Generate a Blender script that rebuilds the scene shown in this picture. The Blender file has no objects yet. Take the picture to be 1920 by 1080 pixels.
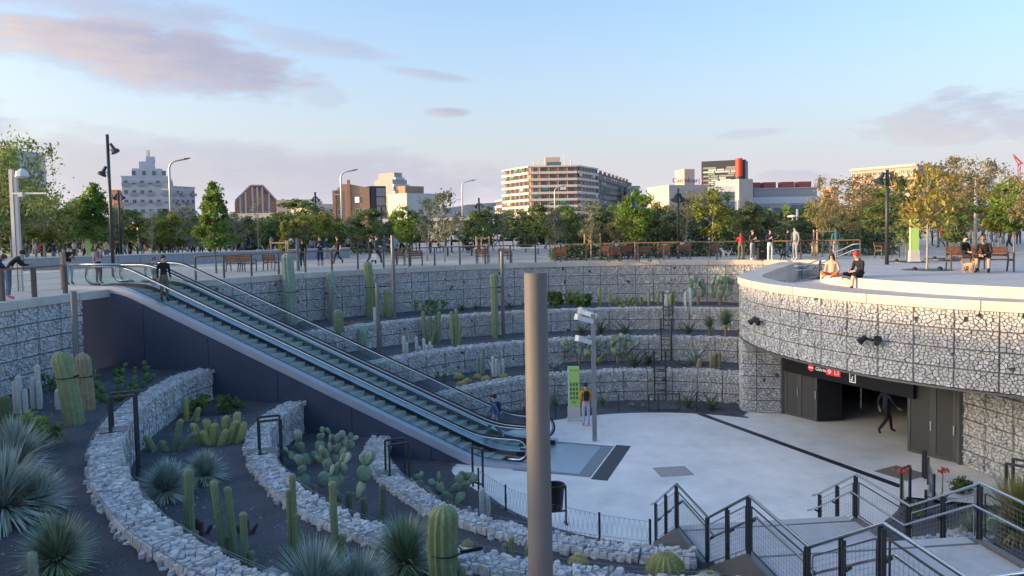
import bpy, math, random
from math import sin, cos, pi, radians as rad, sqrt, hypot, atan2, degrees
from mathutils import Vector, Matrix

# ------------------------------------------------------------------ camera, sky, sun, exposure
SC = bpy.context.scene
F_PX, Y0, HC, ROLL, HCAM = 1440.0, 500.0, 427.0, rad(1.1), 2.05
PITCH = math.atan((Y0 - HC) / F_PX)
cam_d = bpy.data.cameras.new('camera')
cam_d.sensor_width = 36.0
cam_d.lens = 36.0 * F_PX / 1920
cam_d.shift_y = (Y0 - 540) / 1920
cam_d.clip_end = 9000
cam_d.clip_start = 0.05
cam = bpy.data.objects.new('camera', cam_d)
SC.collection.objects.link(cam)
fw = Vector((0, cos(PITCH), -sin(PITCH)))
up0 = Vector((0, sin(PITCH), cos(PITCH)))
rt0 = Vector((1, 0, 0))
rt = rt0 * cos(ROLL) - up0 * sin(ROLL)
upv = up0 * cos(ROLL) + rt0 * sin(ROLL)
cam.matrix_world = Matrix(((rt.x, upv.x, -fw.x, 0), (rt.y, upv.y, -fw.y, 0), (rt.z, upv.z, -fw.z, HCAM), (0, 0, 0, 1)))
SC.camera = cam
SC.view_settings.view_transform = 'Standard'
SC.view_settings.look = 'None'
SC.view_settings.gamma = 1.0
SC.view_settings.exposure = 3.2
SC.cycles.use_denoising = True
try:
    SC.cycles.denoiser = 'OPENIMAGEDENOISE'
except Exception:
    pass
SC.cycles.max_bounces = 12
SC.cycles.diffuse_bounces = 8
SC.cycles.transparent_max_bounces = 24
SC.cycles.caustics_reflective = False
SC.cycles.caustics_refractive = False

SUN_EL = rad(5.2)
SUN_H = Vector((-0.988, -0.15, 0)).normalized()      # horizontal direction towards the sun
SUN_V = (SUN_H * cos(SUN_EL) + Vector((0, 0, sin(SUN_EL))))
sun_d = bpy.data.lights.new('sun', 'SUN')
sun_d.energy = 0.9
sun_d.angle = rad(0.53)
sun_d.color = (1.0, 0.66, 0.34)
sun = bpy.data.objects.new('sun', sun_d)
SC.collection.objects.link(sun)
sun.rotation_euler = SUN_V.to_track_quat('Z', 'Y').to_euler()

def ray(px, py):
    a = (px - 960) / F_PX; b = -(py - Y0) / F_PX
    A = a * cos(ROLL) + b * sin(ROLL); B = -a * sin(ROLL) + b * cos(ROLL)
    return Vector((A, cos(PITCH) + B * sin(PITCH), -sin(PITCH) + B * cos(PITCH)))
def at(px, py, z):
    v = ray(px, py); t = (z - HCAM) / v.z
    return Vector((v.x * t, v.y * t, z))
def atY(px, py, Y):
    v = ray(px, py)
    return Vector((v.x * Y / v.y, Y, HCAM + v.z * Y / v.y))
def proj(P):
    x, y, z = P[0], P[1], P[2] - HCAM
    D = y * cos(PITCH) - z * sin(PITCH); B = y * sin(PITCH) + z * cos(PITCH)
    if D < 0.1: return (-9999, -9999)
    x /= D; B /= D
    return (960 + F_PX * (x * cos(ROLL) - B * sin(ROLL)), Y0 - F_PX * (x * sin(ROLL) + B * cos(ROLL)))

world = bpy.data.worlds.new('World')
SC.world = world
world.use_nodes = True
def build_world():
    nt = world.node_tree; N = nt.nodes; L = nt.links
    N.clear()
    def math_(op, a, b=None, c=None, clamp=False):
        n = N.new('ShaderNodeMath'); n.operation = op; n.use_clamp = clamp
        for i, v in enumerate((a, b, c)):
            if v is None: continue
            if isinstance(v, (int, float)): n.inputs[i].default_value = v
            else: L.new(v, n.inputs[i])
        return n.outputs[0]
    out = N.new('ShaderNodeOutputWorld')
    sky = N.new('ShaderNodeTexSky'); sky.sky_type = 'NISHITA'; sky.sun_disc = False
    sky.sun_elevation = SUN_EL
    sky.sun_rotation = atan2(SUN_H.x, SUN_H.y)
    sky.air_density = 1.0; sky.dust_density = 8.0; sky.ozone_density = 2.8; sky.altitude = 20
    bg = N.new('ShaderNodeBackground'); bg.inputs[1].default_value = 0.10
    L.new(sky.outputs[0], bg.inputs[0])
    tc = N.new('ShaderNodeTexCoord')
    sp = N.new('ShaderNodeSeparateXYZ'); L.new(tc.outputs['Generated'], sp.inputs[0])
    az = math_('ARCTAN2', sp.outputs[0], sp.outputs[1])
    el = math_('ARCSINE', sp.outputs[2])
    cv = N.new('ShaderNodeCombineXYZ'); L.new(az, cv.inputs[0]); L.new(math_('MULTIPLY', el, 3.2), cv.inputs[1])
    def noise(scale, detail, rough, vec=None):
        n = N.new('ShaderNodeTexNoise'); n.inputs['Scale'].default_value = scale
        n.inputs['Detail'].default_value = detail; n.inputs['Roughness'].default_value = rough
        L.new(vec or cv.outputs[0], n.inputs['Vector']); return n.outputs['Fac']
    nz = noise(7.0, 7, 0.6)
    nfine = noise(22.0, 6, 0.6)
    nn = math_('ADD', math_('MULTIPLY', math_('SUBTRACT', nz, 0.5), 2.6), math_('MULTIPLY', math_('SUBTRACT', nfine, 0.5), 1.3))
    # clouds of that evening: (px, py, half width, half height, tilt, density, lumpiness)
    CL = [(275, 104, 300, 66, 0.10, 0.98, 0.8), (150, 8, 300, 34, 0.03, 0.6, 0.9), (590, 82, 165, 24, 0.14, 0.45, 0.9),
          (795, 138, 95, 11, 0.15, 0.5, 0.7), (838, 211, 50, 11, 0.02, 0.75, 0.45), (470, 325, 600, 62, 0.05, 0.5, 0.85),
          (1835, 222, 170, 42, -0.02, 0.6, 1.6), (1410, 250, 75, 11, -0.05, 0.3, 0.9), (1490, 332, 75, 14, 0.0, 0.35, 0.9),
          (590, 165, 60, 30, 0.4, 0.25, 1.2), (250, 262, 130, 22, 0.2, 0.22, 1.2), (-420, 180, 330, 60, 0.1, 0.6, 1.0), (2450, 150, 300, 50, -0.05, 0.5, 1.1)]
    tot = None; warm = None
    for (px, py, hw, hh, tilt, dens, lump) in CL:
        d0 = ray(px, py).normalized()
        a0 = atan2(d0.x, d0.y); e0 = math.asin(d0.z)
        da = math_('SUBTRACT', az, a0); de = math_('SUBTRACT', el, e0)
        ct, st = cos(-tilt), sin(-tilt)
        u = math_('ADD', math_('MULTIPLY', da, ct * F_PX / hw), math_('MULTIPLY', de, st * F_PX / hw))
        v = math_('ADD', math_('MULTIPLY', da, -st * F_PX / hh), math_('MULTIPLY', de, ct * F_PX / hh))
        d2 = math_('ADD', math_('MULTIPLY', u, u), math_('MULTIPLY', v, v))
        m = math_('ADD', math_('SUBTRACT', 1.0, d2), math_('MULTIPLY', nn, lump))
        sm = N.new('ShaderNodeMapRange'); sm.interpolation_type = 'SMOOTHSTEP'
        sm.inputs['From Min'].default_value = -0.10; sm.inputs['From Max'].default_value = 0.8
        L.new(m, sm.inputs['Value'])
        mm = math_('MULTIPLY', sm.outputs[0], dens)
        tot = mm if tot is None else math_('MAXIMUM', tot, mm)
        w = math_('MULTIPLY', mm, math_('ADD', 0.22, math_('ADD', math_('MULTIPLY', u, -0.45), math_('MULTIPLY', v, -0.30)), clamp=True))
        warm = w if warm is None else math_('MAXIMUM', warm, w)
    cmix = N.new('ShaderNodeMixRGB')
    cmix.inputs[1].default_value = (0.40, 0.41, 0.54, 1); cmix.inputs[2].default_value = (0.86, 0.71, 0.60, 1)
    L.new(math_('ADD', warm, math_('MULTIPLY', math_('SUBTRACT', nfine, 0.5), 0.6), clamp=True), cmix.inputs[0])
    bc = N.new('ShaderNodeBackground'); L.new(cmix.outputs[0], bc.inputs[0]); bc.inputs[1].default_value = 0.13
    # thin evening haze: a pale veil over the whole dome, thicker towards the horizon
    bh = N.new('ShaderNodeBackground'); bh.inputs[0].default_value = (1.0, 0.97, 1.10, 1)
    ex = math_('POWER', 2.718, math_('MULTIPLY', math_('MAXIMUM', el, 0.0), -6.5))
    L.new(math_('MULTIPLY', ex, 0.105), bh.inputs[1])
    hm = N.new('ShaderNodeAddShader'); L.new(bg.outputs[0], hm.inputs[0]); L.new(bh.outputs[0], hm.inputs[1]); bg = hm
    mx = N.new('ShaderNodeMixShader')
    L.new(tot, mx.inputs[0]); L.new(bg.outputs[0], mx.inputs[1]); L.new(bc.outputs[0], mx.inputs[2])
    L.new(mx.outputs[0], out.inputs[0])
    return bg, bc
BG, BC = build_world()

# ------------------------------------------------------------------ helpers
COL = SC.collection
RNG = random.Random(7)
_mats = {}
def M(name, col, rough=0.8, var=0.12, scale=4.0, bump=0.0, bscale=30.0, metal=0.0, spec=0.4, tone=None, stretch=None, var2=0.0, scale2=0.5, emit=0.0, coat=0.0, objvar=0.0, transl=0.0, stain=0.0):
    """procedural material: base colour broken up by one or two noises, optional bump, optional per-piece tone attribute"""
    if name in _mats: return _mats[name]
    m = bpy.data.materials.new(name); m.use_nodes = True
    nt = m.node_tree; N = nt.nodes; L = nt.links
    b = N['Principled BSDF']
    b.inputs['Roughness'].default_value = rough
    b.inputs['Metallic'].default_value = metal
    b.inputs['Specular IOR Level'].default_value = spec
    if coat: b.inputs['Coat Weight'].default_value = coat
    tc = N.new('ShaderNodeTexCoord'); src = tc.outputs['Object']
    if stretch:
        mp = N.new('ShaderNodeMapping'); mp.inputs['Scale'].default_value = stretch
        L.new(src, mp.inputs[0]); src = mp.outputs[0]
    def noise(s, d=5):
        n = N.new('ShaderNodeTexNoise'); n.inputs['Scale'].default_value = s; n.inputs['Detail'].default_value = d
        n.inputs['Roughness'].default_value = 0.62
        L.new(src, n.inputs['Vector']); return n.outputs['Fac']
    def mul(a, bsock):
        n = N.new('ShaderNodeMixRGB'); n.blend_type = 'MULTIPLY'; n.inputs[0].default_value = 1
        L.new(a, n.inputs[1]); L.new(bsock, n.inputs[2]); return n.outputs[0]
    def ramp(fac, lo, hi):
        n = N.new('ShaderNodeMapRange'); n.inputs['From Min'].default_value = 0.3; n.inputs['From Max'].default_value = 0.7
        n.inputs['To Min'].default_value = lo; n.inputs['To Max'].default_value = hi
        L.new(fac, n.inputs['Value']); return n.outputs[0]
    rgb = N.new('ShaderNodeRGB'); rgb.outputs[0].default_value = (*col, 1)
    c = rgb.outputs[0]
    if var: c = mul(c, ramp(noise(scale), 1 - var, 1 + var))
    if var2: c = mul(c, ramp(noise(scale2, 3), 1 - var2, 1 + var2))
    if stain:
        n_ = noise(0.75, 8); mr = N.new('ShaderNodeMapRange'); mr.inputs['From Min'].default_value = 0.52; mr.inputs['From Max'].default_value = 0.66
        mr.inputs['To Min'].default_value = 1.0; mr.inputs['To Max'].default_value = 1 - stain; L.new(n_, mr.inputs['Value']); c = mul(c, mr.outputs[0])
    if objvar:
        oi = N.new('ShaderNodeObjectInfo'); mr = N.new('ShaderNodeMapRange')
        mr.inputs['To Min'].default_value = 1 - objvar; mr.inputs['To Max'].default_value = 1 + objvar
        L.new(oi.outputs['Random'], mr.inputs['Value']); c = mul(c, mr.outputs[0])
    if tone:
        at_ = N.new('ShaderNodeAttribute'); at_.attribute_name = tone
        c = mul(c, at_.outputs['Color'])
    L.new(c, b.inputs['Base Color'])
    if bump:
        bn = N.new('ShaderNodeBump'); bn.inputs['Strength'].default_value = min(1.0, bump); bn.inputs['Distance'].default_value = 0.03
        L.new(noise(bscale), bn.inputs['Height']); L.new(bn.outputs[0], b.inputs['Normal'])
    if emit:
        L.new(c, b.inputs['Emission Color']); b.inputs['Emission Strength'].default_value = emit
    if transl:
        tr = N.new('ShaderNodeBsdfTranslucent'); L.new(c, tr.inputs[0])
        ms = N.new('ShaderNodeMixShader'); ms.inputs[0].default_value = transl
        L.new(b.outputs[0], ms.inputs[1]); L.new(tr.outputs[0], ms.inputs[2])
        L.new(ms.outputs[0], N['Material Output'].inputs[0])
    _mats[name] = m
    return m
def glass_mat(name, tint, rough=0.03, alpha=0.16):
    if name in _mats: return _mats[name]
    m = bpy.data.materials.new(name); m.use_nodes = True
    nt = m.node_tree; N = nt.nodes; L = nt.links; N.clear()
    out = N.new('ShaderNodeOutputMaterial')
    tr = N.new('ShaderNodeBsdfTransparent'); tr.inputs[0].default_value = (*tint, 1)
    gl = N.new('ShaderNodeBsdfGlossy'); gl.inputs['Roughness'].default_value = rough
    fr = N.new('ShaderNodeFresnel'); fr.inputs[0].default_value = 1.5
    ad = N.new('ShaderNodeMath'); ad.operation = 'ADD'; ad.inputs[1].default_value = alpha * 0.3
    L.new(fr.outputs[0], ad.inputs[0])
    mx = N.new('ShaderNodeMixShader'); L.new(ad.outputs[0], mx.inputs[0]); L.new(tr.outputs[0], mx.inputs[1]); L.new(gl.outputs[0], mx.inputs[2])
    L.new(mx.outputs[0], out.inputs[0])
    _mats[name] = m; return m

class MB:
    def __init__(s): s.v = []; s.f = []; s.mi = []; s.tone = None; s.cur = 0
    def add(s, vs, fs):
        o = len(s.v); s.v.extend([tuple(p) for p in vs]); s.f.extend([tuple(i + o for i in f) for f in fs]); s.mi.extend([s.cur] * len(fs)); return s
    def box(s, cx, cy, cz, dx, dy, dz, rz=0.0, M4=None):
        hx, hy, hz = dx / 2, dy / 2, dz / 2; c, q = cos(rz), sin(rz); P = []
        for x, y, z in ((-hx, -hy, -hz), (hx, -hy, -hz), (hx, hy, -hz), (-hx, hy, -hz), (-hx, -hy, hz), (hx, -hy, hz), (hx, hy, hz), (-hx, hy, hz)):
            P.append(Vector((cx + x * c - y * q, cy + x * q + y * c, cz + z)))
        if M4: P = [M4 @ p for p in P]
        return s.add(P, [(0, 3, 2, 1), (4, 5, 6, 7), (0, 1, 5, 4), (1, 2, 6, 5), (2, 3, 7, 6), (3, 0, 4, 7)])
    def obox(s, o, ax, ay, az, dx, dy, dz):
        """box with centre o and half-free axes (unit vectors ax, ay, az)"""
        P = []
        for x, y, z in ((-1, -1, -1), (1, -1, -1), (1, 1, -1), (-1, 1, -1), (-1, -1, 1), (1, -1, 1), (1, 1, 1), (-1, 1, 1)):
            P.append(Vector(o) + Vector(ax) * (x * dx / 2) + Vector(ay) * (y * dy / 2) + Vector(az) * (z * dz / 2))
        return s.add(P, [(0, 3, 2, 1), (4, 5, 6, 7), (0, 1, 5, 4), (1, 2, 6, 5), (2, 3, 7, 6), (3, 0, 4, 7)])
    def bar(s, a, b, w, h, upd=(0, 0, 1)):
        a, b = Vector(a), Vector(b); d = b - a; L = d.length
        if L < 1e-6: return s
        d /= L; upd = Vector(upd)
        if abs(d.dot(upd)) > .98: upd = Vector((0, 1, 0)) if abs(d.y) < .9 else Vector((1, 0, 0))
        sx = d.cross(upd).normalized(); uu = sx.cross(d).normalized()
        return s.obox((a + b) / 2, d, sx, uu, L, w, h)
    def tube(s, pts, r, n=8, cap=True):
        pts = [Vector(p) for p in pts]; k = len(pts)
        rs = r if isinstance(r, (list, tuple)) else [r] * k
        o = len(s.v); prev = None; V = []; Fc = []
        for i, p in enumerate(pts):
            d = (pts[min(i + 1, k - 1)] - pts[max(i - 1, 0)])
            d = d.normalized() if d.length > 1e-9 else Vector((0, 0, 1))
            if prev is None:
                a = Vector((1, 0, 0)) if abs(d.x) < .9 else Vector((0, 1, 0))
                x = d.cross(a).normalized()
            else:
                x = (prev - d * prev.dot(d)); x = x.normalized() if x.length > 1e-6 else d.orthogonal().normalized()
            prev = x; y = d.cross(x)
            for j in range(n):
                t = 2 * pi * j / n; V.append(p + (x * cos(t) + y * sin(t)) * rs[i])
        for i in range(k - 1):
            for j in range(n):
                Fc.append((i * n + j, i * n + (j + 1) % n, (i + 1) * n + (j + 1) % n, (i + 1) * n + j))
        if cap:
            Fc.append(tuple(reversed(range(n)))); Fc.append(tuple((k - 1) * n + j for j in range(n)))
        return s.add(V, Fc)
    def lathe(s, prof, cx=0, cy=0, cz=0, n=16, rib=0.0, ribs=0, M4=None, cap=True):
        """profile [(r,z)...]; ribs>0 modulates the radius"""
        V = []; Fc = []; k = len(prof)
        for r, z in prof:
            for j in range(n):
                t = 2 * pi * j / n; rr = r
                if ribs: rr = r * (1 + rib * (1 if (j % 2 == 0) else -1)) if n == 2 * ribs else r * (1 + rib * cos(ribs * t))
                p = Vector((cx + rr * cos(t), cy + rr * sin(t), cz + z))
                V.append(M4 @ p if M4 else p)
        for i in range(k - 1):
            for j in range(n):
                Fc.append((i * n + j, i * n + (j + 1) % n, (i + 1) * n + (j + 1) % n, (i + 1) * n + j))
        if cap:
            Fc.append(tuple(reversed(range(n)))); Fc.append(tuple((k - 1) * n + j for j in range(n)))
        return s.add(V, Fc)
    def prism(s, poly, z0, z1, top=True, bottom=True):
        """vertical prism over a plan polygon; z0/z1 numbers or per-vertex lists"""
        k = len(poly)
        a = z0 if isinstance(z0, (list, tuple)) else [z0] * k
        b = z1 if isinstance(z1, (list, tuple)) else [z1] * k
        V = [(p[0], p[1], a[i]) for i, p in enumerate(poly)] + [(p[0], p[1], b[i]) for i, p in enumerate(poly)]
        Fc = [(i, (i + 1) % k, k + (i + 1) % k, k + i) for i in range(k)]
        if bottom: Fc.append(tuple(reversed(range(k))))
        if top: Fc.append(tuple(range(k, 2 * k)))
        return s.add(V, Fc)
    def slab(s, A, B, z0, z1):
        """strip between two plan polylines A and B (same count), closed solid from z0 to z1 (numbers or functions of index)"""
        k = len(A); f0 = z0 if callable(z0) else (lambda i: z0); f1 = z1 if callable(z1) else (lambda i: z1)
        V = []
        for i in range(k):
            V += [(A[i][0], A[i][1], f0(i)), (B[i][0], B[i][1], f0(i)), (B[i][0], B[i][1], f1(i)), (A[i][0], A[i][1], f1(i))]
        Fc = []
        for i in range(k - 1):
            o = 4 * i
            for j in range(4):
                Fc.append((o + j, o + (j + 1) % 4, o + 4 + (j + 1) % 4, o + 4 + j))
        Fc.append((3, 2, 1, 0)); o = 4 * (k - 1); Fc.append((o, o + 1, o + 2, o + 3))
        return s.add(V, Fc)
    def build(s, name, mat, parent=None, smooth=False, origin=None, tones=None):
        me = bpy.data.meshes.new(name)
        if origin is not None:
            ox, oy, oz = origin; vs = [(x - ox, y - oy, z - oz) for x, y, z in s.v]
        else: vs = s.v
        me.from_pydata(vs, [], s.f)
        mats = mat if isinstance(mat, (list, tuple)) else [mat]
        for m in mats: me.materials.append(m)
        if len(mats) > 1: me.polygons.foreach_set('material_index', s.mi)
        if smooth: me.polygons.foreach_set('use_smooth', [True] * len(me.polygons))
        if tones:
            ca = me.color_attributes.new('tone', 'FLOAT_COLOR', 'POINT')
            ca.data.foreach_set('color', tones)
        me.update()
        o = bpy.data.objects.new(name, me); COL.objects.link(o)
        if parent is not None:
            o.parent = parent
        elif origin is not None: o.location = origin
        return o
def tag(o, label, cat, group=None):
    o['label'] = label; o['category'] = cat
    if group: o['group'] = group
    return o
def thing(name, label, cat, loc=(0, 0, 0), rz=0.0, group=None):
    o = bpy.data.objects.new(name, None); COL.objects.link(o)
    o.empty_display_size = 0.3
    o.location = loc; o.rotation_euler = (0, 0, rz)
    return tag(o, label, cat, group)
def struct(o): o['kind'] = 'structure'; return o
def copy_tree(o, parent=None):
    c = o.copy(); COL.objects.link(c); c.parent = parent
    for ch in list(o.children): copy_tree(ch, c)
    return c
def fix_normals(o):
    import bmesh
    bm = bmesh.new(); bm.from_mesh(o.data); bmesh.ops.recalc_face_normals(bm, faces=bm.faces); bm.to_mesh(o.data); bm.free(); return o
# ------------------------------------------------------------------ materials
STONE = M('limestone_rubble', (0.52, 0.522, 0.53), 0.9, 0.10, 9, 0.5, 40, tone='tone')
CORE = M('gabion_core', (0.14, 0.142, 0.148), 0.95, 0.3, 8)
WIRE = M('cage_wire', (0.22, 0.225, 0.23), 0.5, 0.1, 5, metal=0.6)
SOIL = M('volcanic_gravel', (0.088, 0.092, 0.108), 0.95, 0.45, 30, 1.0, 70, var2=0.22, scale2=0.7)
CONC = M('pale_concrete', (0.55, 0.54, 0.53), 0.75, 0.06, 2.2, 0.12, 25, var2=0.10, scale2=0.45)
COPING = M('coping_concrete', (0.50, 0.475, 0.44), 0.8, 0.07, 3, 0.15, 40, var2=0.08, scale2=.8, stain=.15)
SAND = M('sandy_ground', (0.50, 0.45, 0.385), 0.95, 0.08, 3, 0.25, 50, var2=0.1, scale2=0.15)
DECKC = M('deck_concrete', (0.46, 0.455, 0.45), 0.85, 0.06, 2.5, 0.12, 30, var2=0.08, scale2=0.35, stain=.12)
FLOORC = M('pit_floor_concrete', (0.77, 0.75, 0.72), 0.62, 0.07, 1.6, 0.06, 30, var2=0.12, scale2=0.33, stain=0.09)
DARKSTEEL = M('dark_steel', (0.055, 0.058, 0.065), 0.45, 0.1, 6, metal=0.4)
GREYSTEEL = M('grey_paint_steel', (0.13, 0.13, 0.135), 0.42, 0.06, 3, metal=0.2, spec=0.5)
STAIN = M('stainless_steel', (0.62, 0.63, 0.65), 0.22, 0.05, 6, metal=1.0)
ALU = M('aluminium', (0.55, 0.57, 0.60), 0.35, 0.04, 5, metal=0.8)
BLACK = M('black_plastic', (0.015, 0.015, 0.018), 0.5, 0.1)
WOODR = M('rail_wood', (0.24, 0.125, 0.07), 0.6, 0.25, 3, 0.2, 60, stretch=(8, 8, 1))
CORTEN = M('brown_paint', (0.15, 0.10, 0.085), 0.6, 0.1)

C = Vector((5.0, 23.3, 0))
def PC(deg, R): return (C.x + R * cos(rad(deg)), C.y + R * sin(rad(deg)))
R1, R2, R3, R4 = 20.9, 16.2, 12.4, 9.1
ZT = [-2.35, -3.3, -4.25, -5.38]
ZF = -5.4
EA = Vector((-14.59, 28.51, 0)); EU = Vector((0.943, -0.334, 0)).normalized(); EN = Vector((-EU.y, EU.x, 0))
def esc_sd(p): return (Vector((p[0], p[1], 0)) - EA).dot(EN)
def drop(deg):
    t = 0.0 if deg < 158 else max(0.0, min(1.0, (232 - deg) / 62.0))
    return 0.55 * t * t * (3 - 2 * t)
def _tab_(d, T):
    if d <= T[0][0]: return T[0][1]
    for (a, x), (b, y) in zip(T, T[1:]):
        if d <= b:
            u = (d - a) / (b - a); u = u * u * (3 - 2 * u) * .5 + u * .5; return x + (y - x) * u
    return T[-1][1]
RT = [[(171, 16.2), (182, 15.66), (192, 15.32), (202, 15.14), (212, 15.22), (222, 15.5), (232, 15.86), (240, 16.1), (250, 16.2)],
      [(172, 12.45), (184, 12.2), (200, 11.9), (213, 11.98), (222, 12.19), (230, 12.36), (242, 12.4)],
      [(173, 9.2), (185, 8.85), (196, 8.7), (211, 8.76), (226, 9.1), (240, 9.1)]]
def Rw(lev, deg):
    """inner radius of a terrace wall; the near side bulges inwards a little"""
    if deg < 158 or deg > 262: return (R2, R3, R4)[lev]
    return _tab_(deg, RT[lev])
def Rf(deg):
    d = deg % 360
    if d > 180: return 6.25 if d > 200 else 6.25 + (200 - d) / 20 * 0.75
    return 7.0

# ------------------------------------------------------------------ plaza and pit ground
OUTR = [(16.9, 41.3), (12.9, 31.3), (11.1, 27.6), (11.0, 25.3), (11.6, 23.3), (12.7, 21.3), (14.2, 19.6), (17.0, 17.2), (22.0, 13.2)]
def build_ground():
    inner = [PC(a, R1 + 0.45) for a in range(57, 326, 3)]
    # right-hand side from the near rim round to the pocket, listed counter-clockwise
    inner = [p for p in reversed(OUTR)] + [(x, y) for x, y in inner]
    ang = [atan2(p[1] - C.y, p[0] - C.x) for p in inner]
    mb = MB(); n = len(inner)
    rings = [None, 26, 34, 48, 75, 120, 220, 600, 3500]
    for r in rings:
        for i, p in enumerate(inner):
            if r is None: mb.v.append((p[0], p[1], 0.0))
            else:
                a = ang[i]; mb.v.append((C.x + r * cos(a), C.y + r * sin(a), 0.0))
    for k in range(len(rings) - 1):
        for i in range(n):
            j = (i + 1) % n
            mb.f.append((k * n + i, k * n + j, (k + 1) * n + j, (k + 1) * n + i)); mb.mi.append(0)
    struct(mb.build('plaza_ground', SAND))
    # pit floor: concrete sheet running under the entrance
    mb = MB(); pts = []
    for a in range(0, 360, 4):
        d = a if a <= 180 else a
        inb = (a < 60 or a > 334)
        pts.append(PC(a, 16.5 if inb else Rf(a)))
    V = [(C.x, C.y, ZF)] + [(x, y, ZF) for x, y in pts]
    mb.add(V, [(0, 1 + i, 1 + (i + 1) % len(pts)) for i in range(len(pts))])
    struct(mb.build('pit_floor', FLOORC))
    mb = MB(); mb.prism([PC(a, 22.5) for a in range(0, 360, 10)], -6.2, -5.62); struct(fix_normals(mb.build('pit_subsoil', SOIL)))
    # edging kerb of the floor
    for a0, a1 in ((56, 178), (199, 258), (290, 326)):
        mb = MB(); A = [PC(a, Rf(a) - 0.06) for a in range(a0, a1 + 1, 3)]; B = [PC(a, Rf(a) + 0.08) for a in range(a0, a1 + 1, 3)]
        mb.slab(A, B, ZF - 0.2, ZF + 0.03); struct(fix_normals(mb.build('kerb', M('kerb_steel', (0.10, 0.10, 0.11), 0.6))))
    # terrace soils, each a ring with slightly raked, uneven gravel
    rnd = random.Random(3)
    def ring(Ra, Rb, z, a0, a1, lev):
        mb = MB(); nr = max(3, int((Rb - Ra) / 0.35)); na = int((a1 - a0) * rad(1) * (Ra + Rb) / 2 / 0.4)
        for i in range(na + 1):
            a = a0 + (a1 - a0) * i / na
            for j in range(nr + 1):
                ra = Rw(lev, a) + .3; rb = R1 + .1 if lev == 0 else Rw(lev - 1, a) + .15
                R = ra + (rb - ra) * j / nr
                x, y = PC(a, R)
                mb.v.append((x, y, z - drop(a) + rnd.uniform(-.025, .025)))
        for i in range(na):
            for j in range(nr):
                o = i * (nr + 1) + j; mb.f.append((o, o + 1, o + nr + 2, o + nr + 1)); mb.mi.append(0)
        struct(mb.build('terrace_soil', SOIL, smooth=True))
    def stair_angles(R):   # angles where the ring is cut by the stair (x 3.35..7.6)
        return 270 - degrees(math.asin((C.x - 3.45) / R)), 270 + degrees(math.asin((7.5 - C.x) / R))
    for lev, (Ra, Rb) in enumerate(((R2 + .3, R1 + .1), (R3 + .3, R2 + .1), (R4 + .3, R3 + .1))):
        s0, s1 = stair_angles((Ra + Rb) / 2)
        ring(Ra, Rb, ZT[lev], 46, 157.9, lev); ring(Ra, Rb, ZT[lev], 158.1, s0, lev); ring(Ra, Rb, ZT[lev], s1, 330, lev)
    s0, s1 = stair_angles(8.0)
    class _R: pass
    for a0, a1 in ((58, 196), (196, s0), (s1, 330)):
        mb = MB(); na = int(a1 - a0)
        for i in range(na + 1):
            a = a0 + (a1 - a0) * i / na
            for j in range(6):
                r0 = Rf(a); R = r0 + (Rw(2, a) + .15 - r0) * j / 5; x, y = PC(a, R); mb.v.append((x, y, ZT[3] + rnd.uniform(-.02, .03)))
        for i in range(na):
            for j in range(5):
                o = i * 6 + j; mb.f.append((o, o + 1, o + 7, o + 6)); mb.mi.append(0)
        struct(mb.build('terrace_soil', SOIL, smooth=True))
    # coping of the pit rim, cast in segments about 3 m long
    t = thing('rim_coping', 'pale concrete coping along the rim of the sunken garden', 'coping', (0, 0, 0))
    a = 57.0
    while a < 322:
        b = a + 8.0
        if not (150 < (a + b) / 2 < 166 and False):
            N_ = 5; A = [PC(a + 0.03 + (b - a - .06) * i / N_, R1 - 0.1) for i in range(N_ + 1)]; B = [PC(a + .03 + (b - a - .06) * i / N_, R1 + 0.5) for i in range(N_ + 1)]
            mb = MB(); mb.slab(A, B, -0.25, 0.03); fix_normals(mb.build('coping_segment', COPING, t))
        a = b
build_ground()

# ------------------------------------------------------------------ gabions
def clip_half(poly, nx, ny, d):
    """keep the part with nx*x+ny*y <= d"""
    out = []; k = len(poly)
    for i in range(k):
        p, q = poly[i], poly[(i + 1) % k]
        a = nx * p[0] + ny * p[1] - d; b = nx * q[0] + ny * q[1] - d
        if a <= 0: out.append(p)
        if (a < 0 < b) or (b < 0 < a):
            t = a / (a - b); out.append((p[0] + (q[0] - p[0]) * t, p[1] + (q[1] - p[1]) * t))
    return out
def cells(w, h, cell, rnd):
    nx = max(1, round(w / (cell * 1.18))); ny = max(1, round(h / (cell * 0.86)))
    S = []
    for j in range(ny):
        k = max(1, nx + rnd.choice((-1, 0, 0, 0, 1)))
        for i in range(k):
            S.append(((i + .5 + rnd.uniform(-.38, .38) + (.25 if j % 2 else -.25) * (k > 1)) * w / k, (j + .5 + rnd.uniform(-.34, .34)) * h / ny))
    S = [q for q in S if rnd.random() > .13] + [(rnd.uniform(0, w), rnd.uniform(0, h)) for _ in range(max(1, int(len(S) * .13)))]
    res = []
    lim = (cell * 3.4) ** 2
    for i, (x, y) in enumerate(S):
        poly = [(0, 0), (w, 0), (w, h), (0, h)]
        for j, (a, b) in enumerate(S):
            if i == j: continue
            dx, dy = a - x, b - y
            if dx * dx + dy * dy > lim: continue
            poly = clip_half(poly, dx, dy, dx * (a + x) / 2 + dy * (b + y) / 2)
            if len(poly) < 3: break
        if len(poly) >= 3: res.append(poly)
    return res
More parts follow.
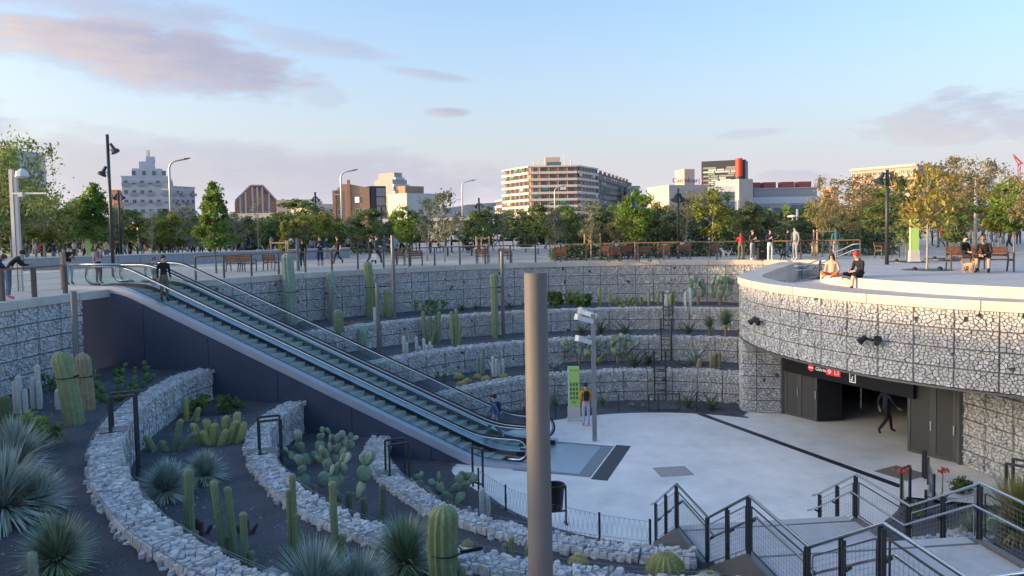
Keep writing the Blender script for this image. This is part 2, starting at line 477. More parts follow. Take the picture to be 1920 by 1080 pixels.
class Stones:
    def __init__(s, seed): s.items = []; s.rnd = random.Random(seed); s.cage = MB()
    def face(s, mp, u0, u1, v0, v1, cell, bw=1.0, bh=0.5, bulge=1.0, wire=0.014, skip=None, nrm=None):
        """fill the patch of a wall with baskets of rubble; mp(u,v,h) -> world point, h = out of the face"""
        nu = max(1, round((u1 - u0) / bw)); 
        r = s.rnd
        for i in range(nu):
            ua, ub = u0 + (u1 - u0) * i / nu, u0 + (u1 - u0) * (i + 1) / nu
            um = (ua + ub) / 2
            va0 = v0(um) if callable(v0) else v0; vb0 = v1(um) if callable(v1) else v1
            nv = max(1, round((vb0 - va0) / bh))
            for j in range(nv):
                va, vb = va0 + (vb0 - va0) * j / nv, va0 + (vb0 - va0) * (j + 1) / nv
                if skip and skip(mp(um, (va + vb) / 2, 0)): continue
                e = 0.012
                for poly in cells(ub - ua - 2 * e, vb - va - 2 * e, cell, r):
                    poly = [(p[0] + ua + e, p[1] + va + e) for p in poly]
                    s.stone(mp, poly, bulge)
                h = 0.075 * bulge
                P = [mp(ua, va, h), mp(ub, va, h), mp(ub, vb, h), mp(ua, vb, h)]
                s.cage.bar(P[0], P[3], wire, wire); s.cage.bar(P[0], P[1], wire * .8, wire * .8)
                if j == nv - 1: s.cage.bar(P[3], P[2], wire, wire)
                if i == nu - 1: s.cage.bar(P[1], P[2], wire, wire)
    def stone(s, mp, poly, bulge):
        r = s.rnd; n = len(poly)
        cx = sum(p[0] for p in poly) / n; cy = sum(p[1] for p in poly) / n
        ar = abs(sum(poly[i][0] * poly[(i + 1) % n][1] - poly[(i + 1) % n][0] * poly[i][1] for i in range(n))) / 2
        if ar < 0.0009 or r.random() < .006: return
        size = sqrt(ar)
        # drop near-duplicate corners
        q = [p for i, p in enumerate(poly) if hypot(p[0] - poly[i - 1][0], p[1] - poly[i - 1][1]) > size * 0.12]
        if len(q) < 3: return
        n = len(q); tx, ty = r.uniform(-.22, .22), r.uniform(-.22, .22); base = r.uniform(-.03, .02) * bulge
        g = 1 - 0.0075 / size
        V = []
        for (k, h) in ((g, -0.09), (g * .98, base - .004), (0.78, base + 0.026 * bulge + .010)):
            for p in q:
                jx, jy = r.uniform(-.03, .03) * size, r.uniform(-.03, .03) * size
                dx, dy = (p[0] - cx) * k, (p[1] - cy) * k
                hh = h + ((dx * tx + dy * ty) + r.uniform(-.008, .008) if h > -.05 else 0)
                V.append(mp(cx + dx + jx, cy + dy + jy, hh))
        Fc = []
        for a in range(2):
            for i in range(n):
                j = (i + 1) % n; Fc.append((a * n + i, a * n + j, (a + 1) * n + j, (a + 1) * n + i))
        Fc.append(tuple(2 * n + i for i in range(n)))
        t = r.gauss(1.0, 0.10); t = max(.6, min(1.3, t)); w = r.uniform(-.03, .03)
        cen = mp(cx, cy, 0); px = size * F_PX / max(.5, (Vector(cen) - Vector((0, 0, HCAM))).length)
        pp = proj(cen)
        if not (-20 < pp[0] < 1940 and 400 < pp[1] < 1100): px = 0
        s.items.append((px, V, Fc, (t * (1 + w), t, t * (1 - w), 1.0), cen))
    def build(s, parent, singles=300, minpx=7.0, cage=True):
        s.items.sort(key=lambda q: -q[0])
        k = 0; rest = MB(); tones = []
        for px, V, Fc, tn, cen in s.items:
            if k < singles and px >= minpx:
                mb = MB(); mb.add(V, Fc)
                o = mb.build('stone', STONE, parent, origin=cen, tones=[c for _ in V for c in tn]); o.location = cen
                k += 1
            else:
                rest.add(V, Fc); tones.extend([c for _ in V for c in tn])
        if rest.v:
            o = rest.build('stone_fill', STONE, parent, tones=tones); o['kind'] = 'stuff'
        if cage and s.cage.v: s.cage.build('wire_cage', WIRE, parent)

def ring_wall(label, R, a0, a1, lev, cell=0.112, seed=1, th=0.6, top=0.10, face=True, wire=0.008, h=None):
    """retaining gabion ring: face towards the pit centre, rubble top"""
    t = thing('stone_gabion', label, 'gabion')
    zt = lambda a: ZT[lev] - drop(a) + top
    zb = lambda a: ZT[lev + 1] - drop(a) - 0.05
    N_ = max(4, int(abs(a1 - a0) / 2)); AA = [a0 + (a1 - a0) * i / N_ for i in range(N_ + 1)]
    core = MB(); core.slab([PC(a, Rw(lev, a) + .07) for a in AA], [PC(a, Rw(lev, a) + th - .05) for a in AA], lambda i: zb(AA[i]) - .1, lambda i: zt(AA[i]) - .08)
    fix_normals(core.build('core', CORE, t))
    st = Stones(seed); k = rad(1) * R
    def mpf(u, v, hh): x, y = PC(u / k, Rw(lev, u / k) - hh); return Vector((x, y, v))
    def mpt(u, v, hh): x, y = PC(u / k, Rw(lev, u / k) + v); return Vector((x, y, zt(u / k) + hh))
    if face: st.face(mpf, a0 * k, a1 * k, lambda u: zb(u / k), lambda u: zt(u / k), cell, 1.0, 0.5, wire=wire)
    st.face(mpt, a0 * k, a1 * k, 0.02, th, cell * .9, 1.0, th, bulge=1.5, wire=wire)
    # ragged edge: loose rubble spilling over the soil side and proud along the face
    u = a0 * k; er = random.Random(seed * 7)
    while u < a1 * k:
        for v0, dz in ((th + er.uniform(-.06, .03), -.075), (er.uniform(-.03, .05), -.01)):
            if er.random() < .25: continue
            rr = er.uniform(.045, .085); n_ = er.choice((5, 6, 7)); cu = u + er.uniform(-.06, .06)
            st.stone((lambda a_, b_, h_, dz=dz: mpt(a_, b_, h_ + dz)), [(cu + rr * er.uniform(.75, 1.2) * cos(2 * pi * i / n_), v0 + rr * er.uniform(.75, 1.2) * sin(2 * pi * i / n_)) for i in range(n_)], 1.6)
        u += .13
    st.build(t)
    return t
def esc_angle(R, off, lo, hi):
    """angle where the ring of radius R reaches distance off from the escalator side"""
    for _ in range(40):
        m = (lo + hi) / 2
        if esc_sd(PC(m, R)) > off: lo = m
        else: hi = m
    return (lo + hi) / 2
def stair_cut(R): return 270 - degrees(math.asin((C.x - 3.4) / R)), 270 + degrees(math.asin((7.6 - C.x) / R))
for lev, R, nm in ((0, R2, 'upper'), (1, R3, 'middle'), (2, R4, 'lowest')):
    af = esc_angle(R, 3.25, 100, 200)
    ring_wall('%s of the stepped gabion walls on the far side, under the rim' % nm, R, 47, af, lev, seed=10 + lev, wire=0.010)
    an = esc_angle(R, -0.03, 120, 220); s0, s1 = stair_cut(R)
    ring_wall('%s of the near curved gabion walls beside the dark escalator wall' % nm, R, an, s0, lev, seed=20 + lev)
    if lev > 0:
        ring_wall('%s low gabion wall to the right of the stairs' % nm, R, s1, 328, lev, seed=30 + lev)

def rim_wall(label, a0, a1, seed, cell=0.125):
    t = thing('stone_gabion', label, 'gabion')
    zt = -0.25; zb = lambda a: ZT[0] - drop(a) - .05
    N_ = max(4, int((a1 - a0) / 2)); AA = [a0 + (a1 - a0) * i / N_ for i in range(N_ + 1)]
    core = MB(); core.slab([PC(a, R1 + .07) for a in AA], [PC(a, R1 + .9) for a in AA], lambda i: zb(AA[i]) - .1, zt); fix_normals(core.build('core', CORE, t))
    st = Stones(seed); k = rad(1) * R1
    def mpf(u, v, hh): x, y = PC(u / k, R1 - hh); return Vector((x, y, v))
    st.face(mpf, a0 * k, a1 * k, lambda u: zb(u / k), zt, cell, 1.0, 0.5, wire=0.010)
    st.build(t); return t
rim_wall('tall gabion wall below the far plaza rim, behind the tall cacti', 54, 158.5, 41)
rim_wall('gabion wall at the left edge, ending at the dark escalator wall', 168.5, 186, 42)

# ------------------------------------------------------------------ metro entrance, deck and pocket
class Path:
    def __init__(s, pts, n=10):
        P = [Vector((p[0], p[1], 0)) for p in pts]; Q = []
        for i in range(len(P) - 1):
            a, b, c, d = P[max(i - 1, 0)], P[i], P[i + 1], P[min(i + 2, len(P) - 1)]
            for k in range(n):
                t = k / n
                Q.append(0.5 * ((2 * b) + (c - a) * t + (2 * a - 5 * b + 4 * c - d) * t * t + (3 * b - a - 3 * c + d) * t ** 3))
        Q.append(P[-1]); s.Q = Q; s.L = [0.0]
        for i in range(1, len(Q)): s.L.append(s.L[-1] + (Q[i] - Q[i - 1]).length)
        s.len = s.L[-1]
    def at(s, u):
        u = max(0, min(s.len, u)); lo, hi = 0, len(s.L) - 1
        while hi - lo > 1:
            m = (lo + hi) // 2
            if s.L[m] <= u: lo = m
            else: hi = m
        t = (u - s.L[lo]) / max(1e-9, s.L[hi] - s.L[lo]); p = s.Q[lo].lerp(s.Q[hi], t)
        i0, i1 = max(lo - 1, 0), min(hi + 1, len(s.Q) - 1)
        d = (s.Q[i1] - s.Q[i0]).normalized()
        return p, Vector((-d.y, d.x, 0))      # left-hand normal
    def off(s, dist, k=60): return [s.at(s.len * i / k)[0] + s.at(s.len * i / k)[1] * dist for i in range(k + 1)]
# canopy front, listed from right (near) to the left tip and back to the rim, so the left-hand normal points to the pit
FACP = Path([(22.0, 12.4), (18.0, 15.2), (15.1, 17.5), (13.0, 19.45), (11.5, 21.0), (10.25, 23.0), (9.3, 25.75), (9.0, 28.0), (9.15, 30.6), (9.75, 32.4)])
SIDEP = Path([(9.75, 32.4), (11.2, 35.2), (13.2, 39.0), (14.9, 42.0)])
def build_entrance():
    t = thing('metro_entrance', 'curved gabion metro entrance with a wide dark doorway and concrete coping', 'building')
    # canopy
    k = 60; A = FACP.off(-0.08, k); B = FACP.off(-1.7, k)
    mb = MB(); mb.slab(A, B, -2.52, -0.36); fix_normals(mb.build('canopy_core', CORE, t))
    st = Stones(51)
    def mpf(u, v, h): p, nn = FACP.at(u); q = p + nn * h; return Vector((q.x, q.y, v))
    st.face(mpf, 0.4, FACP.len - 0.02, -2.5, -0.36, 0.098, 1.05, 0.54, wire=0.007)
    # soffit edge trim
    mb = MB(); mb.slab(FACP.off(0.05, k), FACP.off(-0.12, k), -2.56, -2.50); fix_normals(mb.build('edge_trim', GREYSTEEL, t))
    # pillar at the left of the doorway, and the wall right of it
    P0, P1 = Vector((9.12, 30.1, 0)), Vector((10.5, 29.72, 0))
    pl = Path([(10.5, 29.72), (9.25, 30.0), (9.05, 30.3), (9.35, 31.4), (9.8, 32.4)], 8)
    mb = MB(); mb.slab(pl.off(-0.07, 24), pl.off(-0.5, 24), ZF - .1, -2.5); fix_normals(mb.build('pillar_core', CORE, t))
    def mpp(u, v, h): p, nn = pl.at(u); q = p + nn * h; return Vector((q.x, q.y, v))
    st.face(mpp, 0, pl.len, ZF, -2.52, 0.098, 0.9, 0.5, wire=0.007)
    pr = Path([(17.0, 14.9), (15.4, 17.2), (14.35, 19.4), (13.85, 21.4), (13.58, 23.1)], 8)
    mb = MB(); mb.slab(pr.off(-0.07, 24), pr.off(-0.6, 24), ZF - .1, -2.5); fix_normals(mb.build('wall_core', CORE, t))
    def mpr(u, v, h): p, nn = pr.at(u); q = p + nn * h; return Vector((q.x, q.y, v))
    st.face(mpr, 0, pr.len, ZF, -2.52, 0.11, 1.0, 0.5, wire=0.007)
    # side towards the rim
    mb = MB(); mb.slab(SIDEP.off(-0.07, 20), SIDEP.off(-0.6, 20), ZF, -0.36); fix_normals(mb.build('side_core', CORE, t))
    def mps(u, v, h): p, nn = SIDEP.at(u); q = p + nn * h; return Vector((q.x, q.y, v))
    st.face(mps, 0, SIDEP.len, -5.0, -0.36, 0.19, 1.0, 0.5, wire=0.007)
    st.build(t)
    # concrete coping in segments
    full = [FACP.at(FACP.len * i / 90)[0] + FACP.at(FACP.len * i / 90)[1] * 0.12 for i in range(91)] + [SIDEP.at(SIDEP.len * i / 20)[0] + SIDEP.at(SIDEP.len * i / 20)[1] * 0.12 for i in range(1, 21)]
    FP = Path([(p.x, p.y) for p in full], 1); seg = 3.1; u = 0.0
    while u < FP.len - .2:
        v = min(FP.len, u + seg); n = 8
        wd = lambda q: 0.95 if q > FACP.len - 3 else (0.75 if q < 14 else 0.75 + 0.2 * (q - 14) / (FACP.len - 17))
        A = [FP.at(u + .012 + (v - u - .024) * i / n) for i in range(n + 1)]
        mb = MB(); mb.slab([a[0] for a in A], [a[0] - a[1] * wd(u + (v - u) * i / n) for i, a in enumerate(A)], -0.36, -0.09)
        fix_normals(mb.build('coping_segment', COPING, t)); u = v
    # interior of the station hall
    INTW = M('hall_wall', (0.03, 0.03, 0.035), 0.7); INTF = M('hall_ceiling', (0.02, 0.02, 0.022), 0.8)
    D0, D1 = Vector((10.48, 29.69, 0)), Vector((13.53, 23.05, 0)); dd = (D1 - D0).normalized(); dn = Vector((-dd.y, dd.x, 0))   # dn into the hall
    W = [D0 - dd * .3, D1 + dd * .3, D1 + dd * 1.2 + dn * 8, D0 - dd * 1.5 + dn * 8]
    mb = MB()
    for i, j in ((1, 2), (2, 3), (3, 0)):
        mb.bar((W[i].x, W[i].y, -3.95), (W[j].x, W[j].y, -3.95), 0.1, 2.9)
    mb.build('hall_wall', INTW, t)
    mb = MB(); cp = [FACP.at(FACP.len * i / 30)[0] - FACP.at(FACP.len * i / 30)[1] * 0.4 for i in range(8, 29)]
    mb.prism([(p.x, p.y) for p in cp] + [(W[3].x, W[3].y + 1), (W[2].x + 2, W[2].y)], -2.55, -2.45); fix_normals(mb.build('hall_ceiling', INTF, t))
    # doors, hinged folding leaves in dark grey perforated metal
    LEAF = M('door_metal', (0.085, 0.088, 0.095), 0.5, 0.06, 3, metal=0.3); MESH = M('door_mesh', (0.055, 0.057, 0.062), 0.6, 0.15, 60)
    def leaf(a, b, z0=ZF + .02, z1=-2.56):
        a, b = Vector(a), Vector(b); d = (b - a); L = d.length; d /= L; nn = Vector((d.y, -d.x, 0))
        fr = MB()
        for p in (a + d * .05, b - d * .05): fr.obox(p + Vector((0, 0, (z0 + z1) / 2)), d, nn, (0, 0, 1), .1, .07, z1 - z0)
        for z in (z0 + .05, z1 - .05): fr.obox((a + b) / 2 + Vector((0, 0, z)), d, nn, (0, 0, 1), L - .2, .07, .1)
        dr = fr.build('door_leaf', LEAF, t)
        pm = MB(); pm.obox((a + b) / 2 + Vector((0, 0, (z0 + z1) / 2)), d, nn, (0, 0, 1), L - .2, .03, z1 - z0 - .2); pm.build('mesh_panel', MESH, dr)
        hb = MB(); hb.obox(b - d * .05 + nn * .05 + Vector((0, 0, -4.4)), d, nn, (0, 0, 1), .04, .05, .3); hb.build('handle', STAIN, dr)
    Lq = at(1533, 791, ZF); Rq = at(1702, 846, ZF); mL = D0.lerp(Vector((Lq.x, Lq.y, 0)), .5); Lq.z = 0; Rq.z = 0; mR = Rq.lerp(D1, .5)
    leaf(D0 + dd * .12, mL); leaf(mL, Lq); leaf(Rq, mR); leaf(mR, D1 - dd * .12)
    for p in (D0, D1): fr = MB(); fr.box(p.x, p.y, (ZF - 2.5) / 2, .16, .16, -2.5 - ZF); fr.build('door_jamb', GREYSTEEL, t)
    # dark fixed panel inside on the left
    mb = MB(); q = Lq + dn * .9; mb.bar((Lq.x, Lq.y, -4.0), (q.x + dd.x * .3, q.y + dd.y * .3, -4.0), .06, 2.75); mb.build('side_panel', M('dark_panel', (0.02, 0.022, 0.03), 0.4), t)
    return t, D0, D1, dd, dn, Lq, Rq
ENT, D0, D1, DD, DN, DLq, DRq = build_entrance()

def build_deck():
    front = Path([(p[0], p[1]) for p in reversed(OUTR[1:])], 8)
    k = 50; A = [front.at(front.len * i / k)[0] for i in range(k + 1)]
    # raised deck: front riser at z 0.22, back edge fading into the plaza
    back = [(40.0, 8.0)] + [(34 + 0 * i, 12 + 24 * i / k) for i in range(1, k)] + [(19.5, 38.0)]
    bk = Path([(34, 9), (36, 22), (33, 34), (24, 39), (17.5, 40.2)], 8); B = [bk.at(bk.len * i / k)[0] for i in range(k + 1)]
    mid = [A[i].lerp(B[i], .45) for i in range(k + 1)]
    mb = MB()
    for i in range(k + 1):
        mb.v += [(A[i].x, A[i].y, -0.4), (A[i].x, A[i].y, 0.215), (mid[i].x, mid[i].y, 0.2), (B[i].x, B[i].y, 0.012)]
    for i in range(k):
        o = 4 * i
        for j in range(3): mb.f.append((o + j, o + j + 1, o + j + 5, o + j + 4)); mb.mi.append(0)
    mb.f.append((4 * k, 4 * k + 1, 4 * k + 2, 4 * k + 3)); mb.mi.append(0)
    struct(mb.build('raised_deck', DECKC))
    # strip between coping and riser, and the sunken pocket behind the tip
    u1 = FACP.len * 0.80
    n = 30; I = []; O = []
    for i in range(n + 1):
        p, nn = FACP.at(u1 * i / n); q = p - nn * .7; I.append(q)
        fbest = min(A, key=lambda a: (a - p).length); O.append(fbest)
    mb = MB(); mb.slab(I, [o + (o - i_) * .1 for o, i_ in zip(O, I)], -0.4, -0.10); struct(fix_normals(mb.build('deck_strip', DECKC)))
    # pocket floor with a ramp slab
    pk = [(11.6, 24.5), (11.2, 27.6), (12.9, 31.3), (16.9, 41.2), (15.4, 41.6), (11.9, 35.0), (10.3, 32.0), (9.8, 29.5), (9.9, 26.5), (10.4, 24.5)]
    mb = MB(); mb.prism(pk, -1.2, -1.0); struct(fix_normals(mb.build('pocket_floor', DECKC)))
    mb = MB(); mb.prism([(10.2, 24.6), (11.5, 24.6), (11.2, 27.6), (12.7, 31.0), (11.6, 31.2), (10.6, 29.6), (10.0, 27.5)], -1.0, [-.11, -.11, -.11, -.25, -.4, -.3, -.14]); struct(fix_normals(mb.build('pocket_ramp', DECKC)))
    # inner concrete parapet face of the coping towards the pocket
    mb = MB(); mb.slab(SIDEP.off(-0.62, 20), SIDEP.off(-0.80, 20), -1.2, -0.37)
    fix_normals(mb.build('parapet', CONC, ENT))
    # back gabion of the pocket and its retaining side
    t = thing('stone_gabion', 'short gabion wall behind the sunken stair, right of the far rim', 'gabion')
    pw = Path([(17.3, 41.0), (14.4, 42.3)], 4)
    mb = MB(); mb.slab(pw.off(-.07, 6), pw.off(-.5, 6), -1.2, -.25); fix_normals(mb.build('core', CORE, t))
    st = Stones(77)
    def mpw(u, v, h): p, nn = pw.at(u); q = p + nn * h; return Vector((q.x, q.y, v))
    st.face(mpw, 0, pw.len, -1.05, -.25, .19, 1.0, .4, wire=.010); st.build(t)
    t = thing('retaining_wall', 'smooth concrete side wall of the raised deck by the sunken stair', 'wall')
    mb = MB(); mb.slab([Vector((17.0, 41.2, 0)), Vector((12.95, 31.35, 0))], [Vector((17.2, 41.15, 0)), Vector((13.15, 31.3, 0))], -1.1, 0.02); fix_normals(mb.build('wall_face', CONC, t))
build_deck()
# ------------------------------------------------------------------ escalators
ES = 14.2
_tab = []
def _mk():
    ds = 0.05; z = 0.0; s = -4.0
    while s < ES + 4:
        def sm(x): x = max(0, min(1, x)); return x * x * (3 - 2 * x)
        k = sm((s + .7) / 1.4) * (1 - sm((s - ES + .7) / 1.4))
        _tab.append((s, z)); z -= k * (-ZF) / ES * ds; s += ds
_mk()
def ezb(s):
    i = (s + 4.0) / 0.05; i0 = max(0, min(len(_tab) - 2, int(i))); f = max(0, min(1, i - i0)); return _tab[i0][1] * (1 - f) + _tab[i0 + 1][1] * f
def E_(s, t, z): p = EA + EU * s + EN * t; return Vector((p.x, p.y, z))
S_TOP, S_BOT = -1.9, ES + 1.7
def srange(a, b, d=0.4): n = max(2, int((b - a) / d)); return [a + (b - a) * i / n for i in range(n + 1)]
GLASS = glass_mat('balustrade_glass', (0.90, 0.96, 0.95))
TREAD = M('step_metal', (0.46, 0.50, 0.49), 0.5, 0.12, 12, metal=0.2); YEL = M('yellow_edge', (0.36, 0.34, 0.14), 0.7)
DECKM = M('deck_metal', (0.42, 0.48, 0.58), 0.32, 0.05, 2, metal=0.75); RUBBER = M('handrail_rubber', (0.012, 0.012, 0.014), 0.4)
CLADM = M('cladding_panel', (0.40, 0.44, 0.54), 0.4, 0.05, 1.5, metal=0.3)
def strip(mb, t0, t1, za, zb, s0=S_TOP, s1=S_BOT):
    S = srange(s0, s1, 0.35)
    mb.slab([E_(s, t0, 0) for s in S], [E_(s, t1, 0) for s in S], lambda i: ezb(S[i]) + za, lambda i: ezb(S[i]) + zb)
def escalator(label, toff, near):
    o = E_(0, toff, 0)
    t = thing('escalator', label, 'escalator', (0, 0, 0), 0, 'escalators down to the metro')
    mb = MB(); strip(mb, toff + .004, toff + .30, -.12, .15); strip(mb, toff + 1.3, toff + 1.596, -.12, .15); fix_normals(mb.build('deck_trim', DECKM, t))
    mb = MB(); strip(mb, toff + .3, toff + .325, .02, .16); strip(mb, toff + 1.275, toff + 1.3, .02, .16); fix_normals(mb.build('skirt_brush', BLACK, t))
    mb = MB(); strip(mb, toff + .33, toff + 1.27, -.5, -.25); fix_normals(mb.build('truss', M('truss_black', (.02, .02, .022), .7), t))
    # steps
    s = -0.9; d = 0.40
    base = None
    while s < ES + 0.9:
        z = ezb(s + d / 2); mb = MB()
        p = E_(s + d / 2, toff + .8, z); p0 = E_(s + d / 2, toff + .8, z)
        mb.obox(p - Vector((0, 0, .02)), EU, EN, (0, 0, 1), d * .97, .93, .04)
        rise = max(.02, ezb(s - d / 2) - ezb(s + d / 2)) if True else 0
        nz = ezb(s + d * 1.5); h = max(.03, z - nz)
        mb.obox(E_(s + d * .97, toff + .8, z - .02 - h / 2 - .002), EU, EN, (0, 0, 1), .02, .92, h)
        mb.cur = 1
        for q in (.355, 1.245): mb.obox(E_(s + d / 2, toff + q, z + .003), EU, EN, (0, 0, 1), d * .96, .022, .006)
        mb.obox(E_(s + d * .93, toff + .8, z + .003), EU, EN, (0, 0, 1), .022, .85, .006)
        mb.build('step', [TREAD, YEL], t, origin=p).location = p
        s += d
    # landing plates
    for a, b in ((S_TOP - .9, -0.92), (ES + .92, S_BOT + .5)):
        mb = MB(); mb.slab([E_(a, toff + .3, 0), E_(b, toff + .3, 0)], [E_(a, toff + 1.3, 0), E_(b, toff + 1.3, 0)], lambda i: ezb(a) - .1, lambda i: ezb(a) + .012)
        fix_normals(mb.build('landing_plate', ALU, t))
    # balustrades
    for q in (.15, 1.45):
        tt = toff + q
        a = S_TOP + .42
        while a < S_BOT - .5:
            b = min(S_BOT - .42, a + 1.75); S = srange(a + .01, b - .01, .35); mb = MB()
            for x in S: mb.v += [tuple(E_(x, tt, ezb(x) + .15)), tuple(E_(x, tt, ezb(x) + .88))]
            for i in range(len(S) - 1): mb.f.append((2 * i, 2 * i + 2, 2 * i + 3, 2 * i + 1)); mb.mi.append(0)
            mb.build('glass_panel', GLASS, t); a = b
        S = srange(S_TOP + .42, S_BOT - .42, .3)
        P = [E_(x, tt, ezb(x) + .93) for x in S]
        lo = S_TOP + .42; hi = S_BOT - .42; r = .36
        loopA = [E_(lo - r * sin(w), tt, ezb(lo) + .57 - r * cos(w + pi) * 1) for w in [pi * i / 10 for i in range(10, 0, -1)]]
        loopA = [E_(lo - r * sin(w), tt, ezb(lo) + .57 + r * cos(w)) for w in [pi * i / 10 for i in range(10, 0, -1)]]
        loopB = [E_(hi + r * sin(w), tt, ezb(hi) + .57 + r * cos(w)) for w in [pi * i / 10 for i in range(1, 11)]]
        full = [E_(lo + .35, tt, ezb(lo) + .21)] + loopA + P + loopB + [E_(hi - .35, tt, ezb(hi) + .21)]
        mb = MB(); mb.tube(full, .03, 8); h = mb.build('handrail', RUBBER, t, smooth=True)
        inner = [E_(lo + .3, tt, ezb(lo) + .26)] + [E_(lo - (r - .05) * sin(w), tt, ezb(lo) + .57 + (r - .05) * cos(w)) for w in [pi * i / 10 for i in range(10, 0, -1)]] + [p - Vector((0, 0, .05)) for p in P] + [E_(hi + (r - .05) * sin(w), tt, ezb(hi) + .57 + (r - .05) * cos(w)) for w in [pi * i / 10 for i in range(1, 11)]] + [E_(hi - .3, tt, ezb(hi) + .26)]
        mb = MB(); mb.tube(inner, .034, 6); mb.build('rail_profile', STAIN, h, smooth=True)
    return t
escalator('nearer of the two glass-sided escalators, beside the dark wall', 0.0, True)
escalator('farther of the two glass-sided escalators, next to the terraced cacti', 1.6, False)
def esc_wall():
    DW = M('anthracite_wall', (0.062, 0.075, 0.118), 0.85, 0.06, 1.5, 0.05, 10, var2=0.12, scale2=0.35, spec=.2)
    t = thing('painted_concrete_wall', 'dark anthracite concrete wall carrying the escalators', 'wall')
    for nm, t0, t1 in (('wall_face', 0.03, 0.25), ('wall_face', 2.95, 3.17)):
        S = srange(S_TOP - 1.0, S_BOT - 0.25, .4); mb = MB()
        mb.slab([E_(s, t0, 0) for s in S], [E_(s, t1, 0) for s in S], -5.9, lambda i: ezb(S[i]) - .10)
        fix_normals(mb.build(nm, DW, t))
    for k in range(1, 6):
        q = S_TOP + 2.9 * k; mb = MB(); mb.obox(E_(q, .027, (ezb(q) - .12 - 5.6) / 2), EU, EN, (0, 0, 1), .016, .008, 5.6 - .12 + ezb(q) - .01); mb.build('panel_joint', M('joint_dark', (.025, .028, .045), .9), t)
    S = srange(S_TOP - .9, S_BOT, .4); mb = MB()
    mb.slab([E_(s, -.012, 0) for s in S], [E_(s, .002, 0) for s in S], lambda i: ezb(S[i]) - .10, lambda i: ezb(S[i]) + .155); fix_normals(mb.build('cladding_panel', CLADM, t))
    mb = MB(); mb.obox(E_(S_TOP - .98, 1.6, -1.4), EU, EN, (0, 0, 1), .2, 3.1, 2.9); mb.build('end_wall', DW, t)
    # glass guard with a steel rail on the landing side
    g = thing('glass_guard', 'glass guard with steel top rail at the head of the escalators', 'guard rail')
    a, b = S_TOP - .85, S_TOP + 1.9
    mb = MB(); mb.add([E_(a, .03, .15), E_(b, .03, .15), E_(b, .03, .93), E_(a, .03, .93)], [(0, 1, 2, 3)]); mb.build('glass_panel', GLASS, g)
    mb = MB(); mb.tube([E_(a - .05, .03, .97), E_(b, .03, .97)], .035, 8); mb.build('top_rail', STAIN, g, smooth=True)
    mb = MB(); mb.obox(E_(a - .1, .05, .72), EU, EN, (0, 0, 1), .14, .14, 1.45); mb.build('end_post', M('timber_grey', (.26, .2, .15), .7, .2, 3, stretch=(6, 6, .6)), g)
    # threshold mats on the pit floor in front of the escalators
    MAT = M('dark_mat', (0.075, 0.08, 0.095), 0.9, 0.15, 20); MAT2 = M('grey_mat', (0.22, 0.24, 0.27), 0.8, 0.1, 20); PL = M('pale_plate', (0.45, 0.5, 0.56), 0.4, .05, 3, metal=.4)
    def quad(name, s0, s1, t0, t1, z, m, lab):
        mb = MB(); mb.slab([E_(s0, t0, 0), E_(s1, t0, 0)], [E_(s0, t1, 0), E_(s1, t1, 0)], ZF - .02, ZF + z); struct(fix_normals(mb.build(name, m)))
    quad('threshold_border', S_BOT - .5, S_BOT + 1.95, -.1, 3.3, .004, MAT2, '')
    quad('threshold_plate', S_BOT - .3, S_BOT + 1.55, .12, 3.08, .008, PL, '')
    quad('threshold_mat', S_BOT + 2.0, S_BOT + 2.5, -.25, 3.45, .006, MAT, '')
esc_wall()

# ------------------------------------------------------------------ pit floor details
def floor_details():
    a, b = at(1312, 776, ZF), at(1690, 913, ZF)
    mb = MB(); d = (b - a).normalized(); n = 26; L = (b - a).length
    t = thing('drain_channel', 'dark slotted drain line crossing the pale pit floor', 'drain')
    for i in range(n):
        p = a + d * (L * (i + .5) / n); q = MB(); q.obox(p + Vector((0, 0, .004)), d, Vector((-d.y, d.x, 0)), (0, 0, 1), L / n - .015, .26, .012); q.build('grate', DARKSTEEL, t)
    for (px, py, w, h, lab, col) in ((1262, 884, .95, .8, 'square grey cover set in the middle of the pit floor', (.36, .34, .33)), (1690, 887, 1.0, 1.0, 'brown square cover plate beside the drain near the doors', (.20, .17, .15))):
        p = at(px, py, ZF); mb = MB(); mb.box(p.x, p.y, ZF, w, h, .012, .12 if px < 1500 else .5)
        t = thing('floor_cover', lab, 'cover', p); o = mb.build('cover_plate', M('cover%d' % px, col, .8, .12, 25), t, origin=p); 
        fr = MB(); c_, s_ = (.12 if px < 1500 else .5), 0
        for dx, dy, ww, hh in ((0, h / 2 + .02, w + .06, .03), (0, -h / 2 - .02, w + .06, .03), (w / 2 + .02, 0, .03, h + .01), (-w / 2 - .02, 0, .03, h + .01)):
            x = p.x + dx * cos(c_) - dy * sin(c_); y = p.y + dx * sin(c_) + dy * cos(c_); fr.box(x, y, ZF + .001, ww, hh, .012, c_)
        fr.build('frame', M('cover_frame', (.3, .29, .28), .7), t, origin=p)
floor_details()

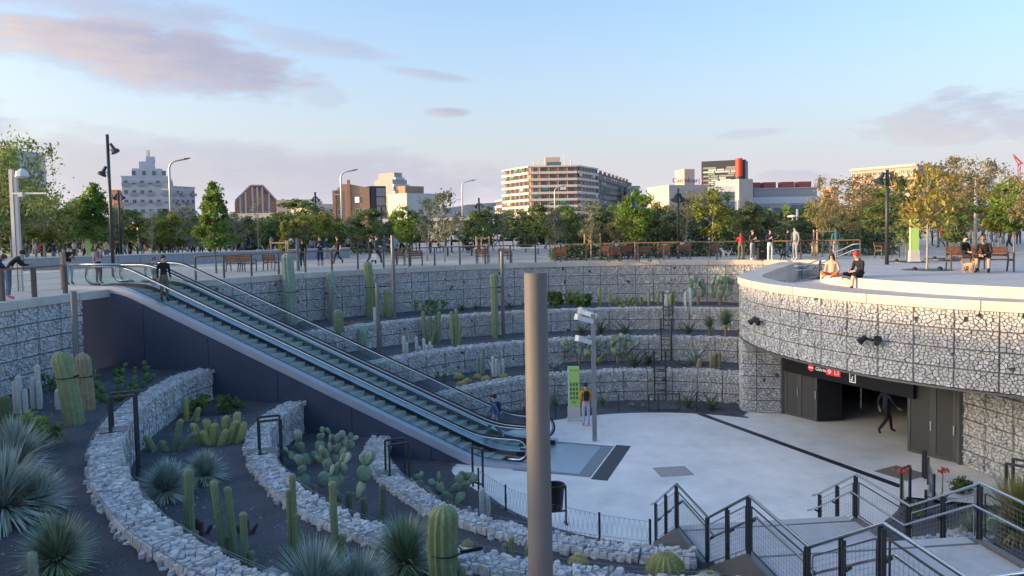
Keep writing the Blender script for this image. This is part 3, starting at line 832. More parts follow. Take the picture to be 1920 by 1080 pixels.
# ------------------------------------------------------------------ stairs at lower right
def stairs():
    t = thing('staircase', 'concrete stair with landings and steel handrails climbing towards the viewer', 'stairs')
    PINK = M('stair_concrete', (0.50, 0.475, 0.47), 0.8, 0.09, 4, 0.1, 40, var2=.06)
    O = Vector((3.28, 17.55, 0)); dv = Vector((0.095, -1, 0)).normalized(); dw = Vector((-dv.y, dv.x, 0)); W = 3.85
    def S_(v, w, z): p = O + dv * v + dw * w; return Vector((p.x, p.y, z))
    prof = [(0.0, ZF), (1.65, -4.4), (3.55, -4.4), (5.45, -3.32), (7.45, -3.32), (9.2, -2.32), (10.6, -2.32), (12.4, -1.3), (14.0, -1.3), (15.6, -0.05)]
    def zs(v):
        for (a, za), (b, zb) in zip(prof, prof[1:]):
            if a <= v <= b: return za + (zb - za) * (v - a) / (b - a)
        return prof[-1][1] if v > 0 else ZF
    for (a, za), (b, zb) in zip(prof, prof[1:]):
        if abs(za - zb) < 1e-6:
            mb = MB(); mb.slab([S_(a, 0, 0), S_(b, 0, 0)], [S_(a, W, 0), S_(b, W, 0)], za - .28, za); fix_normals(mb.build('landing', PINK, t))
            mb = MB(); mb.slab([S_(a - .002, 0, 0), S_(a + .06, 0, 0)], [S_(a - .002, W, 0), S_(a + .06, W, 0)], za - .05, za + .004); fix_normals(mb.build('nosing', GREYSTEEL, t))
        else:
            n = round((zb - za) / .165)
            for i in range(n):
                v0 = a + (b - a) * i / n; v1 = a + (b - a) * (i + 1) / n; z = za + (zb - za) * (i + 1) / n
                if i == n - 1: z -= .004
                mb = MB(); mb.slab([S_(v0, .02, 0), S_(v1 - .002, .02, 0)], [S_(v0, W - .02, 0), S_(v1 - .002, W - .02, 0)], z - .3, z); fix_normals(mb.build('step', PINK, t))
    # stringers
    V = [p[0] for p in prof]
    for w0, w1 in ((-.12, .0), (W, W + .12)):
        mb = MB(); mb.slab([S_(v, w0, 0) for v in V], [S_(v, w1, 0) for v in V], lambda i: prof[i][1] - .45, lambda i: prof[i][1] + .06); fix_normals(mb.build('stringer', GREYSTEEL, t))
    # railings on both sides
    wire = M('mesh_wire', (.30, .31, .33), .4, .05, metal=.7)
    for side, w in ((0, -.06), (1, W + .06)):
        r = thing('stair_railing', ('left' if side == 0 else 'right') + ' handrail of the stairs with dark posts and wire mesh', 'railing', group='stair handrails')
        inn = .12 if side == 0 else -.12
        kn = [(-.35, ZF - .0)] + prof
        post_v = [0.05, .85, 1.62, 3.5, 4.5, 5.42, 7.4, 8.3, 9.15, 10.55, 11.5, 12.35]
        for v in post_v:
            mb = MB()
            for dx in (-.035, .035): mb.bar(S_(v + dx, w, zs(v) - .3), S_(v + dx, w, zs(v) + .97), .055, .02)
            mb.bar(S_(v, w, zs(v) + .55), S_(v, w + inn, zs(v) + .62), .03, .04)
            mb.build('post', DARKSTEEL, r)
        tv = [(-.3, .86)] + [(p[0], 1.0) for p in prof[:8]]
        mb = MB(); mb.tube([S_(v, w, zs(max(v, 0)) + h) for v, h in tv], .026, 8); mb.build('top_rail', STAIN, r, smooth=True)
        mb = MB(); mb.tube([S_(v, w + inn, zs(max(v, 0)) + h - .36) for v, h in tv], .022, 8); mb.build('hand_rail', STAIN, r, smooth=True)
        for k, (a, b) in enumerate(((.1, 1.5), (1.75, 3.4), (3.6, 5.3), (5.55, 7.3), (7.55, 9.05), (9.3, 10.5))):
            fr = MB(); q = [(a, .14), (b, .14), (b, .86), (a, .86)]
            P = [S_(v, w, zs(v) + h) for v, h in q]
            for i in range(4): fr.bar(P[i], P[(i + 1) % 4], .02, .02)
            f = fr.build('infill_frame', DARKSTEEL if k % 2 else STAIN, r)
            me = MB(); n = int((b - a) / .085)
            for i in range(1, n):
                v = a + (b - a) * i / n; me.bar(S_(v, w, zs(v) + .14), S_(v, w, zs(v) + .86), .003, .003)
            for j in range(1, 9):
                h = .14 + .72 * j / 9; me.bar(S_(a, w, zs(a) + h), S_(b, w, zs(b) + h), .003, .003)
            o = me.build('wire_mesh', wire, f)
stairs()

# ------------------------------------------------------------------ posts and columns in the garden
def cyl_post(name, label, x, y, z0, z1, r0, r1=None, mat=None, group=None, cat='post'):
    t = thing(name, label, cat, (x, y, z0), 0, group)
    mb = MB(); r1 = r1 or r0
    mb.lathe([(r0, -.15), (r0, 0), (r1, z1 - z0 - .01), (r1 * .96, z1 - z0)], n=24); mb.build('shaft', mat or GREYSTEEL, t, smooth=False)
    for p in t.children[0].data.polygons: p.use_smooth = abs(p.normal.z) < .6
    mb = MB(); mb.lathe([(r0 * 1.7, -.05), (r0 * 1.7, .02), (r0 * 1.05, .03)], n=16); mb.build('base_flange', mat or GREYSTEEL, t)
    return t
COLM = M('column_paint', (0.118, 0.114, 0.114), 0.62, 0.06, 3, 0.05, 60, spec=0.22, var2=.08, scale2=1.2)
p = atY(1001.5, 511, 6.0)
cyl_post('steel_column', 'large grey steel column in the foreground with a warm sunlit side', p.x + .01, 6.0, -2.4, p.z, .104, .090, COLM, cat='column')
for (a, b, c_, d_, lev, lab) in ((552, 447, 562, 592, 0, 'grey support post beside the tallest cactus on the left'), (733, 441, 740, 603, 0, 'tall grey post between cacti on the upper far terrace'),
        (621, 537, 624, 646, 1, 'short grey post behind the escalator glass, by the barrel cactus'), (707, 531, 711, 664, 1, 'grey post right of the spiny barrel cacti'),
        (938, 471, 944, 632, 1, 'slim grey post beside the cactus left of the foreground column'), (132, 546, 147, 745, 0, 'grey post in front of the dark escalator wall')):
    zb = ZT[lev] - (drop(172) if a < 300 else 0); q = at(c_, d_, zb); top = atY(a, b, q.y)
    cyl_post('support_post', lab, q.x, q.y, zb, top.z, .088, None, GREYSTEEL, 'support posts for the cacti')

# ------------------------------------------------------------------ rim railings
def railing(label, pts, spacing=1.45, h=1.02, post=.05, wood=WOODR):
    P = Path(pts, 6); t = thing('plaza_railing', label, 'railing')
    n = int(P.len / spacing)
    for i in range(n + 1):
        p, nn = P.at(P.len * i / n); d = Vector((nn.y, -nn.x, 0)); mb = MB()
        mb.obox(p + Vector((0, 0, h / 2)), d, nn, (0, 0, 1), post * 1.7, post, h); mb.build('post', CORTEN if False else M('post_brown', (.10, .085, .08), .55), t)
    Q = [P.at(P.len * i / 60)[0] for i in range(61)]
    mb = MB(); mb.slab([P.at(P.len * i / 60)[0] + P.at(P.len * i / 60)[1] * .045 for i in range(61)], [P.at(P.len * i / 60)[0] - P.at(P.len * i / 60)[1] * .045 for i in range(61)], h, h + .055); fix_normals(mb.build('wood_handrail', wood, t))
    for z in (.2, .4, .6, .8):
        mb = MB(); mb.tube([q + Vector((0, 0, z)) for q in Q], .004, 4, cap=False); mb.build('cable', STAIN, t)
    return t
railing('long railing with wooden handrail along the far rim of the pit', [PC(a, R1 + .3) for a in range(152, 58, -6)] + [(16.6, 41.6), (18.6, 41.0)])
railing('railing with wooden handrail at the left edge of the photo', [PC(a, R1 + .3) for a in (189, 184, 179, 174, 169.5)], 1.35, 1.0, .09)
# ------------------------------------------------------------------ buildings
WING = M('window_glass', (0.05, 0.06, 0.075), 0.12, 0.3, 0.4, spec=0.8); WFRM = M('window_frame', (0.5, 0.5, 0.5), 0.6)
SHUT = M('roller_shutter', (0.42, 0.42, 0.40), 0.7, 0.1, 3)
_winmesh = {}
def win_mesh(w, h, glass=None, frame=None, key=''):
    k = (round(w, 2), round(h, 2), key)
    if k not in _winmesh:
        mb = MB(); f = .12
        mb.cur = 0; mb.box(0, 0, h / 2, w - 2 * f, .06, h - 2 * f)
        mb.cur = 1
        mb.box(-(w - f) / 2, -.05, h / 2, f, .16, h); mb.box((w - f) / 2, -.05, h / 2, f, .16, h); mb.box(0, -.05, h - f / 2, w - 2 * f, .16, f); mb.box(0, -.08, f / 2, w - 2 * f, .22, f)
        mb.box(0, -.05, h / 2, .07, .12, h - 2 * f)
        me = bpy.data.meshes.new('window'); me.from_pydata(mb.v, [], mb.f); me.materials.append(glass or WING); me.materials.append(frame or WFRM)
        me.polygons.foreach_set('material_index', mb.mi); me.update(); _winmesh[k] = me
    return _winmesh[k]
class Face:
    def __init__(s, a, b): s.a = Vector((a[0], a[1], 0)); s.b = Vector((b[0], b[1], 0)); d = s.b - s.a; s.L = d.length; s.d = d / s.L; s.n = Vector((s.d.y, -s.d.x, 0)); s.rz = atan2(s.d.y, s.d.x)
    def P(s, u, out, z): p = s.a + s.d * u + s.n * out; return Vector((p.x, p.y, z))
def put_window(t, fc, u, z, w, h, out=.02, key='', glass=None, frame=None):
    o = bpy.data.objects.new('window', win_mesh(w, h, glass, frame, key)); COL.objects.link(o); o.parent = t
    o.location = fc.P(u, out, z); o.rotation_euler = (0, 0, fc.rz); return o
def pbox(t, name, fc, u0, u1, out0, out1, z0, z1, mat):
    mb = MB(); c_ = fc.P((u0 + u1) / 2, (out0 + out1) / 2, (z0 + z1) / 2); mb.obox(c_, fc.d, fc.n, (0, 0, 1), u1 - u0, out1 - out0, z1 - z0); return mb.build(name, mat, t)
def body(t, name, poly, z0, z1, mat):
    mb = MB(); mb.prism([(p[0], p[1]) for p in poly], z0, z1); return fix_normals(mb.build(name, mat, t))
def XY(px, Y): v = ray(px, 430); return (v.x * Y / v.y, Y)
def ZY(py, Y, px=960): return atY(px, py, Y).z
BR = random.Random(5)

def slab_block():
    t = thing('apartment_building', 'large apartment block with continuous balconies and green awnings in the centre', 'building')
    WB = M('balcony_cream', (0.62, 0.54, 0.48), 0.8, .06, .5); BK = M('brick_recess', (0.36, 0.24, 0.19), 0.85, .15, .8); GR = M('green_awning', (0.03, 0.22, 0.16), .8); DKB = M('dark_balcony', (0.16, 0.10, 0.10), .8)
    pts = [(934, 392), (948, 372), (997, 350), (1082, 350), (1118, 372), (1182, 470)]
    P = [XY(*q) for q in pts]
    top = ZY(311, 350, 1040); fl = 3.05
    backs = [XY(1190, 480), XY(940, 440)]
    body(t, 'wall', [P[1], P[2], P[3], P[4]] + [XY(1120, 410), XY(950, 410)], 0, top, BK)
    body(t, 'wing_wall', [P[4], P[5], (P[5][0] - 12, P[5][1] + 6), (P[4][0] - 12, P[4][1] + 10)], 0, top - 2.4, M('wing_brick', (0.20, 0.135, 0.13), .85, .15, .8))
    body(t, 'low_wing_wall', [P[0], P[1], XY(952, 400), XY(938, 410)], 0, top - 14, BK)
    nf = int(top / fl)
    for k in range(len(P) - 1):
        fc = Face(P[k], P[k + 1]); wing = k == 4; low = k == 0
        zt = top - (2.4 if wing else 14 if low else 0)
        for i in range(0, nf + 1):
            z = top - i * fl - (2.4 if wing else 14 if low else 0)
            if z < 2: break
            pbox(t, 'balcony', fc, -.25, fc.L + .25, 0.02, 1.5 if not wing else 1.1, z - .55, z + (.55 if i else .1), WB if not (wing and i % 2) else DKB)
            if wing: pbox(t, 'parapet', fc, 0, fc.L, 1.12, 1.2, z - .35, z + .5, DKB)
            nb = max(2, int(fc.L / 3.6))
            for j in range(nb):
                u = fc.L * (j + .5) / nb
                if BR.random() < .8: put_window(t, fc, u, z - 2.75, 2.2, 2.0, .08, 'b', frame=M('frame_pale', (.45, .42, .4), .7))
                r = BR.random()
                if r < .10: pbox(t, 'awning', fc, u - 1.5, u + 1.5, 1.45, 1.6, z - 1.9, z - .55, GR)
                elif r < .16: pbox(t, 'awning', fc, u - 1.4, u + 1.4, 1.3, 1.45, z - 1.8, z - .55, M('white_awning', (.6, .58, .55), .8))
                if j: pbox(t, 'partition', fc, u - fc.L / nb / 2 - .06, u - fc.L / nb / 2 + .06, .05, 1.3, z - 2.6, z - .56, WB)
    # roof things
    fc = Face(P[2], P[3]); ph = MB()
    pbox(t, 'penthouse', fc, fc.L * .33, fc.L * .66, -9, -3, top, top + 4.2, M('penthouse_pink', (.58, .42, .33), .8)); pbox(t, 'penthouse_window', fc, fc.L * .36, fc.L * .68, -3, -2.8, top + .4, top + 2.0, M('teal_glass', (.08, .18, .22), .2))
    for u, h in ((.08, 2.2), (.18, 4), (.76, 4.8), (.9, 2.5)): 
        q = fc.P(fc.L * u, -3, 0); mb = MB(); mb.tube([(q.x, q.y, top), (q.x, q.y, top + h)], .25, 6); mb.build('chimney', WB, t)
    fc = Face(P[4], P[5])
    for i in range(9):
        q = fc.P(fc.L * (i + .5) / 9, -1, 0); mb = MB(); mb.box(q.x, q.y, top - 1.4, 1.3, 1.3, 2.4); mb.box(q.x, q.y, top + .1, 1.6, 1.6, .25); mb.build('chimney', DKB, t)
slab_block()

def simple_block(name, label, px0, px1, Y, py_top, wall, floors=None, nb=None, depth=14, skew=0.0, winw=1.2, winh=1.5, balc=None, cat='building', roof=None, left_face=True, frac=.9, z0=0, shut=.25):
    """block seen from the plaza: front face between two bearings, left return face, windows cut one by one"""
    t = thing(name, label, cat)
    a, b = XY(px0, Y), XY(px1, Y + skew); top = ZY(py_top, Y, (px0 + px1) / 2)
    fc = Face(a, b); q0 = fc.P(0, -depth, 0); q1 = fc.P(fc.L, -depth, 0)
    body(t, 'wall', [a, b, (q1.x, q1.y), (q0.x, q0.y)], z0, top, wall)
    rim = MB(); rim.obox(fc.P(fc.L / 2, -.1, top + .2), fc.d, fc.n, (0, 0, 1), fc.L + .4, .5, .4); rim.build('cornice', roof or wall, t)
    fl = 3.1; floors = floors or int(top / fl); nb = nb or max(2, int(fc.L / 3.2))
    for f in (fc, Face((q0.x, q0.y), a), Face(b, (q1.x, q1.y))):
        m = nb if f is fc else max(2, int(depth / 3.5))
        for i in range(floors):
            z = top - (i + 1) * fl + .6
            if z < 2: break
            for j in range(m):
                u = f.L * (j + .5) / m
                if BR.random() < frac: put_window(t, f, u, z, winw, winh, .02, 'w')
                if BR.random() < shut * .6: pbox(t, 'shutter', f, u - winw / 2, u + winw / 2, .12, .2, z + winh * .45, z + winh, SHUT)
            if balc and f is fc and i % 1 == 0:
                for j in range(m):
                    if (j + i) % 2 == 0:
                        u = f.L * (j + .5) / m; pbox(t, 'balcony', f, u - winw * .9, u + winw * .9, .05, 1.0, z - .35, z + .55, balc)
    return t, fc, top
WHITE = M('white_render', (0.47, 0.49, 0.53), .85, .05, .6); CREAM = M('cream_render', (0.60, 0.53, 0.45), .85, .06, .6); BRICK = M('brown_brick', (0.33, 0.22, 0.155), .9, .12, 1.2); REDB = M('red_brick', (0.42, 0.19, 0.13), .9, .1, 1.0); GREYR = M('grey_render', (.42, .42, .43), .85, .06, .6); PINK = M('pink_render', (.46, .30, .25), .85, .06, .6)
GREYBAL = M('grey_balcony', (.30, .31, .33), .8)
def city():
    # white stepped block on the left
    t, fc, top = simple_block('apartment_building', 'white apartment block with stepped rooftop, left of the curved street lamp', 232, 322, 250, 331, WHITE, 6, 6, 16, 5, 1.3, 1.5, GREYBAL)
    pbox(t, 'attic', fc, 3.0, fc.L - 2.5, -12, -2, top, top + 3.0, WHITE); pbox(t, 'attic', fc, 5.0, fc.L - 5, -11, -3.5, top + 3.0, top + 5.4, WHITE); pbox(t, 'stair_tower', fc, 7.0, 9.6, -8, -5, top + 5.4, top + 7.2, WHITE)
    q = fc.P(7.6, -6, 0); mb = MB(); mb.box(q.x, q.y, top + 8.3, .8, .8, 2.2); mb.build('chimney', WHITE, t)
    for u in (3.5, 6.5, 9.5, 12.5): put_window(t, fc, u, top + .6, 1.3, 1.7, -1.95, 'a')
    simple_block('apartment_building', 'red brick flats half hidden left of the white block', 208, 228, 275, 358, REDB, 5, 2, 10)
    simple_block('apartment_building', 'low grey flats just right of the curved street lamp', 322, 368, 265, 350, GREYR, 4, 5, 12, 10, balc=GREYBAL)
    simple_block('apartment_building', 'pale terraced houses below the gabled brick roof', 430, 520, 255, 402, M('pale_stone', (.5, .49, .46), .85, .06), 3, 8, 12)
    # gabled red brick building
    t = thing('brick_building', 'gabled red brick building with white pilasters, left of centre', 'building'); a, b = XY(443, 275), XY(520, 280); fc = Face(a, b)
    ze, zr = ZY(376, 275, 480), ZY(348, 275, 480); k = [0, .38, .68, 1.0]; zt = [ze, zr, zr, ze]
    mb = MB(); pl = [fc.P(fc.L * q, 0, 0) for q in k] + [fc.P(fc.L * q, -14, 0) for q in reversed(k)]; mb.prism([(p_.x, p_.y) for p_ in pl], 0, zt + zt[::-1]); fix_normals(mb.build('wall', REDB, t))
    for u in (.12, .25, .42, .54, .66, .82): pbox(t, 'pilaster', fc, fc.L * u - .3, fc.L * u + .3, .02, .25, 0, ze + (zr - ze) * min(1, u / .38, (1 - u) / .32) - .4, M('pilaster_white', (.55, .53, .5), .8))
    for (u0, z_0), (u1, z_1) in zip(zip(k, zt), list(zip(k, zt))[1:]):
        mb = MB(); p0, p1 = fc.P(fc.L * u0, .2, z_0 + .2), fc.P(fc.L * u1, .2, z_1 + .2); mb.bar(p0, p1, .8, .5); mb.build('roof_edge', GREYR, t)
    for u in (.3, .48, .75): put_window(t, fc, fc.L * u, ze - 4, 1.2, 1.8, .03, 'g')
    simple_block('apartment_building', 'white low-rise houses with shallow balconies left of the brick gable wall', 592, 626, 245, 384, M('offwhite', (.58, .58, .54), .85, .05), 4, 4, 12, 6, balc=GREYBAL)
    simple_block('apartment_building', 'grey distant flats above the dark green trees', 520, 592, 300, 376, GREYR, 4, 8, 12, 0)
    # brick party wall building with dark lift tower and white flank
    t = thing('brick_building', 'tall brown brick building with one lit window and dark glass lift tower', 'building'); Y = 225
    a, b = XY(627, Y), XY(694, Y); fc = Face(a, b); zl, zp, zr = ZY(362, Y, 640), ZY(345, Y, 660), ZY(352, Y, 690)
    mb = MB(); pl = [fc.P(fc.L * q, 0, 0) for q in (0, .25, .45, 1)] + [fc.P(fc.L * q, -16, 0) for q in (1, .45, .25, 0)]; zz = [zl, zp, zp, zr]; mb.prism([(q.x, q.y) for q in pl], 0, zz + zz[::-1]); fix_normals(mb.build('wall', BRICK, t))
    pbox(t, 'chimney_pilaster', fc, fc.L * .40, fc.L * .48, .02, .4, 0, zp + 1.2, M('pil_brick', (.30, .17, .11), .9)); pbox(t, 'corner_pier', fc, -.2, .7, .02, .4, 0, zl + .8, M('pil_brick', (.3, .17, .11), .9))
    LIT = M('lit_window', (1.0, 0.72, 0.36), .5, 0, emit=0.55)
    for z in (ZY(380, Y, 670), ZY(402, Y, 670)): put_window(t, fc, fc.L * .66, z, 1.3, 1.7, .03, 'lit' if z > ZY(390, Y, 670) else 'n', glass=LIT if z > ZY(390, Y, 670) else None)
    for u in (.15, .85): put_window(t, fc, fc.L * u, ZY(402, Y, 670), 1.0, 1.6, .03, 'n')
    f2 = Face(XY(694, Y + .5), XY(726, Y + 3)); DG = M('tower_dark', (.035, .037, .045), .4); pbox(t, 'lift_tower', f2, .6, f2.L, -6, -.2, 0, ZY(348, Y, 710), DG)
    f3 = Face(XY(694, Y), XY(706, Y + 8)); pbox(t, 'side_wall', f3, 0, f3.L, -5, 0, 0, zr - .2, M('side_brick', (.26, .19, .16), .9))
    for i in range(4): pbox(t, 'glass_storey', f2, f2.L * .42, f2.L * .95, -.18, .05, ZY(420 - i * 17.5, Y, 710), ZY(404.5 - i * 17.5, Y, 710), M('tower_glass', (.20, .23, .28), .12, .1, .5, metal=.4))
    f4 = Face(XY(729, Y), XY(764, Y - 6)); pbox(t, 'white_flank', f4, 0, f4.L, -12, 0, 0, ZY(364, Y, 745), M('flank_white', (.46, .46, .46), .85, .05, .6)); put_window(t, f4, f4.L * .6, ZY(402, Y, 745), .5, 3, .02, 's')
    pbox(t, 'top_storey', f4, 0, f4.L * .5, -10, -3, ZY(364, Y, 745), ZY(349, Y, 745), BRICK)
    t, fc, top = simple_block('apartment_building', 'stepped balcony flats behind the white flank wall', 746, 794, 255, 362, M('flats_grey', (.36, .34, .33), .85, .08), 5, 6, 12, 10, 1.8, 1.6, M('bal_white', (.55, .54, .52), .8))
    for i, (u0, u1) in enumerate(((.0, .78), (.05, .6), (.2, .5))): pbox(t, 'setback_storey', fc, fc.L * u0, fc.L * u1, -11, -1.5 - i, top + i * 2.4, top + 2.4 + i * 2.4, M('flats_grey', (.36, .34, .33), .85)); pbox(t, 'terrace_band', fc, fc.L * u0 - .3, fc.L * u1 + .3, -1.5 - i, -.6 - i, top + i * 2.4 - .2, top + .8 + i * 2.4, M('bal_white', (.55, .54, .52), .8))
    simple_block('apartment_building', 'far brown rooftops between the white pavilion and the curved lamp', 790, 930, 420, 416, M('far_brown', (.30, .22, .2), .9, .1, .3), 2, 14, 14)
    # round tower and flats right of the big block
    simple_block('apartment_building', 'slim grey tower block right behind the big balcony block', 1176, 1200, 420, 350, M('tower_grey', (.34, .32, .31), .85), 7, 4, 12); simple_block('apartment_building', 'pale green flats at the right foot of the big block', 1192, 1218, 400, 366, M('flats_green', (.36, .38, .36), .85), 6, 4, 14)
    simple_block('apartment_building', 'distant orange roofed house between the two large blocks', 1216, 1254, 430, 389, M('far_orange', (.55, .33, .24), .9), 3, 5, 14)
    # shopping centre: blank beige volume, striped tower with a red cylinder, glass front
    t = thing('shopping_centre', 'beige shopping centre with rooftop lettering and striped tower with red cylinder', 'building'); Y = 290
    BEI = M('beige_panel', (.42, .395, .375), .85, .04, .4); f = Face(XY(1255, Y), XY(1328, Y + 4)); zt = ZY(346, Y, 1290)
    pbox(t, 'wall', f, 0, f.L, -20, 0, 0, zt, BEI); pbox(t, 'glass_front', f, f.L * .42, f.L * .85, .02, .25, zt - 12, zt - 2.4, M('gold_glass', (.62, .48, .30), .15, .2, .3, metal=.5))
    for i in range(4): pbox(t, 'mullion', f, f.L * (.42 + .43 * i / 3) - .15, f.L * (.42 + .43 * i / 3) + .15, .25, .45, zt - 12, zt - 2.2, BEI)
    pbox(t, 'roof_box', f, f.L * .58, f.L * .85, -14, -6, zt, zt + 6.4, M('pink_box', (.60, .45, .36), .8)); text_at(t, 'Carrefour', f.P(f.L * .12, -1.0, zt + .9), f.rz, 2.6, M('sign_blue', (.06, .07, .22), .6), 'roof_lettering', .25)
    text_at(t, '( C', f.P(f.L * .78, -1.0, zt + .9), f.rz, 2.6, M('sign_red', (.5, .08, .07), .6), 'roof_lettering', .25)
    f2 = Face(XY(1316, Y + 8), XY(1398, Y + 2)); z0, z1 = ZY(358, Y, 1350), ZY(299, Y, 1350); DK = M('stripe_dark', (.045, .05, .06), .5); LT = M('stripe_light', (.50, .56, .52), .6); MG = M('stripe_mid', (.26, .31, .29), .6)
    pbox(t, 'tower', f2, 0, f2.L, -12, 0, 0, z1, DK); n = 12; rr = random.Random(9)
    for i in range(n):
        za = z0 + (z1 - 2.3 - z0) * i / n; u = .04 + (.0 if i % 2 else .12) 
        while u < .78:
            w = rr.uniform(.14, .34); 
            if rr.random() < .68: pbox(t, 'facade_panel', f2, f2.L * u, f2.L * min(.8, u + w), .02, .25, za + .1, za + (z1 - z0) / n - .25, LT if rr.random() < .55 else MG)
            u += w + .02
    q = f2.P(f2.L * .86, .6, 0); mb = MB(); mb.lathe([(1.35, 0), (1.35, ZY(296, Y, 1385) - ZY(330, Y, 1385))], q.x, q.y, ZY(330, Y, 1385), 18); mb.build('red_cylinder', M('red_panel', (.62, .05, .025), .35, .05), t)
    mb = MB(); mb.lathe([(1.38, 0), (1.38, ZY(330, Y, 1385) - ZY(343, Y, 1385))], q.x, q.y, ZY(343, Y, 1385) - .01, 18); mb.build('cylinder_base', DK, t)
    f3 = Face(XY(1328, Y - 6), XY(1388, Y - 8)); zt = ZY(354, Y, 1350); BG_ = M('blue_glass', (.10, .19, .30), .12, .25, .4, metal=.45)
    pbox(t, 'glass_block', f3, 0, f3.L, -8, 0, 0, zt - 1.5, BG_); pbox(t, 'white_fascia', f3, 0, f3.L, -.5, .3, zt - 1.5, zt + .6, M('fascia_white', (.55, .58, .62), .6))
    for i in range(7): pbox(t, 'mullion', f3, f3.L * i / 6 - .1, f3.L * i / 6 + .1, .02, .2, 0, zt - 1.5, GREYBAL)
    for i in range(4): pbox(t, 'transom', f3, 0, f3.L, .02, .15, zt - 5 - i * 3.2, zt - 4.7 - i * 3.2, GREYBAL)
    f4 = Face(XY(1386, Y - 10), XY(1412, Y - 8)); pbox(t, 'end_wall', f4, 0, f4.L, -16, 0, 0, ZY(338, Y, 1400), BEI)
    # long blue glass building
    t = thing('office_building', 'long low building with blue glass and white fascia, red roof boxes', 'building'); f = Face(XY(1412, 300), XY(1536, 300)); zt = ZY(369, 300, 1470)
    pbox(t, 'wall', f, 0, f.L, -15, 0, 0, zt - 2.6, M('office_grey', (.40, .41, .43), .8)); pbox(t, 'white_fascia', f, -.2, f.L + .2, -.4, .4, zt - 2.6, zt, M('fascia_white', (.55, .58, .62), .6))
    pbox(t, 'upper_storey', f, 1, f.L, -14, -2, zt, zt + 3.2, M('upper_grey', (.36, .36, .37), .8, .1)); pbox(t, 'roof_slab', f, 0, f.L + .5, -14.5, -1.6, zt + 3.2, zt + 3.7, GREYR)
    for u in (.06, .30, .58, .84): pbox(t, 'roof_box', f, f.L * u - 2.2, f.L * u + 2.6, -9, -4, zt + 3.7, zt + 6.0, M('roofbox_red', (.38, .10, .09), .8))
    for u0, u1, z_0, z_1 in ((.02, .26, zt - 7.5, zt - 3.6), (.54, .82, zt - 8, zt - 3.2), (.66, .98, zt - 13, zt - 8.6), (.3, .5, zt - 6.6, zt - 4.2)):
        n = int((u1 - u0) * f.L / 1.7)
        for i in range(n): pbox(t, 'window', f, f.L * u0 + (u1 - u0) * f.L * i / n + .08, f.L * u0 + (u1 - u0) * f.L * (i + 1) / n - .08, .02, .12, z_0, z_1, BG_)
    # pink block behind the trees on the right
    t, fc, top = simple_block('apartment_building', 'long pink apartment block rising behind the brown trees on the right', 1596, 1720, 260, 318, PINK, 6, 12, 14, -20, 1.6, 1.4, None)
    for i in range(3): pbox(t, 'terrace_band', fc, fc.L * .05 * i, fc.L, .05, .9, top - .4 - i * 3.1, top + .3 - i * 3.1, M('band_pink', (.62, .44, .37), .8))
    simple_block('apartment_building', 'orange end wall beside the tall tree right of the office building', 1560, 1572, 240, 352, M('end_orange', (.5, .25, .15), .9), 4, 1, 8)
    simple_block('apartment_building', 'grey block showing above the tree at the left edge', -20, 22, 150, 278, M('edge_grey', (.40, .42, .44), .85), 8, 3, 12)
    simple_block('apartment_building', 'far dark street fronts between the tree trunks on the right', 1690, 1960, 170, 428, M('street_dark', (.16, .14, .13), .8, .3, .4), 2, 16, 8, 0, 2.2, 2.2)
    # white pavilion across the plaza
    t = thing('pavilion', 'long white two-storey pavilion with slim columns beyond the plaza', 'building'); Y = 118; f = Face(XY(722, Y), XY(984, Y)); zr, zf = ZY(408, Y, 850), ZY(446, Y, 850); PW = M('pavilion_white', (.62, .63, .65), .7, .03)
    pbox(t, 'roof', f, -.3, f.L + .3, -10, 1.2, zr - .45, zr, PW); pbox(t, 'floor_slab', f, -.2, f.L + .2, -9, 1.0, zf - .3, zf + .35, PW)
    for i in range(28): pbox(t, 'column', f, f.L * i / 27 - .09, f.L * i / 27 + .09, .55, .75, zf + .35, zr - .45, PW)
    pbox(t, 'back_wall', f, f.L * .04, f.L, -3, -2.7, zf + .35, zr - .45, M('pav_wall', (.50, .51, .52), .8)); pbox(t, 'front_panel', f, f.L * .24, f.L * .62, -1.0, -.8, zf + .35, zr - 1.0, PW)
    for i in range(9): put_window(t, f, f.L * (.66 + .035 * i), zf + .8, .8, 1.8, -2.6, 'p')
    pbox(t, 'ground_wall', f, 0, f.L, -7, -5, 0, zf - .3, M('pav_ground', (.12, .12, .13), .7)); 
    for i in range(14): pbox(t, 'ground_column', f, f.L * i / 13 - .12, f.L * i / 13 + .12, .3, .55, 0, zf - .3, PW)
    # red construction crane on the far right
    t = thing('tower_crane', 'red tower crane jib at the right edge of the skyline', 'crane'); Y = 320; x0 = XY(1909, Y)[0]; RC = M('crane_red', (.55, .12, .08), .6)
    z1 = ZY(305, Y, 1909)
    for dx in (-.5, .5): mb = MB(); mb.bar((x0 + dx, Y, 0), (x0 + dx, Y, z1), .25, .25); mb.build('mast', RC, t)
    mb = MB(); mb.bar((x0 - 2.6, Y, z1 + 3.4), (x0 + 1.5, Y, z1 - .6), .5, .5); mb.bar((x0 - 2.2, Y, z1 + 2.2), (x0, Y, z1 - 1), .3, .3); mb.build('jib', RC, t)
    for i in range(12): mb = MB(); mb.bar((x0 - .5, Y, z1 * i / 12), (x0 + .5, Y, z1 * (i + 1) / 12), .15, .15); mb.build('lattice', RC, t)
    # far hills, wooded green with the blue of distant haze mixed into the colour
    mb = MB(); hr = random.Random(2); H = []
    for i in range(61):
        x = -1500 + 2600 * i / 60; H.append((x, 60 + 55 * math.exp(-((x + 120) / 260) ** 2) + 30 * math.exp(-((x + 700) / 300) ** 2) + hr.uniform(-4, 4)))
    for x, h in H: mb.v += [(x, 3300, -5), (x, 3500, h), (x, 4200, -5)]
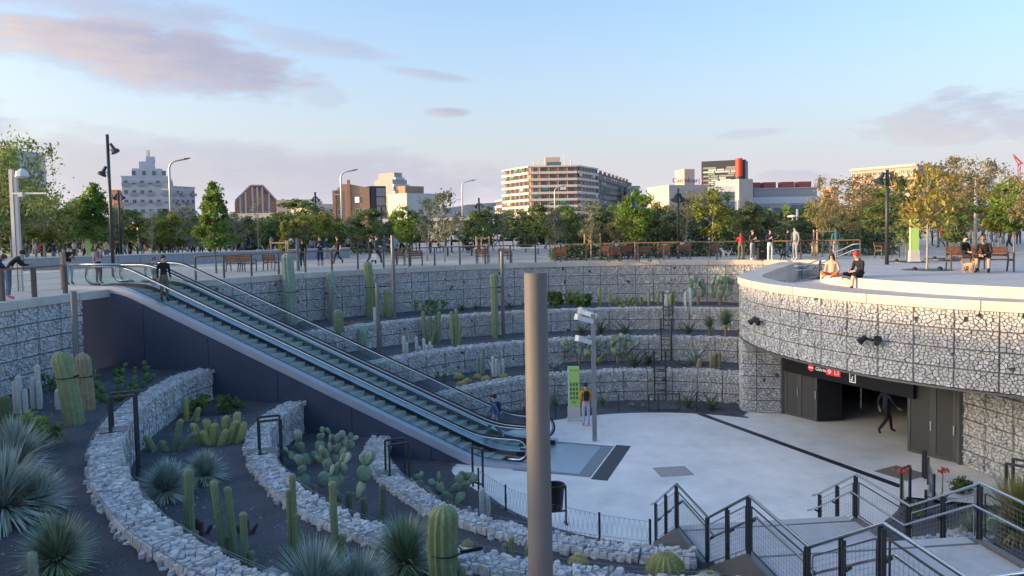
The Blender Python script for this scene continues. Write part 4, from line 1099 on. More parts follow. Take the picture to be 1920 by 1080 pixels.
    for i in range(60):
        o = 3 * i; mb.f += [(o, o + 3, o + 4, o + 1), (o + 1, o + 4, o + 5, o + 2)]; mb.mi += [0, 0]
    struct(mb.build('hills', M('hill_wood', (.13, .16, .20), .95, .2, .01), smooth=True))
    # unseen blocks added at left, their height set to shade the plaza
    for i, (cx, cy, w, d_, h) in enumerate(((-122, -48, 46, 16, 11.0), (-124, 4, 48, 16, 11.05), (-128, 52, 40, 16, 12.0))):
        t = thing('apartment_building', ['long low housing block far to the left, nearest the viewer', 'low housing block far to the left, middle of three', 'low housing block far to the left, beyond the trees'][i], 'building', (cx, cy, 0))
        body(t, 'wall', [(-d_ / 2, -w / 2), (d_ / 2, -w / 2), (d_ / 2, w / 2), (-d_ / 2, w / 2)], 0, h, CREAM)
        fc = Face((d_ / 2, w / 2), (d_ / 2, -w / 2)); fc.n = Vector((1, 0, 0))
        for r_ in range(3):
            for j in range(10):
                o = bpy.data.objects.new('window', win_mesh(1.3, 1.6, key='w')); COL.objects.link(o); o.parent = t; o.location = (d_ / 2 + .02, -w / 2 + w * (j + .5) / 10, 1.2 + r_ * 3.2); o.rotation_euler = (0, 0, pi / 2)
def text_at(parent, body_, loc, rz, size, mat, name, extrude=.02, tilt=pi / 2):
    cu = bpy.data.curves.new(name, 'FONT'); cu.body = body_; cu.size = size; cu.extrude = extrude / 2
    ob = bpy.data.objects.new(name, cu); COL.objects.link(ob)
    bpy.context.view_layer.update()
    dg = bpy.context.evaluated_depsgraph_get(); me = bpy.data.meshes.new_from_object(ob.evaluated_get(dg))
    bpy.data.objects.remove(ob); bpy.data.curves.remove(cu)
    me.materials.clear(); me.materials.append(mat)
    o = bpy.data.objects.new(name, me); COL.objects.link(o); o.parent = parent
    Mx = Matrix.Translation(Vector(loc)) @ Matrix.Rotation(rz, 4, 'Z') @ Matrix.Rotation(tilt, 4, 'X')
    o.matrix_local = Mx if parent is None else (parent.matrix_basis.inverted() @ Mx)
    return o
city()

# ------------------------------------------------------------------ trees
def leaf_mat(name, col, tr=.45): return M(name, col, .65, .30, 1.1, spec=.25, transl=tr, tone='tone')
BARK = M('bark', (0.20, 0.17, 0.14), .9, .25, 8, .5, 30); PALEBARK = M('pale_bark', (.34, .30, .25), .9, .2, 8, .4, 30)
def make_tree(seed, H, trunk_h, cw, nleaf, leaf, mat, bark=None, shape='round', r0=.07, clumps=34, sparse=0.0, limbs=7):
    """returns (trunk mesh, crown mesh) for a tree of height H: limbs reach the leaf clumps, gaps stay open between them"""
    r = random.Random(seed); mb = MB()
    lean = Vector((r.uniform(-.03, .03), r.uniform(-.03, .03), 0)) * H
    top = Vector((0, 0, trunk_h + (H - trunk_h) * .78)) + lean
    def tp(t): return Vector((0, 0, 0)).lerp(top, t) + Vector((sin(t * 5 + seed) * .03 * H * .2, cos(t * 4 + seed) * .03 * H * .2, 0))
    mb.tube([tp(i / 8) for i in range(9)], [r0 * (1.15 - .95 * (i / 8)) for i in range(9)], 7)
    CL = []
    Hc = H - trunk_h
    for i in range(clumps):
        for _ in range(30):
            u = r.random(); ang = r.uniform(0, 2 * pi)
            if shape == 'round': pr = sqrt(max(0, 1 - (2 * u - 1) ** 2)) * (1 if u < .8 else .9)
            elif shape == 'cone': pr = (1 - u) ** .75 * min(1, u * 6 + .35)
            elif shape == 'flat': pr = sqrt(max(0, 1 - (2 * u - 1) ** 4))
            elif shape == 'loose': pr = sqrt(max(0, 1 - (2 * u - 1) ** 2)) * r.choice((.6, 1.0, 1.15))
            else: pr = sqrt(max(0, 1 - (2 * u - 1) ** 2))
            q = r.random() ** .5
            c_ = Vector((cos(ang) * pr * q * cw / 2, sin(ang) * pr * q * cw / 2, trunk_h + Hc * (.04 + .92 * u)))
            if all((c_ - d_[0]).length > cw * .10 for d_ in CL): break
        CL.append((c_, r.uniform(.55, 1.15) * cw * (.13 if shape != 'cone' else .12), r.uniform(.62, 1.3)))
    for i, (c_, rad_, tn) in enumerate(CL):
        if i < limbs * 3:
            st = tp(min(.98, max(.25, (c_.z - Hc * .22) / top.z))) if c_.z > trunk_h * .8 else tp(.4)
            m = st.lerp(c_, .5) + Vector((0, 0, -.04 * H * r.random()))
            mb.tube([st, m, c_], [r0 * .38, r0 * .24, r0 * .08], 5, cap=False)
    lf = MB(); tones = []
    per = max(4, int(nleaf * 1.5) // len(CL))
    for c_, rad_, tn in CL:
        for _ in range(per):
            d = Vector((r.gauss(0, 1), r.gauss(0, 1), r.gauss(0, .8)))
            p = c_ + d * rad_ * .55
            if p.z < trunk_h * .82: continue
            nrm = Vector((r.gauss(0, 1), r.gauss(0, 1), r.gauss(.6, 1))).normalized(); a = nrm.orthogonal().normalized(); a = Matrix.Rotation(r.uniform(0, 6.28), 3, nrm) @ a; b = nrm.cross(a)
            s_ = leaf * 1.22 * r.uniform(.6, 1.35)
            lf.add([p - a * s_, p - b * s_ * .5, p + a * s_, p + b * s_ * .5], [(0, 1, 2, 3)])
            t_ = tn * r.uniform(.75, 1.25); h = r.uniform(-.08, .1); tones += [t_ * (1 + h), t_, t_ * (1 - h * .5), 1.0] * 4
    def mesh(mb_, nm, mt, tn=None):
        me = bpy.data.meshes.new(nm); me.from_pydata(mb_.v, [], mb_.f); me.materials.append(mt)
        if tn:
            ca = me.color_attributes.new('tone', 'FLOAT_COLOR', 'POINT'); ca.data.foreach_set('color', tn)
        me.update(); return me
    tm = mesh(mb, 'trunk', bark or BARK); tm.polygons.foreach_set('use_smooth', [True] * len(tm.polygons))
    return tm, (mesh(lf, 'crown', mat, tones) if nleaf else None)
LG = leaf_mat('leaf_green', (.19, .26, .09)); LD = leaf_mat('leaf_dark', (.135, .185, .095)); LY = leaf_mat('leaf_yellow', (.34, .28, .07)); LB = leaf_mat('leaf_brown', (.29, .25, .12)); LYG = leaf_mat('leaf_yellowgreen', (.20, .23, .055)); LBR = leaf_mat('leaf_bright', (.16, .26, .055)); LOL = leaf_mat('leaf_olive', (.20, .22, .13))
TREES = {
 'green': [make_tree(11, 6, 1.9, 3.6, 2600, .11, LG), make_tree(12, 6, 1.8, 3.3, 2400, .11, LG, shape='flat')],
 'bright': [make_tree(21, 6, 1.7, 3.3, 3000, .11, LBR, shape='cone', clumps=44), make_tree(22, 6, 1.9, 3.4, 2600, .11, LBR)],
 'dark': [make_tree(31, 6, .9, 3.6, 3600, .10, LD, clumps=44), make_tree(32, 6, .5, 2.4, 3200, .10, LD, shape='cone', clumps=40)],
 'sparse': [make_tree(41, 6, 1.8, 3.0, 900, .10, LOL, PALEBARK, 'loose', clumps=40, limbs=12), make_tree(42, 6, 1.6, 3.4, 1200, .10, LOL, PALEBARK, 'loose', clumps=40, limbs=12)],
 'yg': [make_tree(51, 6, 1.8, 3.4, 2300, .11, LYG, PALEBARK), make_tree(52, 6, 1.9, 3.0, 2000, .11, LYG, PALEBARK, 'cone')],
 'yellow': [make_tree(61, 6, 2.5, 4.4, 620, .15, LY, PALEBARK, 'loose', clumps=44, limbs=15)],
 'brown': [make_tree(71, 6, 2.0, 4.4, 1900, .085, LB, None, 'loose', clumps=50, limbs=14), make_tree(72, 6, 2.0, 4.0, 1900, .085, LB, None, 'loose', clumps=50, limbs=14)],
 'bare': [make_tree(81, 6, 2.2, 2.8, 60, .07, LB, None, 'loose', clumps=30, limbs=30), make_tree(82, 6, 1.8, 2.6, 160, .08, LB, PALEBARK, 'loose', clumps=40, limbs=30)],
 'locust': [make_tree(91, 6, 1.8, 5.6, 3000, .085, LG, None, 'loose', clumps=54, limbs=16)],
}
def tree(px, Y, py_top, kind, label, wpx=None, group='trees round the plaza', var=0, z0=0.0):
    tm, cm = TREES[kind][var % len(TREES[kind])]
    x, y = XY(px, Y); h = atY(px, py_top, Y).z - z0; s = h / 6.0
    o = thing('tree', label, 'tree', (x, y, z0), RNG.uniform(0, 6.28), group)
    sx = s
    if wpx: sx = (wpx / F_PX * Y) / {'yellow': 4.4, 'locust': 5.8, 'brown': 4.6}.get(kind, 3.6)
    o.scale = (sx, sx, s)
    for nm, me in (('trunk', tm), ('crown', cm)):
        if me: c_ = bpy.data.objects.new(nm, me); COL.objects.link(c_); c_.parent = o
    return o
TL = [
 (38, 47, 258, 'locust', 'tall feathery tree at the left edge behind the camera mast', 175, 0), (-8, 55, 285, 'green', 'leafy tree cut by the left edge of the photo', 120, 0),
 (82, 58, 356, 'yg', 'yellow-green tree right of the camera mast', 100, 0), (140, 70, 372, 'yg', 'yellowish tree left of the tall floodlight post', 90, 1), (118, 82, 392, 'green', 'small green tree behind the camera mast arm', 70, 1),
 (180, 60, 343, 'bright', 'pointed green tree just left of the tall floodlight post', 88, 0), (240, 75, 395, 'green', 'low green tree right of the tall floodlight post', 80, 0), (283, 62, 396, 'bare', 'nearly bare rusty young tree before the white block', 62, 1),
 (308, 80, 392, 'dark', 'dark tree behind the bare rusty tree', 70, 0), (350, 72, 385, 'sparse', 'airy grey-green tree right of the curved lamp', 70, 0), (402, 39.5, 341, 'bright', 'bright green conical tree close behind the railing, left of centre', 92, 0),
 (450, 80, 415, 'green', 'small green tree under the brick gable', 80, 1), (484, 55, 366, 'bare', 'dark twisted bare tree before the pale houses', 60, 0), (520, 84, 400, 'dark', 'dark green tree right of the twisted bare tree', 90, 0),
 (556, 78, 376, 'green', 'broad green tree above the dark hoarding', 110, 0), (532, 45, 412, 'yg', 'thin staked sapling left of the tall cactus', 40, 1), (600, 82, 408, 'green', 'small tree just left of the brick party wall', 70, 1), (372, 86, 410, 'green', 'low tree behind the conical bright tree', 70, 0),
 (645, 88, 425, 'dark', 'dark low tree at the foot of the brick wall', 60, 0), (692, 62, 394, 'green', 'round green tree before the dark lift tower', 92, 0), (762, 56, 388, 'bright', 'light green tree before the white pavilion', 64, 1),
 (800, 50, 368, 'sparse', 'left of the two airy trees before the pavilion', 62, 0), (833, 48, 355, 'sparse', 'right of the two airy trees before the pavilion', 70, 1), (877, 64, 412, 'dark', 'small dark tree under the curved lamp by the pavilion', 46, 1),
 (915, 66, 388, 'dark', 'dark tree left of the big balcony block', 66, 0), (943, 60, 392, 'sparse', 'thin dark-leaved tree at the left corner of the balcony block', 50, 0), (1008, 58, 384, 'green', 'green tree before the left part of the balcony block', 64, 0),
 (1040, 52, 392, 'sparse', 'thin yellowing tree before the middle of the balcony block', 46, 1), (1066, 66, 392, 'dark', 'dark columnar tree before the balcony block', 44, 1), (1086, 72, 400, 'dark', 'second dark tree before the balcony block', 50, 0),
 (1108, 46, 372, 'sparse', 'tall sparse tree tied inside a timber frame', 64, 0), (1190, 45, 358, 'bright', 'full green tree at the right corner of the balcony block', 84, 1), (1158, 60, 398, 'brown', 'small tan-leaved tree beside the full green tree', 50, 1),
 (1236, 62, 392, 'dark', 'dark bushy tree left of the beige shopping centre', 70, 0), (1286, 60, 366, 'sparse', 'airy tree in front of the golden shop window', 76, 1), (1336, 50, 352, 'yg', 'tall light green tree before the striped tower', 84, 0),
 (1405, 56, 378, 'dark', 'round dark olive tree before the blue glass front', 78, 0), (1448, 70, 410, 'brown', 'low reddish tree before the long office building', 50, 1), (1362, 66, 400, 'green', 'small green tree behind the tall light green one', 60, 1),
 (1470, 64, 425, 'dark', 'low dark tree beneath the office windows', 80, 0), (1542, 45, 334, 'brown', 'tall slender olive-brown tree inside the timber stakes', 62, 1), (1522, 70, 395, 'yg', 'yellow-green bush-like tree left of the slender brown tree', 60, 0),
 (1578, 60, 392, 'dark', 'dark conical evergreen right of the stakes', 46, 1), (1615, 62, 328, 'brown', 'wide brown autumn tree left of the tall double floodlight', 150, 0), (1676, 56, 330, 'green', 'green tree just right of the tall double floodlight', 80, 0),
 (1738, 28.6, 306, 'yellow', 'yellow autumn tree standing in the pale deck', 118, 0), (1790, 52, 293, 'brown', 'tall thin brown tree behind the yellow one', 120, 0), (1846, 58, 303, 'brown', 'brown tree behind the metal masts', 120, 1),
 (1903, 42, 333, 'bright', 'fresh green tree cut by the right edge of the photo', 90, 1), (1795, 40, 378, 'green', 'green tree right of the yellow one', 84, 1), (1700, 36, 392, 'green', 'slim green tree behind the green totem', 66, 0), (1650, 74, 340, 'brown', 'far brown tree behind the double floodlight', 110, 1),
 (1946, 34, 300, 'brown', 'brown tree just outside the right edge', 120, 0), (20, 80, 340, 'yg', 'yellow-green tree low at the left edge', 110, 0), (62, 90, 380, 'green', 'green tree in the back row at far left', 90, 0), (205, 92, 405, 'green', 'green tree in the back row behind the floodlight posts', 90, 1),
 (270, 96, 415, 'yg', 'yellow-green tree in the back row before the white block', 90, 0), (420, 98, 420, 'dark', 'dark tree in the back row left of the pale houses', 80, 0), (1180, 85, 405, 'dark', 'dark tree in the back row right of the balcony block', 90, 0), (1120, 88, 415, 'green', 'green tree in the back row before the dark wing', 80, 0), (980, 90, 410, 'dark', 'dark tree in the back row at the foot of the balcony block', 70, 0),
 (155, 66, 378, 'green', 'green tree between the camera mast arm and the pointed tree', 90, 0), (330, 66, 402, 'yg', 'yellow-green tree behind the person in the blue coat', 80, 0), (435, 68, 408, 'yg', 'yellow-green tree right of the conical bright tree', 70, 1), (575, 66, 404, 'yg', 'yellow-green tree below the broad green tree', 70, 0), (500, 72, 412, 'green', 'small green tree behind the person in red', 70, 1),
 (628, 68, 416, 'green', 'small green tree at the left foot of the brick wall', 60, 0), (728, 66, 420, 'dark', 'small dark tree left of the pavilion', 50, 0), (780, 66, 402, 'green', 'green tree behind the two airy trees', 60, 1), (860, 70, 402, 'sparse', 'airy tree behind the curved lamp by the pavilion', 60, 0), (985, 64, 396, 'dark', 'dark tree just right of the foreground column', 56, 1), (1024, 70, 402, 'yg', 'yellow-green tree behind the green one before the balcony block', 54, 1), (1130, 62, 392, 'dark', 'dark tree behind the timber stakes right of the column', 64, 0), (1205, 62, 392, 'green', 'green tree behind the full green tree', 64, 0), (1262, 66, 398, 'dark', 'dark tree left of the black lamp post', 64, 1), (1312, 64, 392, 'dark', 'dark tree right of the black lamp post', 66, 0), (1380, 60, 398, 'yg', 'yellow-green tree left of the round dark olive tree', 60, 0), (1430, 62, 402, 'dark', 'dark tree right of the round olive tree', 70, 0), (1500, 58, 408, 'dark', 'dark tree behind the man in grey sweatshirt', 80, 0), (1598, 54, 362, 'brown', 'brown tree right of the dark conical evergreen', 90, 1), (1640, 50, 388, 'green', 'green tree behind the far bench', 80, 0), (1760, 58, 322, 'green', 'tall green tree directly behind the yellow tree', 90, 0), (1820, 64, 330, 'brown', 'brown tree between the pale masts', 100, 0), (1872, 50, 352, 'yg', 'yellow-green tree left of the fresh green one', 80, 0), (100, 74, 372, 'brown', 'brownish tree behind the yellow-green one at left', 90, 1),
 (214, 72, 384, 'sparse', 'airy tree between the two floodlight posts', 70, 1), (296, 70, 404, 'green', 'green tree between the bare rusty tree and the curved lamp', 60, 1), (322, 76, 398, 'dark', 'dark tree behind the curved lamp at left', 60, 0), (372, 60, 398, 'sparse', 'airy tree left of the conical bright tree', 60, 1), (440, 62, 396, 'sparse', 'airy grey-green tree below the brick gable', 64, 0), (466, 74, 404, 'dark', 'dark tree behind the twisted bare tree', 66, 1), (586, 72, 388, 'dark', 'dark tree left of the double floodlight by the brick wall', 70, 0), (612, 64, 398, 'yg', 'yellow-green tree before the white low-rise houses', 64, 0), (664, 70, 402, 'sparse', 'airy tree before the lit window of the brick wall', 60, 1), (738, 72, 398, 'yg', 'yellow-green tree before the white flank wall', 56, 1), (896, 60, 396, 'green', 'green tree under the dark double floodlight left of the column', 60, 0), (962, 70, 394, 'green', 'green tree at the lower left of the balcony block', 60, 1), (1060, 58, 386, 'green', 'green tree before the middle of the balcony block', 60, 0), (1150, 64, 384, 'green', 'green tree before the dark wing of the balcony block', 66, 1), (1228, 72, 380, 'yg', 'yellow-green tree left of the shopping centre wall', 60, 0),
]
for (px, Y, pt, kind, lab, w, v) in TL: tree(px, Y, pt, kind, lab, w, var=v)

# hedges and shrubs behind the benches
def shrub(name, label, p0, p1, w, h, n, leaf, mat, seed, cat='hedge', group=None):
    t = thing(name, label, cat, ((p0[0] + p1[0]) / 2, (p0[1] + p1[1]) / 2, 0), 0, group); r = random.Random(seed); a = Vector((p0[0], p0[1], 0)); b = Vector((p1[0], p1[1], 0)); c0 = (a + b) / 2
    lf = MB(); tn = []; st = MB(); L = (b - a).length; d = (b - a).normalized() if L > 0 else Vector((1, 0, 0)); nn = Vector((-d.y, d.x, 0))
    hs = [r.uniform(.65, 1.1) for _ in range(int(L / .8) + 3)]
    for _ in range(n):
        u = r.random(); k = u * (len(hs) - 1.001); hh = h * (hs[int(k)] * (1 - k % 1) + hs[int(k) + 1] * (k % 1)); v = r.random() ** .7
        p = a.lerp(b, u) + nn * r.uniform(-w / 2, w / 2) * sqrt(max(.05, 1 - (v * .9) ** 3)) + Vector((0, 0, hh * v)) - c0
        nm = Vector((r.gauss(0, 1), r.gauss(-.4, 1), r.gauss(.5, .8))).normalized(); q = nm.orthogonal().normalized(); q = Matrix.Rotation(r.uniform(0, 6.28), 3, nm) @ q; e = nm.cross(q); s_ = leaf * r.uniform(.6, 1.4)
        lf.add([p - q * s_, p - e * s_ * .55, p + q * s_, p + e * s_ * .55], [(0, 1, 2, 3)]); t_ = r.uniform(.6, 1.35); tn += [t_, t_, t_, 1.0] * 4
    for i in range(max(3, int(L / .7))):
        u = (i + .5) / max(3, int(L / .7)); p = a.lerp(b, u) - c0; st.tube([p, p + Vector((r.uniform(-.1, .1), r.uniform(-.1, .1), h * .6))], [.03, .01], 5)
    lf.build('foliage', mat, t, tones=tn); st.build('stems', BARK, t); return t
HL = [(1030, 1140, 47, .95, 'hedge behind the benches, left stretch'), (1140, 1245, 48, 1.0, 'hedge behind the benches, middle stretch'), (1245, 1345, 49, 1.0, 'hedge behind the benches, right of the black lamp'), (1345, 1450, 50, 1.3, 'taller hedge behind the white dog'), (1450, 1560, 50, 1.6, 'tall dark hedge behind the people at the railing'), (1560, 1680, 46, 1.5, 'dark shrub bed beside the man on the far bench')]
for i, (a, b, Y, h, lab) in enumerate(HL): shrub('hedge', 'dark green ' + lab, XY(a, Y), XY(b, Y), 1.2, h, 2600, .09, LD, 100 + i, group='hedges behind the benches')
for i, (a, b, Y, h, lab) in enumerate(((0, 130, 98, 4.2, 'far left'), (130, 330, 98, 4.0, 'behind the floodlights'), (330, 560, 98, 3.8, 'left of centre'), (560, 720, 104, 3.4, 'before the brick wall'), (980, 1120, 92, 3.6, 'at the foot of the balcony block'), (1120, 1250, 92, 4.2, 'right of the balcony block'), (1250, 1420, 92, 4.2, 'before the shopping centre'), (1420, 1560, 92, 4.0, 'before the office building'), (1560, 1700, 90, 4.4, 'behind the brown trees'), (1700, 1960, 120, 3.6, 'behind the pale masts'))):
    shrub('shrubbery', 'distant green shrubbery along the plaza edge, ' + lab, XY(a, Y), XY(b, Y), 3, h, 4200, .26, LG if i % 2 else LD, 120 + i, cat='shrubs', group='distant shrubberies')
shrub('hedge', 'low hedge in front of the white pavilion', XY(625, 70), XY(770, 70), 1.2, .7, 1500, .1, LG, 140)
# ------------------------------------------------------------------ street furniture
GALV = M('galvanised_pole', (0.50, 0.49, 0.48), 0.45, .05, 3, metal=.45); WHITEP = M('white_casing', (.62, .64, .66), .5, .03)
def flood_head(mb, p, d, up=0.0):
    """projector: bell-shaped head hanging from a short bracket"""
    p = Vector(p); d = Vector(d).normalized(); q = p + d * .30
    mb.bar(p, q, .04, .04)
    ax = (d * .55 + Vector((0, 0, -1))).normalized()
    z = -ax; x = z.orthogonal().normalized(); y = z.cross(x); R = Matrix((x, y, z)).transposed().to_4x4(); R.translation = q + z * .18
    mb.lathe([(.07, .16), (.085, .0), (.10, -.14), (.21, -.24), (.22, -.33)], n=12, M4=R)
def lamp_post(label, px, Y, py_top, heads, r=.085, z0=0.0, group='dark floodlight posts'):
    x, y = XY(px, Y); h = atY(px, py_top, Y).z - z0
    t = thing('lamp_post', label, 'lamp post', (x, y, z0), 0, group)
    mb = MB(); mb.tube([(0, 0, 0), (0, 0, h)], [r, r * .85], 12); mb.build('pole', DARKSTEEL, t, smooth=True)
    for (dx, dz) in heads: mb = MB(); flood_head(mb, (0, 0, h - dz), (dx, 0, 0)); mb.build('lamp_head', DARKSTEEL, t)
lamp_post('tall dark floodlight post left of the white apartment block', 209, 38, 252, ((1, .75), (-1, 1.85)), .085); lamp_post('shorter dark floodlight post just right of the tall one', 225, 62, 357, ((1, .55), (-1, .55)), .1)
lamp_post('dark double floodlight post left of the brick gable wall', 593, 80, 360, ((1, .8), (-1, .8)), .12); lamp_post('dark double floodlight post before the dark lift tower', 716, 80, 388, ((1, .7), (-1, .7)), .10); lamp_post('dark double floodlight post left of the balcony block', 899, 72, 371, ((1, .8), (-1, .8)), .1)
lamp_post('tall dark double floodlight post on the pale deck at right', 1663, 32.2, 318, ((1, .42), (-1, .42)), .08, .18)
def bell_lamp(label, px, Y, py):
    x, y = XY(px, Y); h = atY(px, py, Y).z; t = thing('lamp_post', label, 'lamp post', (x, y, 0), 0); mb = MB(); mb.tube([(0, 0, 0), (0, 0, h)], [.08, .07], 10); mb.build('pole', DARKSTEEL, t, smooth=True)
    for dx in (-1, 1): mb = MB(); flood_head(mb, (0, 0, h - .62), (dx * .4, .3 * dx, 0)); mb.build('lamp_head', DARKSTEEL, t)
bell_lamp('black lamp post in front of the beige shopping centre', 1272, 46.5, 353)
def curved_lamp(label, px, Y, py):
    x, y = XY(px, Y); h = atY(px, py, Y).z; t = thing('street_lamp', label, 'street lamp', (x, y, 0), 0, 'curved street lamps along the avenue')
    P = [(0, 0, 0), (0, 0, h - 1.1)] + [(.9 - .9 * cos(w), 0, h - 1.1 + .9 * sin(w)) for w in (.4, .8, 1.2, 1.5)] + [(2.1, 0, h - .02)]
    mb = MB(); mb.tube(P, [.16, .12] + [.10] * 4 + [.08], 10); mb.build('pole', GALV, t, smooth=True)
    mb = MB(); mb.bar((1.7, 0, h + .0), (2.35, 0, h + .05), .22, .1); mb.build('lamp_head', DARKSTEEL, t)
    mb = MB(); mb.bar((0, 0, h * .68), (-.95, 0, h * .68), .14, .12); mb.build('side_lamp', GALV, t)
for px, Y, py, lab in ((322, 85, 298, 'curved street lamp beside the white apartment block'), (642, 105, 319, 'curved street lamp before the brick gable wall'), (868, 131, 338, 'curved street lamp above the white pavilion'), (1041, 157, 349, 'curved street lamp before the balcony block'), (1184, 186, 359, 'curved street lamp at the right end of the balcony block'), (1383, 230, 373, 'small curved street lamp before the blue glass front')): curved_lamp(lab, px, Y, py)
def globe_lamp(label, px, Y, py):
    x, y = XY(px, Y); h = atY(px, py, Y).z; t = thing('street_lamp', label, 'street lamp', (x, y, 0), 0, 'white disc lamps'); mb = MB(); mb.tube([(0, 0, 0), (0, 0, h)], .06, 8); mb.build('pole', GALV, t)
    mb = MB(); mb.lathe([(.1, -.12), (.45, -.08), (.62, 0), (.5, .12), (.1, .2)], 0, 0, h, 16); mb.build('lamp_shade', M('lamp_white', (.7, .7, .68), .5, .02), t, smooth=True)
for px, Y, py, lab in ((258, 88, 418, 'white disc lamp left of the bare rusty tree'), (318, 100, 431, 'white disc lamp right of the bare rusty tree'), (1320, 90, 411, 'white disc lamp behind the light green tree'), (1486, 90, 406, 'white disc lamp before the office building')): globe_lamp(lab, px, Y, py)
def mast(label, px, Y, py, r=.13, mat=None):
    x, y = XY(px, Y); h = atY(px, py, Y).z; t = thing('metal_mast', label, 'mast', (x, y, 0), 0, 'pale tram masts'); mb = MB(); mb.tube([(0, 0, 0), (0, 0, h)], [r, r * .8], 10); mb.build('pole', mat or GALV, t, smooth=True)
    mb = MB(); mb.bar((0, 0, h * .72), (2.2, 0, h * .74), .05, .05); mb.build('bracket', GALV, t)
for px, Y, py, lab in ((1829, 55, 332, 'pale metal mast right of the yellow tree'), (1868, 66, 350, 'second pale mast at the right'), (1881, 62, 318, 'tallest pale mast near the right edge'), (1495, 75, 392, 'short pale mast before the office building')): mast(lab, px, Y, py)
def camera_mast():
    b = at(35, 546, 0); t = thing('camera_mast', 'pale camera mast with two arms at the left edge', 'mast', (b.x, b.y, 0)); h = atY(20, 318, b.y).z
    mb = MB(); mb.box(-.05, 0, h / 2, .13, .13, h); mb.build('pole', GALV, t); mb = MB(); mb.box(.09, .02, h * .47, .12, .12, h * .94); mb.build('pole', GALV, t)
    zc = h - .9; mb = MB(); mb.bar((0, -.05, zc), (1.3, -.1, zc - .02), .07, .06); mb.build('arm', ALU, t)
    for x, z in ((.35, zc - .05), (.28, h - .15)):
        mb = MB(); mb.box(x, -.1, z, .16, .14, .16); mb.build('camera', WHITEP, t)
    mb = MB(); mb.lathe([(.05, .3), (.2, .18), (.24, 0), (.1, -.06)], .42, -.1, h - .28, 10); mb.build('dome_camera', WHITEP, t)
camera_mast()
def pit_camera():
    b = at(1115, 827, ZF); t = thing('camera_post', 'slim steel camera post on the pit floor behind the green totem', 'post', (b.x, b.y, ZF)); h = atY(1110, 588, b.y).z - ZF
    mb = MB(); mb.box(0, 0, h / 2, .15, .15, h); mb.build('pole', M('post_steel', (.34, .35, .37), .35, .05, metal=.7), t)
    for k, (dx, dy, dz, rz, s) in enumerate(((-.28, -.25, h - .18, .5, .55), (-.12, .1, h - .02, -.4, .55), (-.3, -.15, h - .92, .6, .5))):
        mb = MB(); R = Matrix.Translation((dx, dy, dz)) @ Matrix.Rotation(rz, 4, 'Z') @ Matrix.Rotation(.3, 4, 'Y'); mb.box(0, 0, 0, s, .16, .15, M4=R); mb.box(-s / 2 - .06, 0, .02, .14, .2, .2, M4=R); mb.bar((0, 0, dz), (dx * .6, dy * .6, dz), .05, .05); mb.build('camera', WHITEP, t)
pit_camera()
GREEN = M('totem_green', (.40, .62, .17), .6, .03); GREENK = M('totem_print', (.10, .16, .09), .7)
def totem(label, px, Y, py_top, w, z0, h=None, d=.1, pr=False):
    x, y = XY(px, Y); h = h or (atY(px, py_top, Y).z - z0); rz = atan2(-x, y) * .3
    t = thing('sign_totem', label, 'sign', (x, y, z0), rz)
    hb = .55; mb = MB(); mb.prism([(-w / 2 - .05, -d / 2 - .12), (w / 2 + .05, -d / 2 - .12), (w / 2 + .05, d / 2 + .12), (-w / 2 - .05, d / 2 + .12)], 0, hb * .2); mb.prism([(-w / 2 - .02, -d / 2 - .05), (w / 2 + .02, -d / 2 - .05), (w / 2 + .02, d / 2 + .05), (-w / 2 - .02, d / 2 + .05)], hb * .2, hb); fix_normals(mb.build('base', CONC, t))
    mb = MB(); mb.box(0, 0, (h + hb) / 2, w, d, h - hb); mb.build('panel', GREEN, t)
    mb = MB(); mb.box(-w / 2 + .02, 0, (h + hb) / 2, .035, d + .01, h - hb + .005); mb.build('edge_strip', WHITEP, t)
    if pr:
        z = h - .16; text_at_local(t, 'Parc de les Glòries', (-w * .36, -d / 2 - .006, z), .045, GREENK)
        mb = MB(); mb.box(0.02, -d / 2 - .004, h - .62, w * .8, .006, .008); mb.build('printed_rule', GREENK, t)
        for i in range(3):
            for j in range(4):
                q = MB(); q.box(-w * .24 + i * w * .26, -d / 2 - .004, hb + .86 - j * .17, w * .17, .006, .11); q.build('pictogram', GREENK, t)
        for k in range(2): q = MB(); q.box(0.0, -d / 2 - .004, hb + .16 + k * .05, w * .35, .006, .018); q.build('printed_line', GREENK, t)
def text_at_local(parent, s, loc, size, mat, name='lettering'):
    cu = bpy.data.curves.new(name, 'FONT'); cu.body = s; cu.size = size; cu.extrude = .002
    ob = bpy.data.objects.new(name, cu); COL.objects.link(ob); bpy.context.view_layer.update(); dg = bpy.context.evaluated_depsgraph_get(); me = bpy.data.meshes.new_from_object(ob.evaluated_get(dg)); bpy.data.objects.remove(ob); bpy.data.curves.remove(cu)
    me.materials.clear(); me.materials.append(mat); o = bpy.data.objects.new(name, me); COL.objects.link(o); o.parent = parent; o.location = loc; o.rotation_euler = (pi / 2, 0, 0); return o
b = at(1072, 789, ZF); totem('green information totem standing on the pit floor by the steel post', 1071, b.y, 687, .44, ZF, pr=True)
totem('green totem far behind the two women at the escalator head', 164, 62, 445, .34, 0, d=.15); totem('green totem left of the yellow autumn tree', 1714, 34, 411, .36, .15, d=.15)

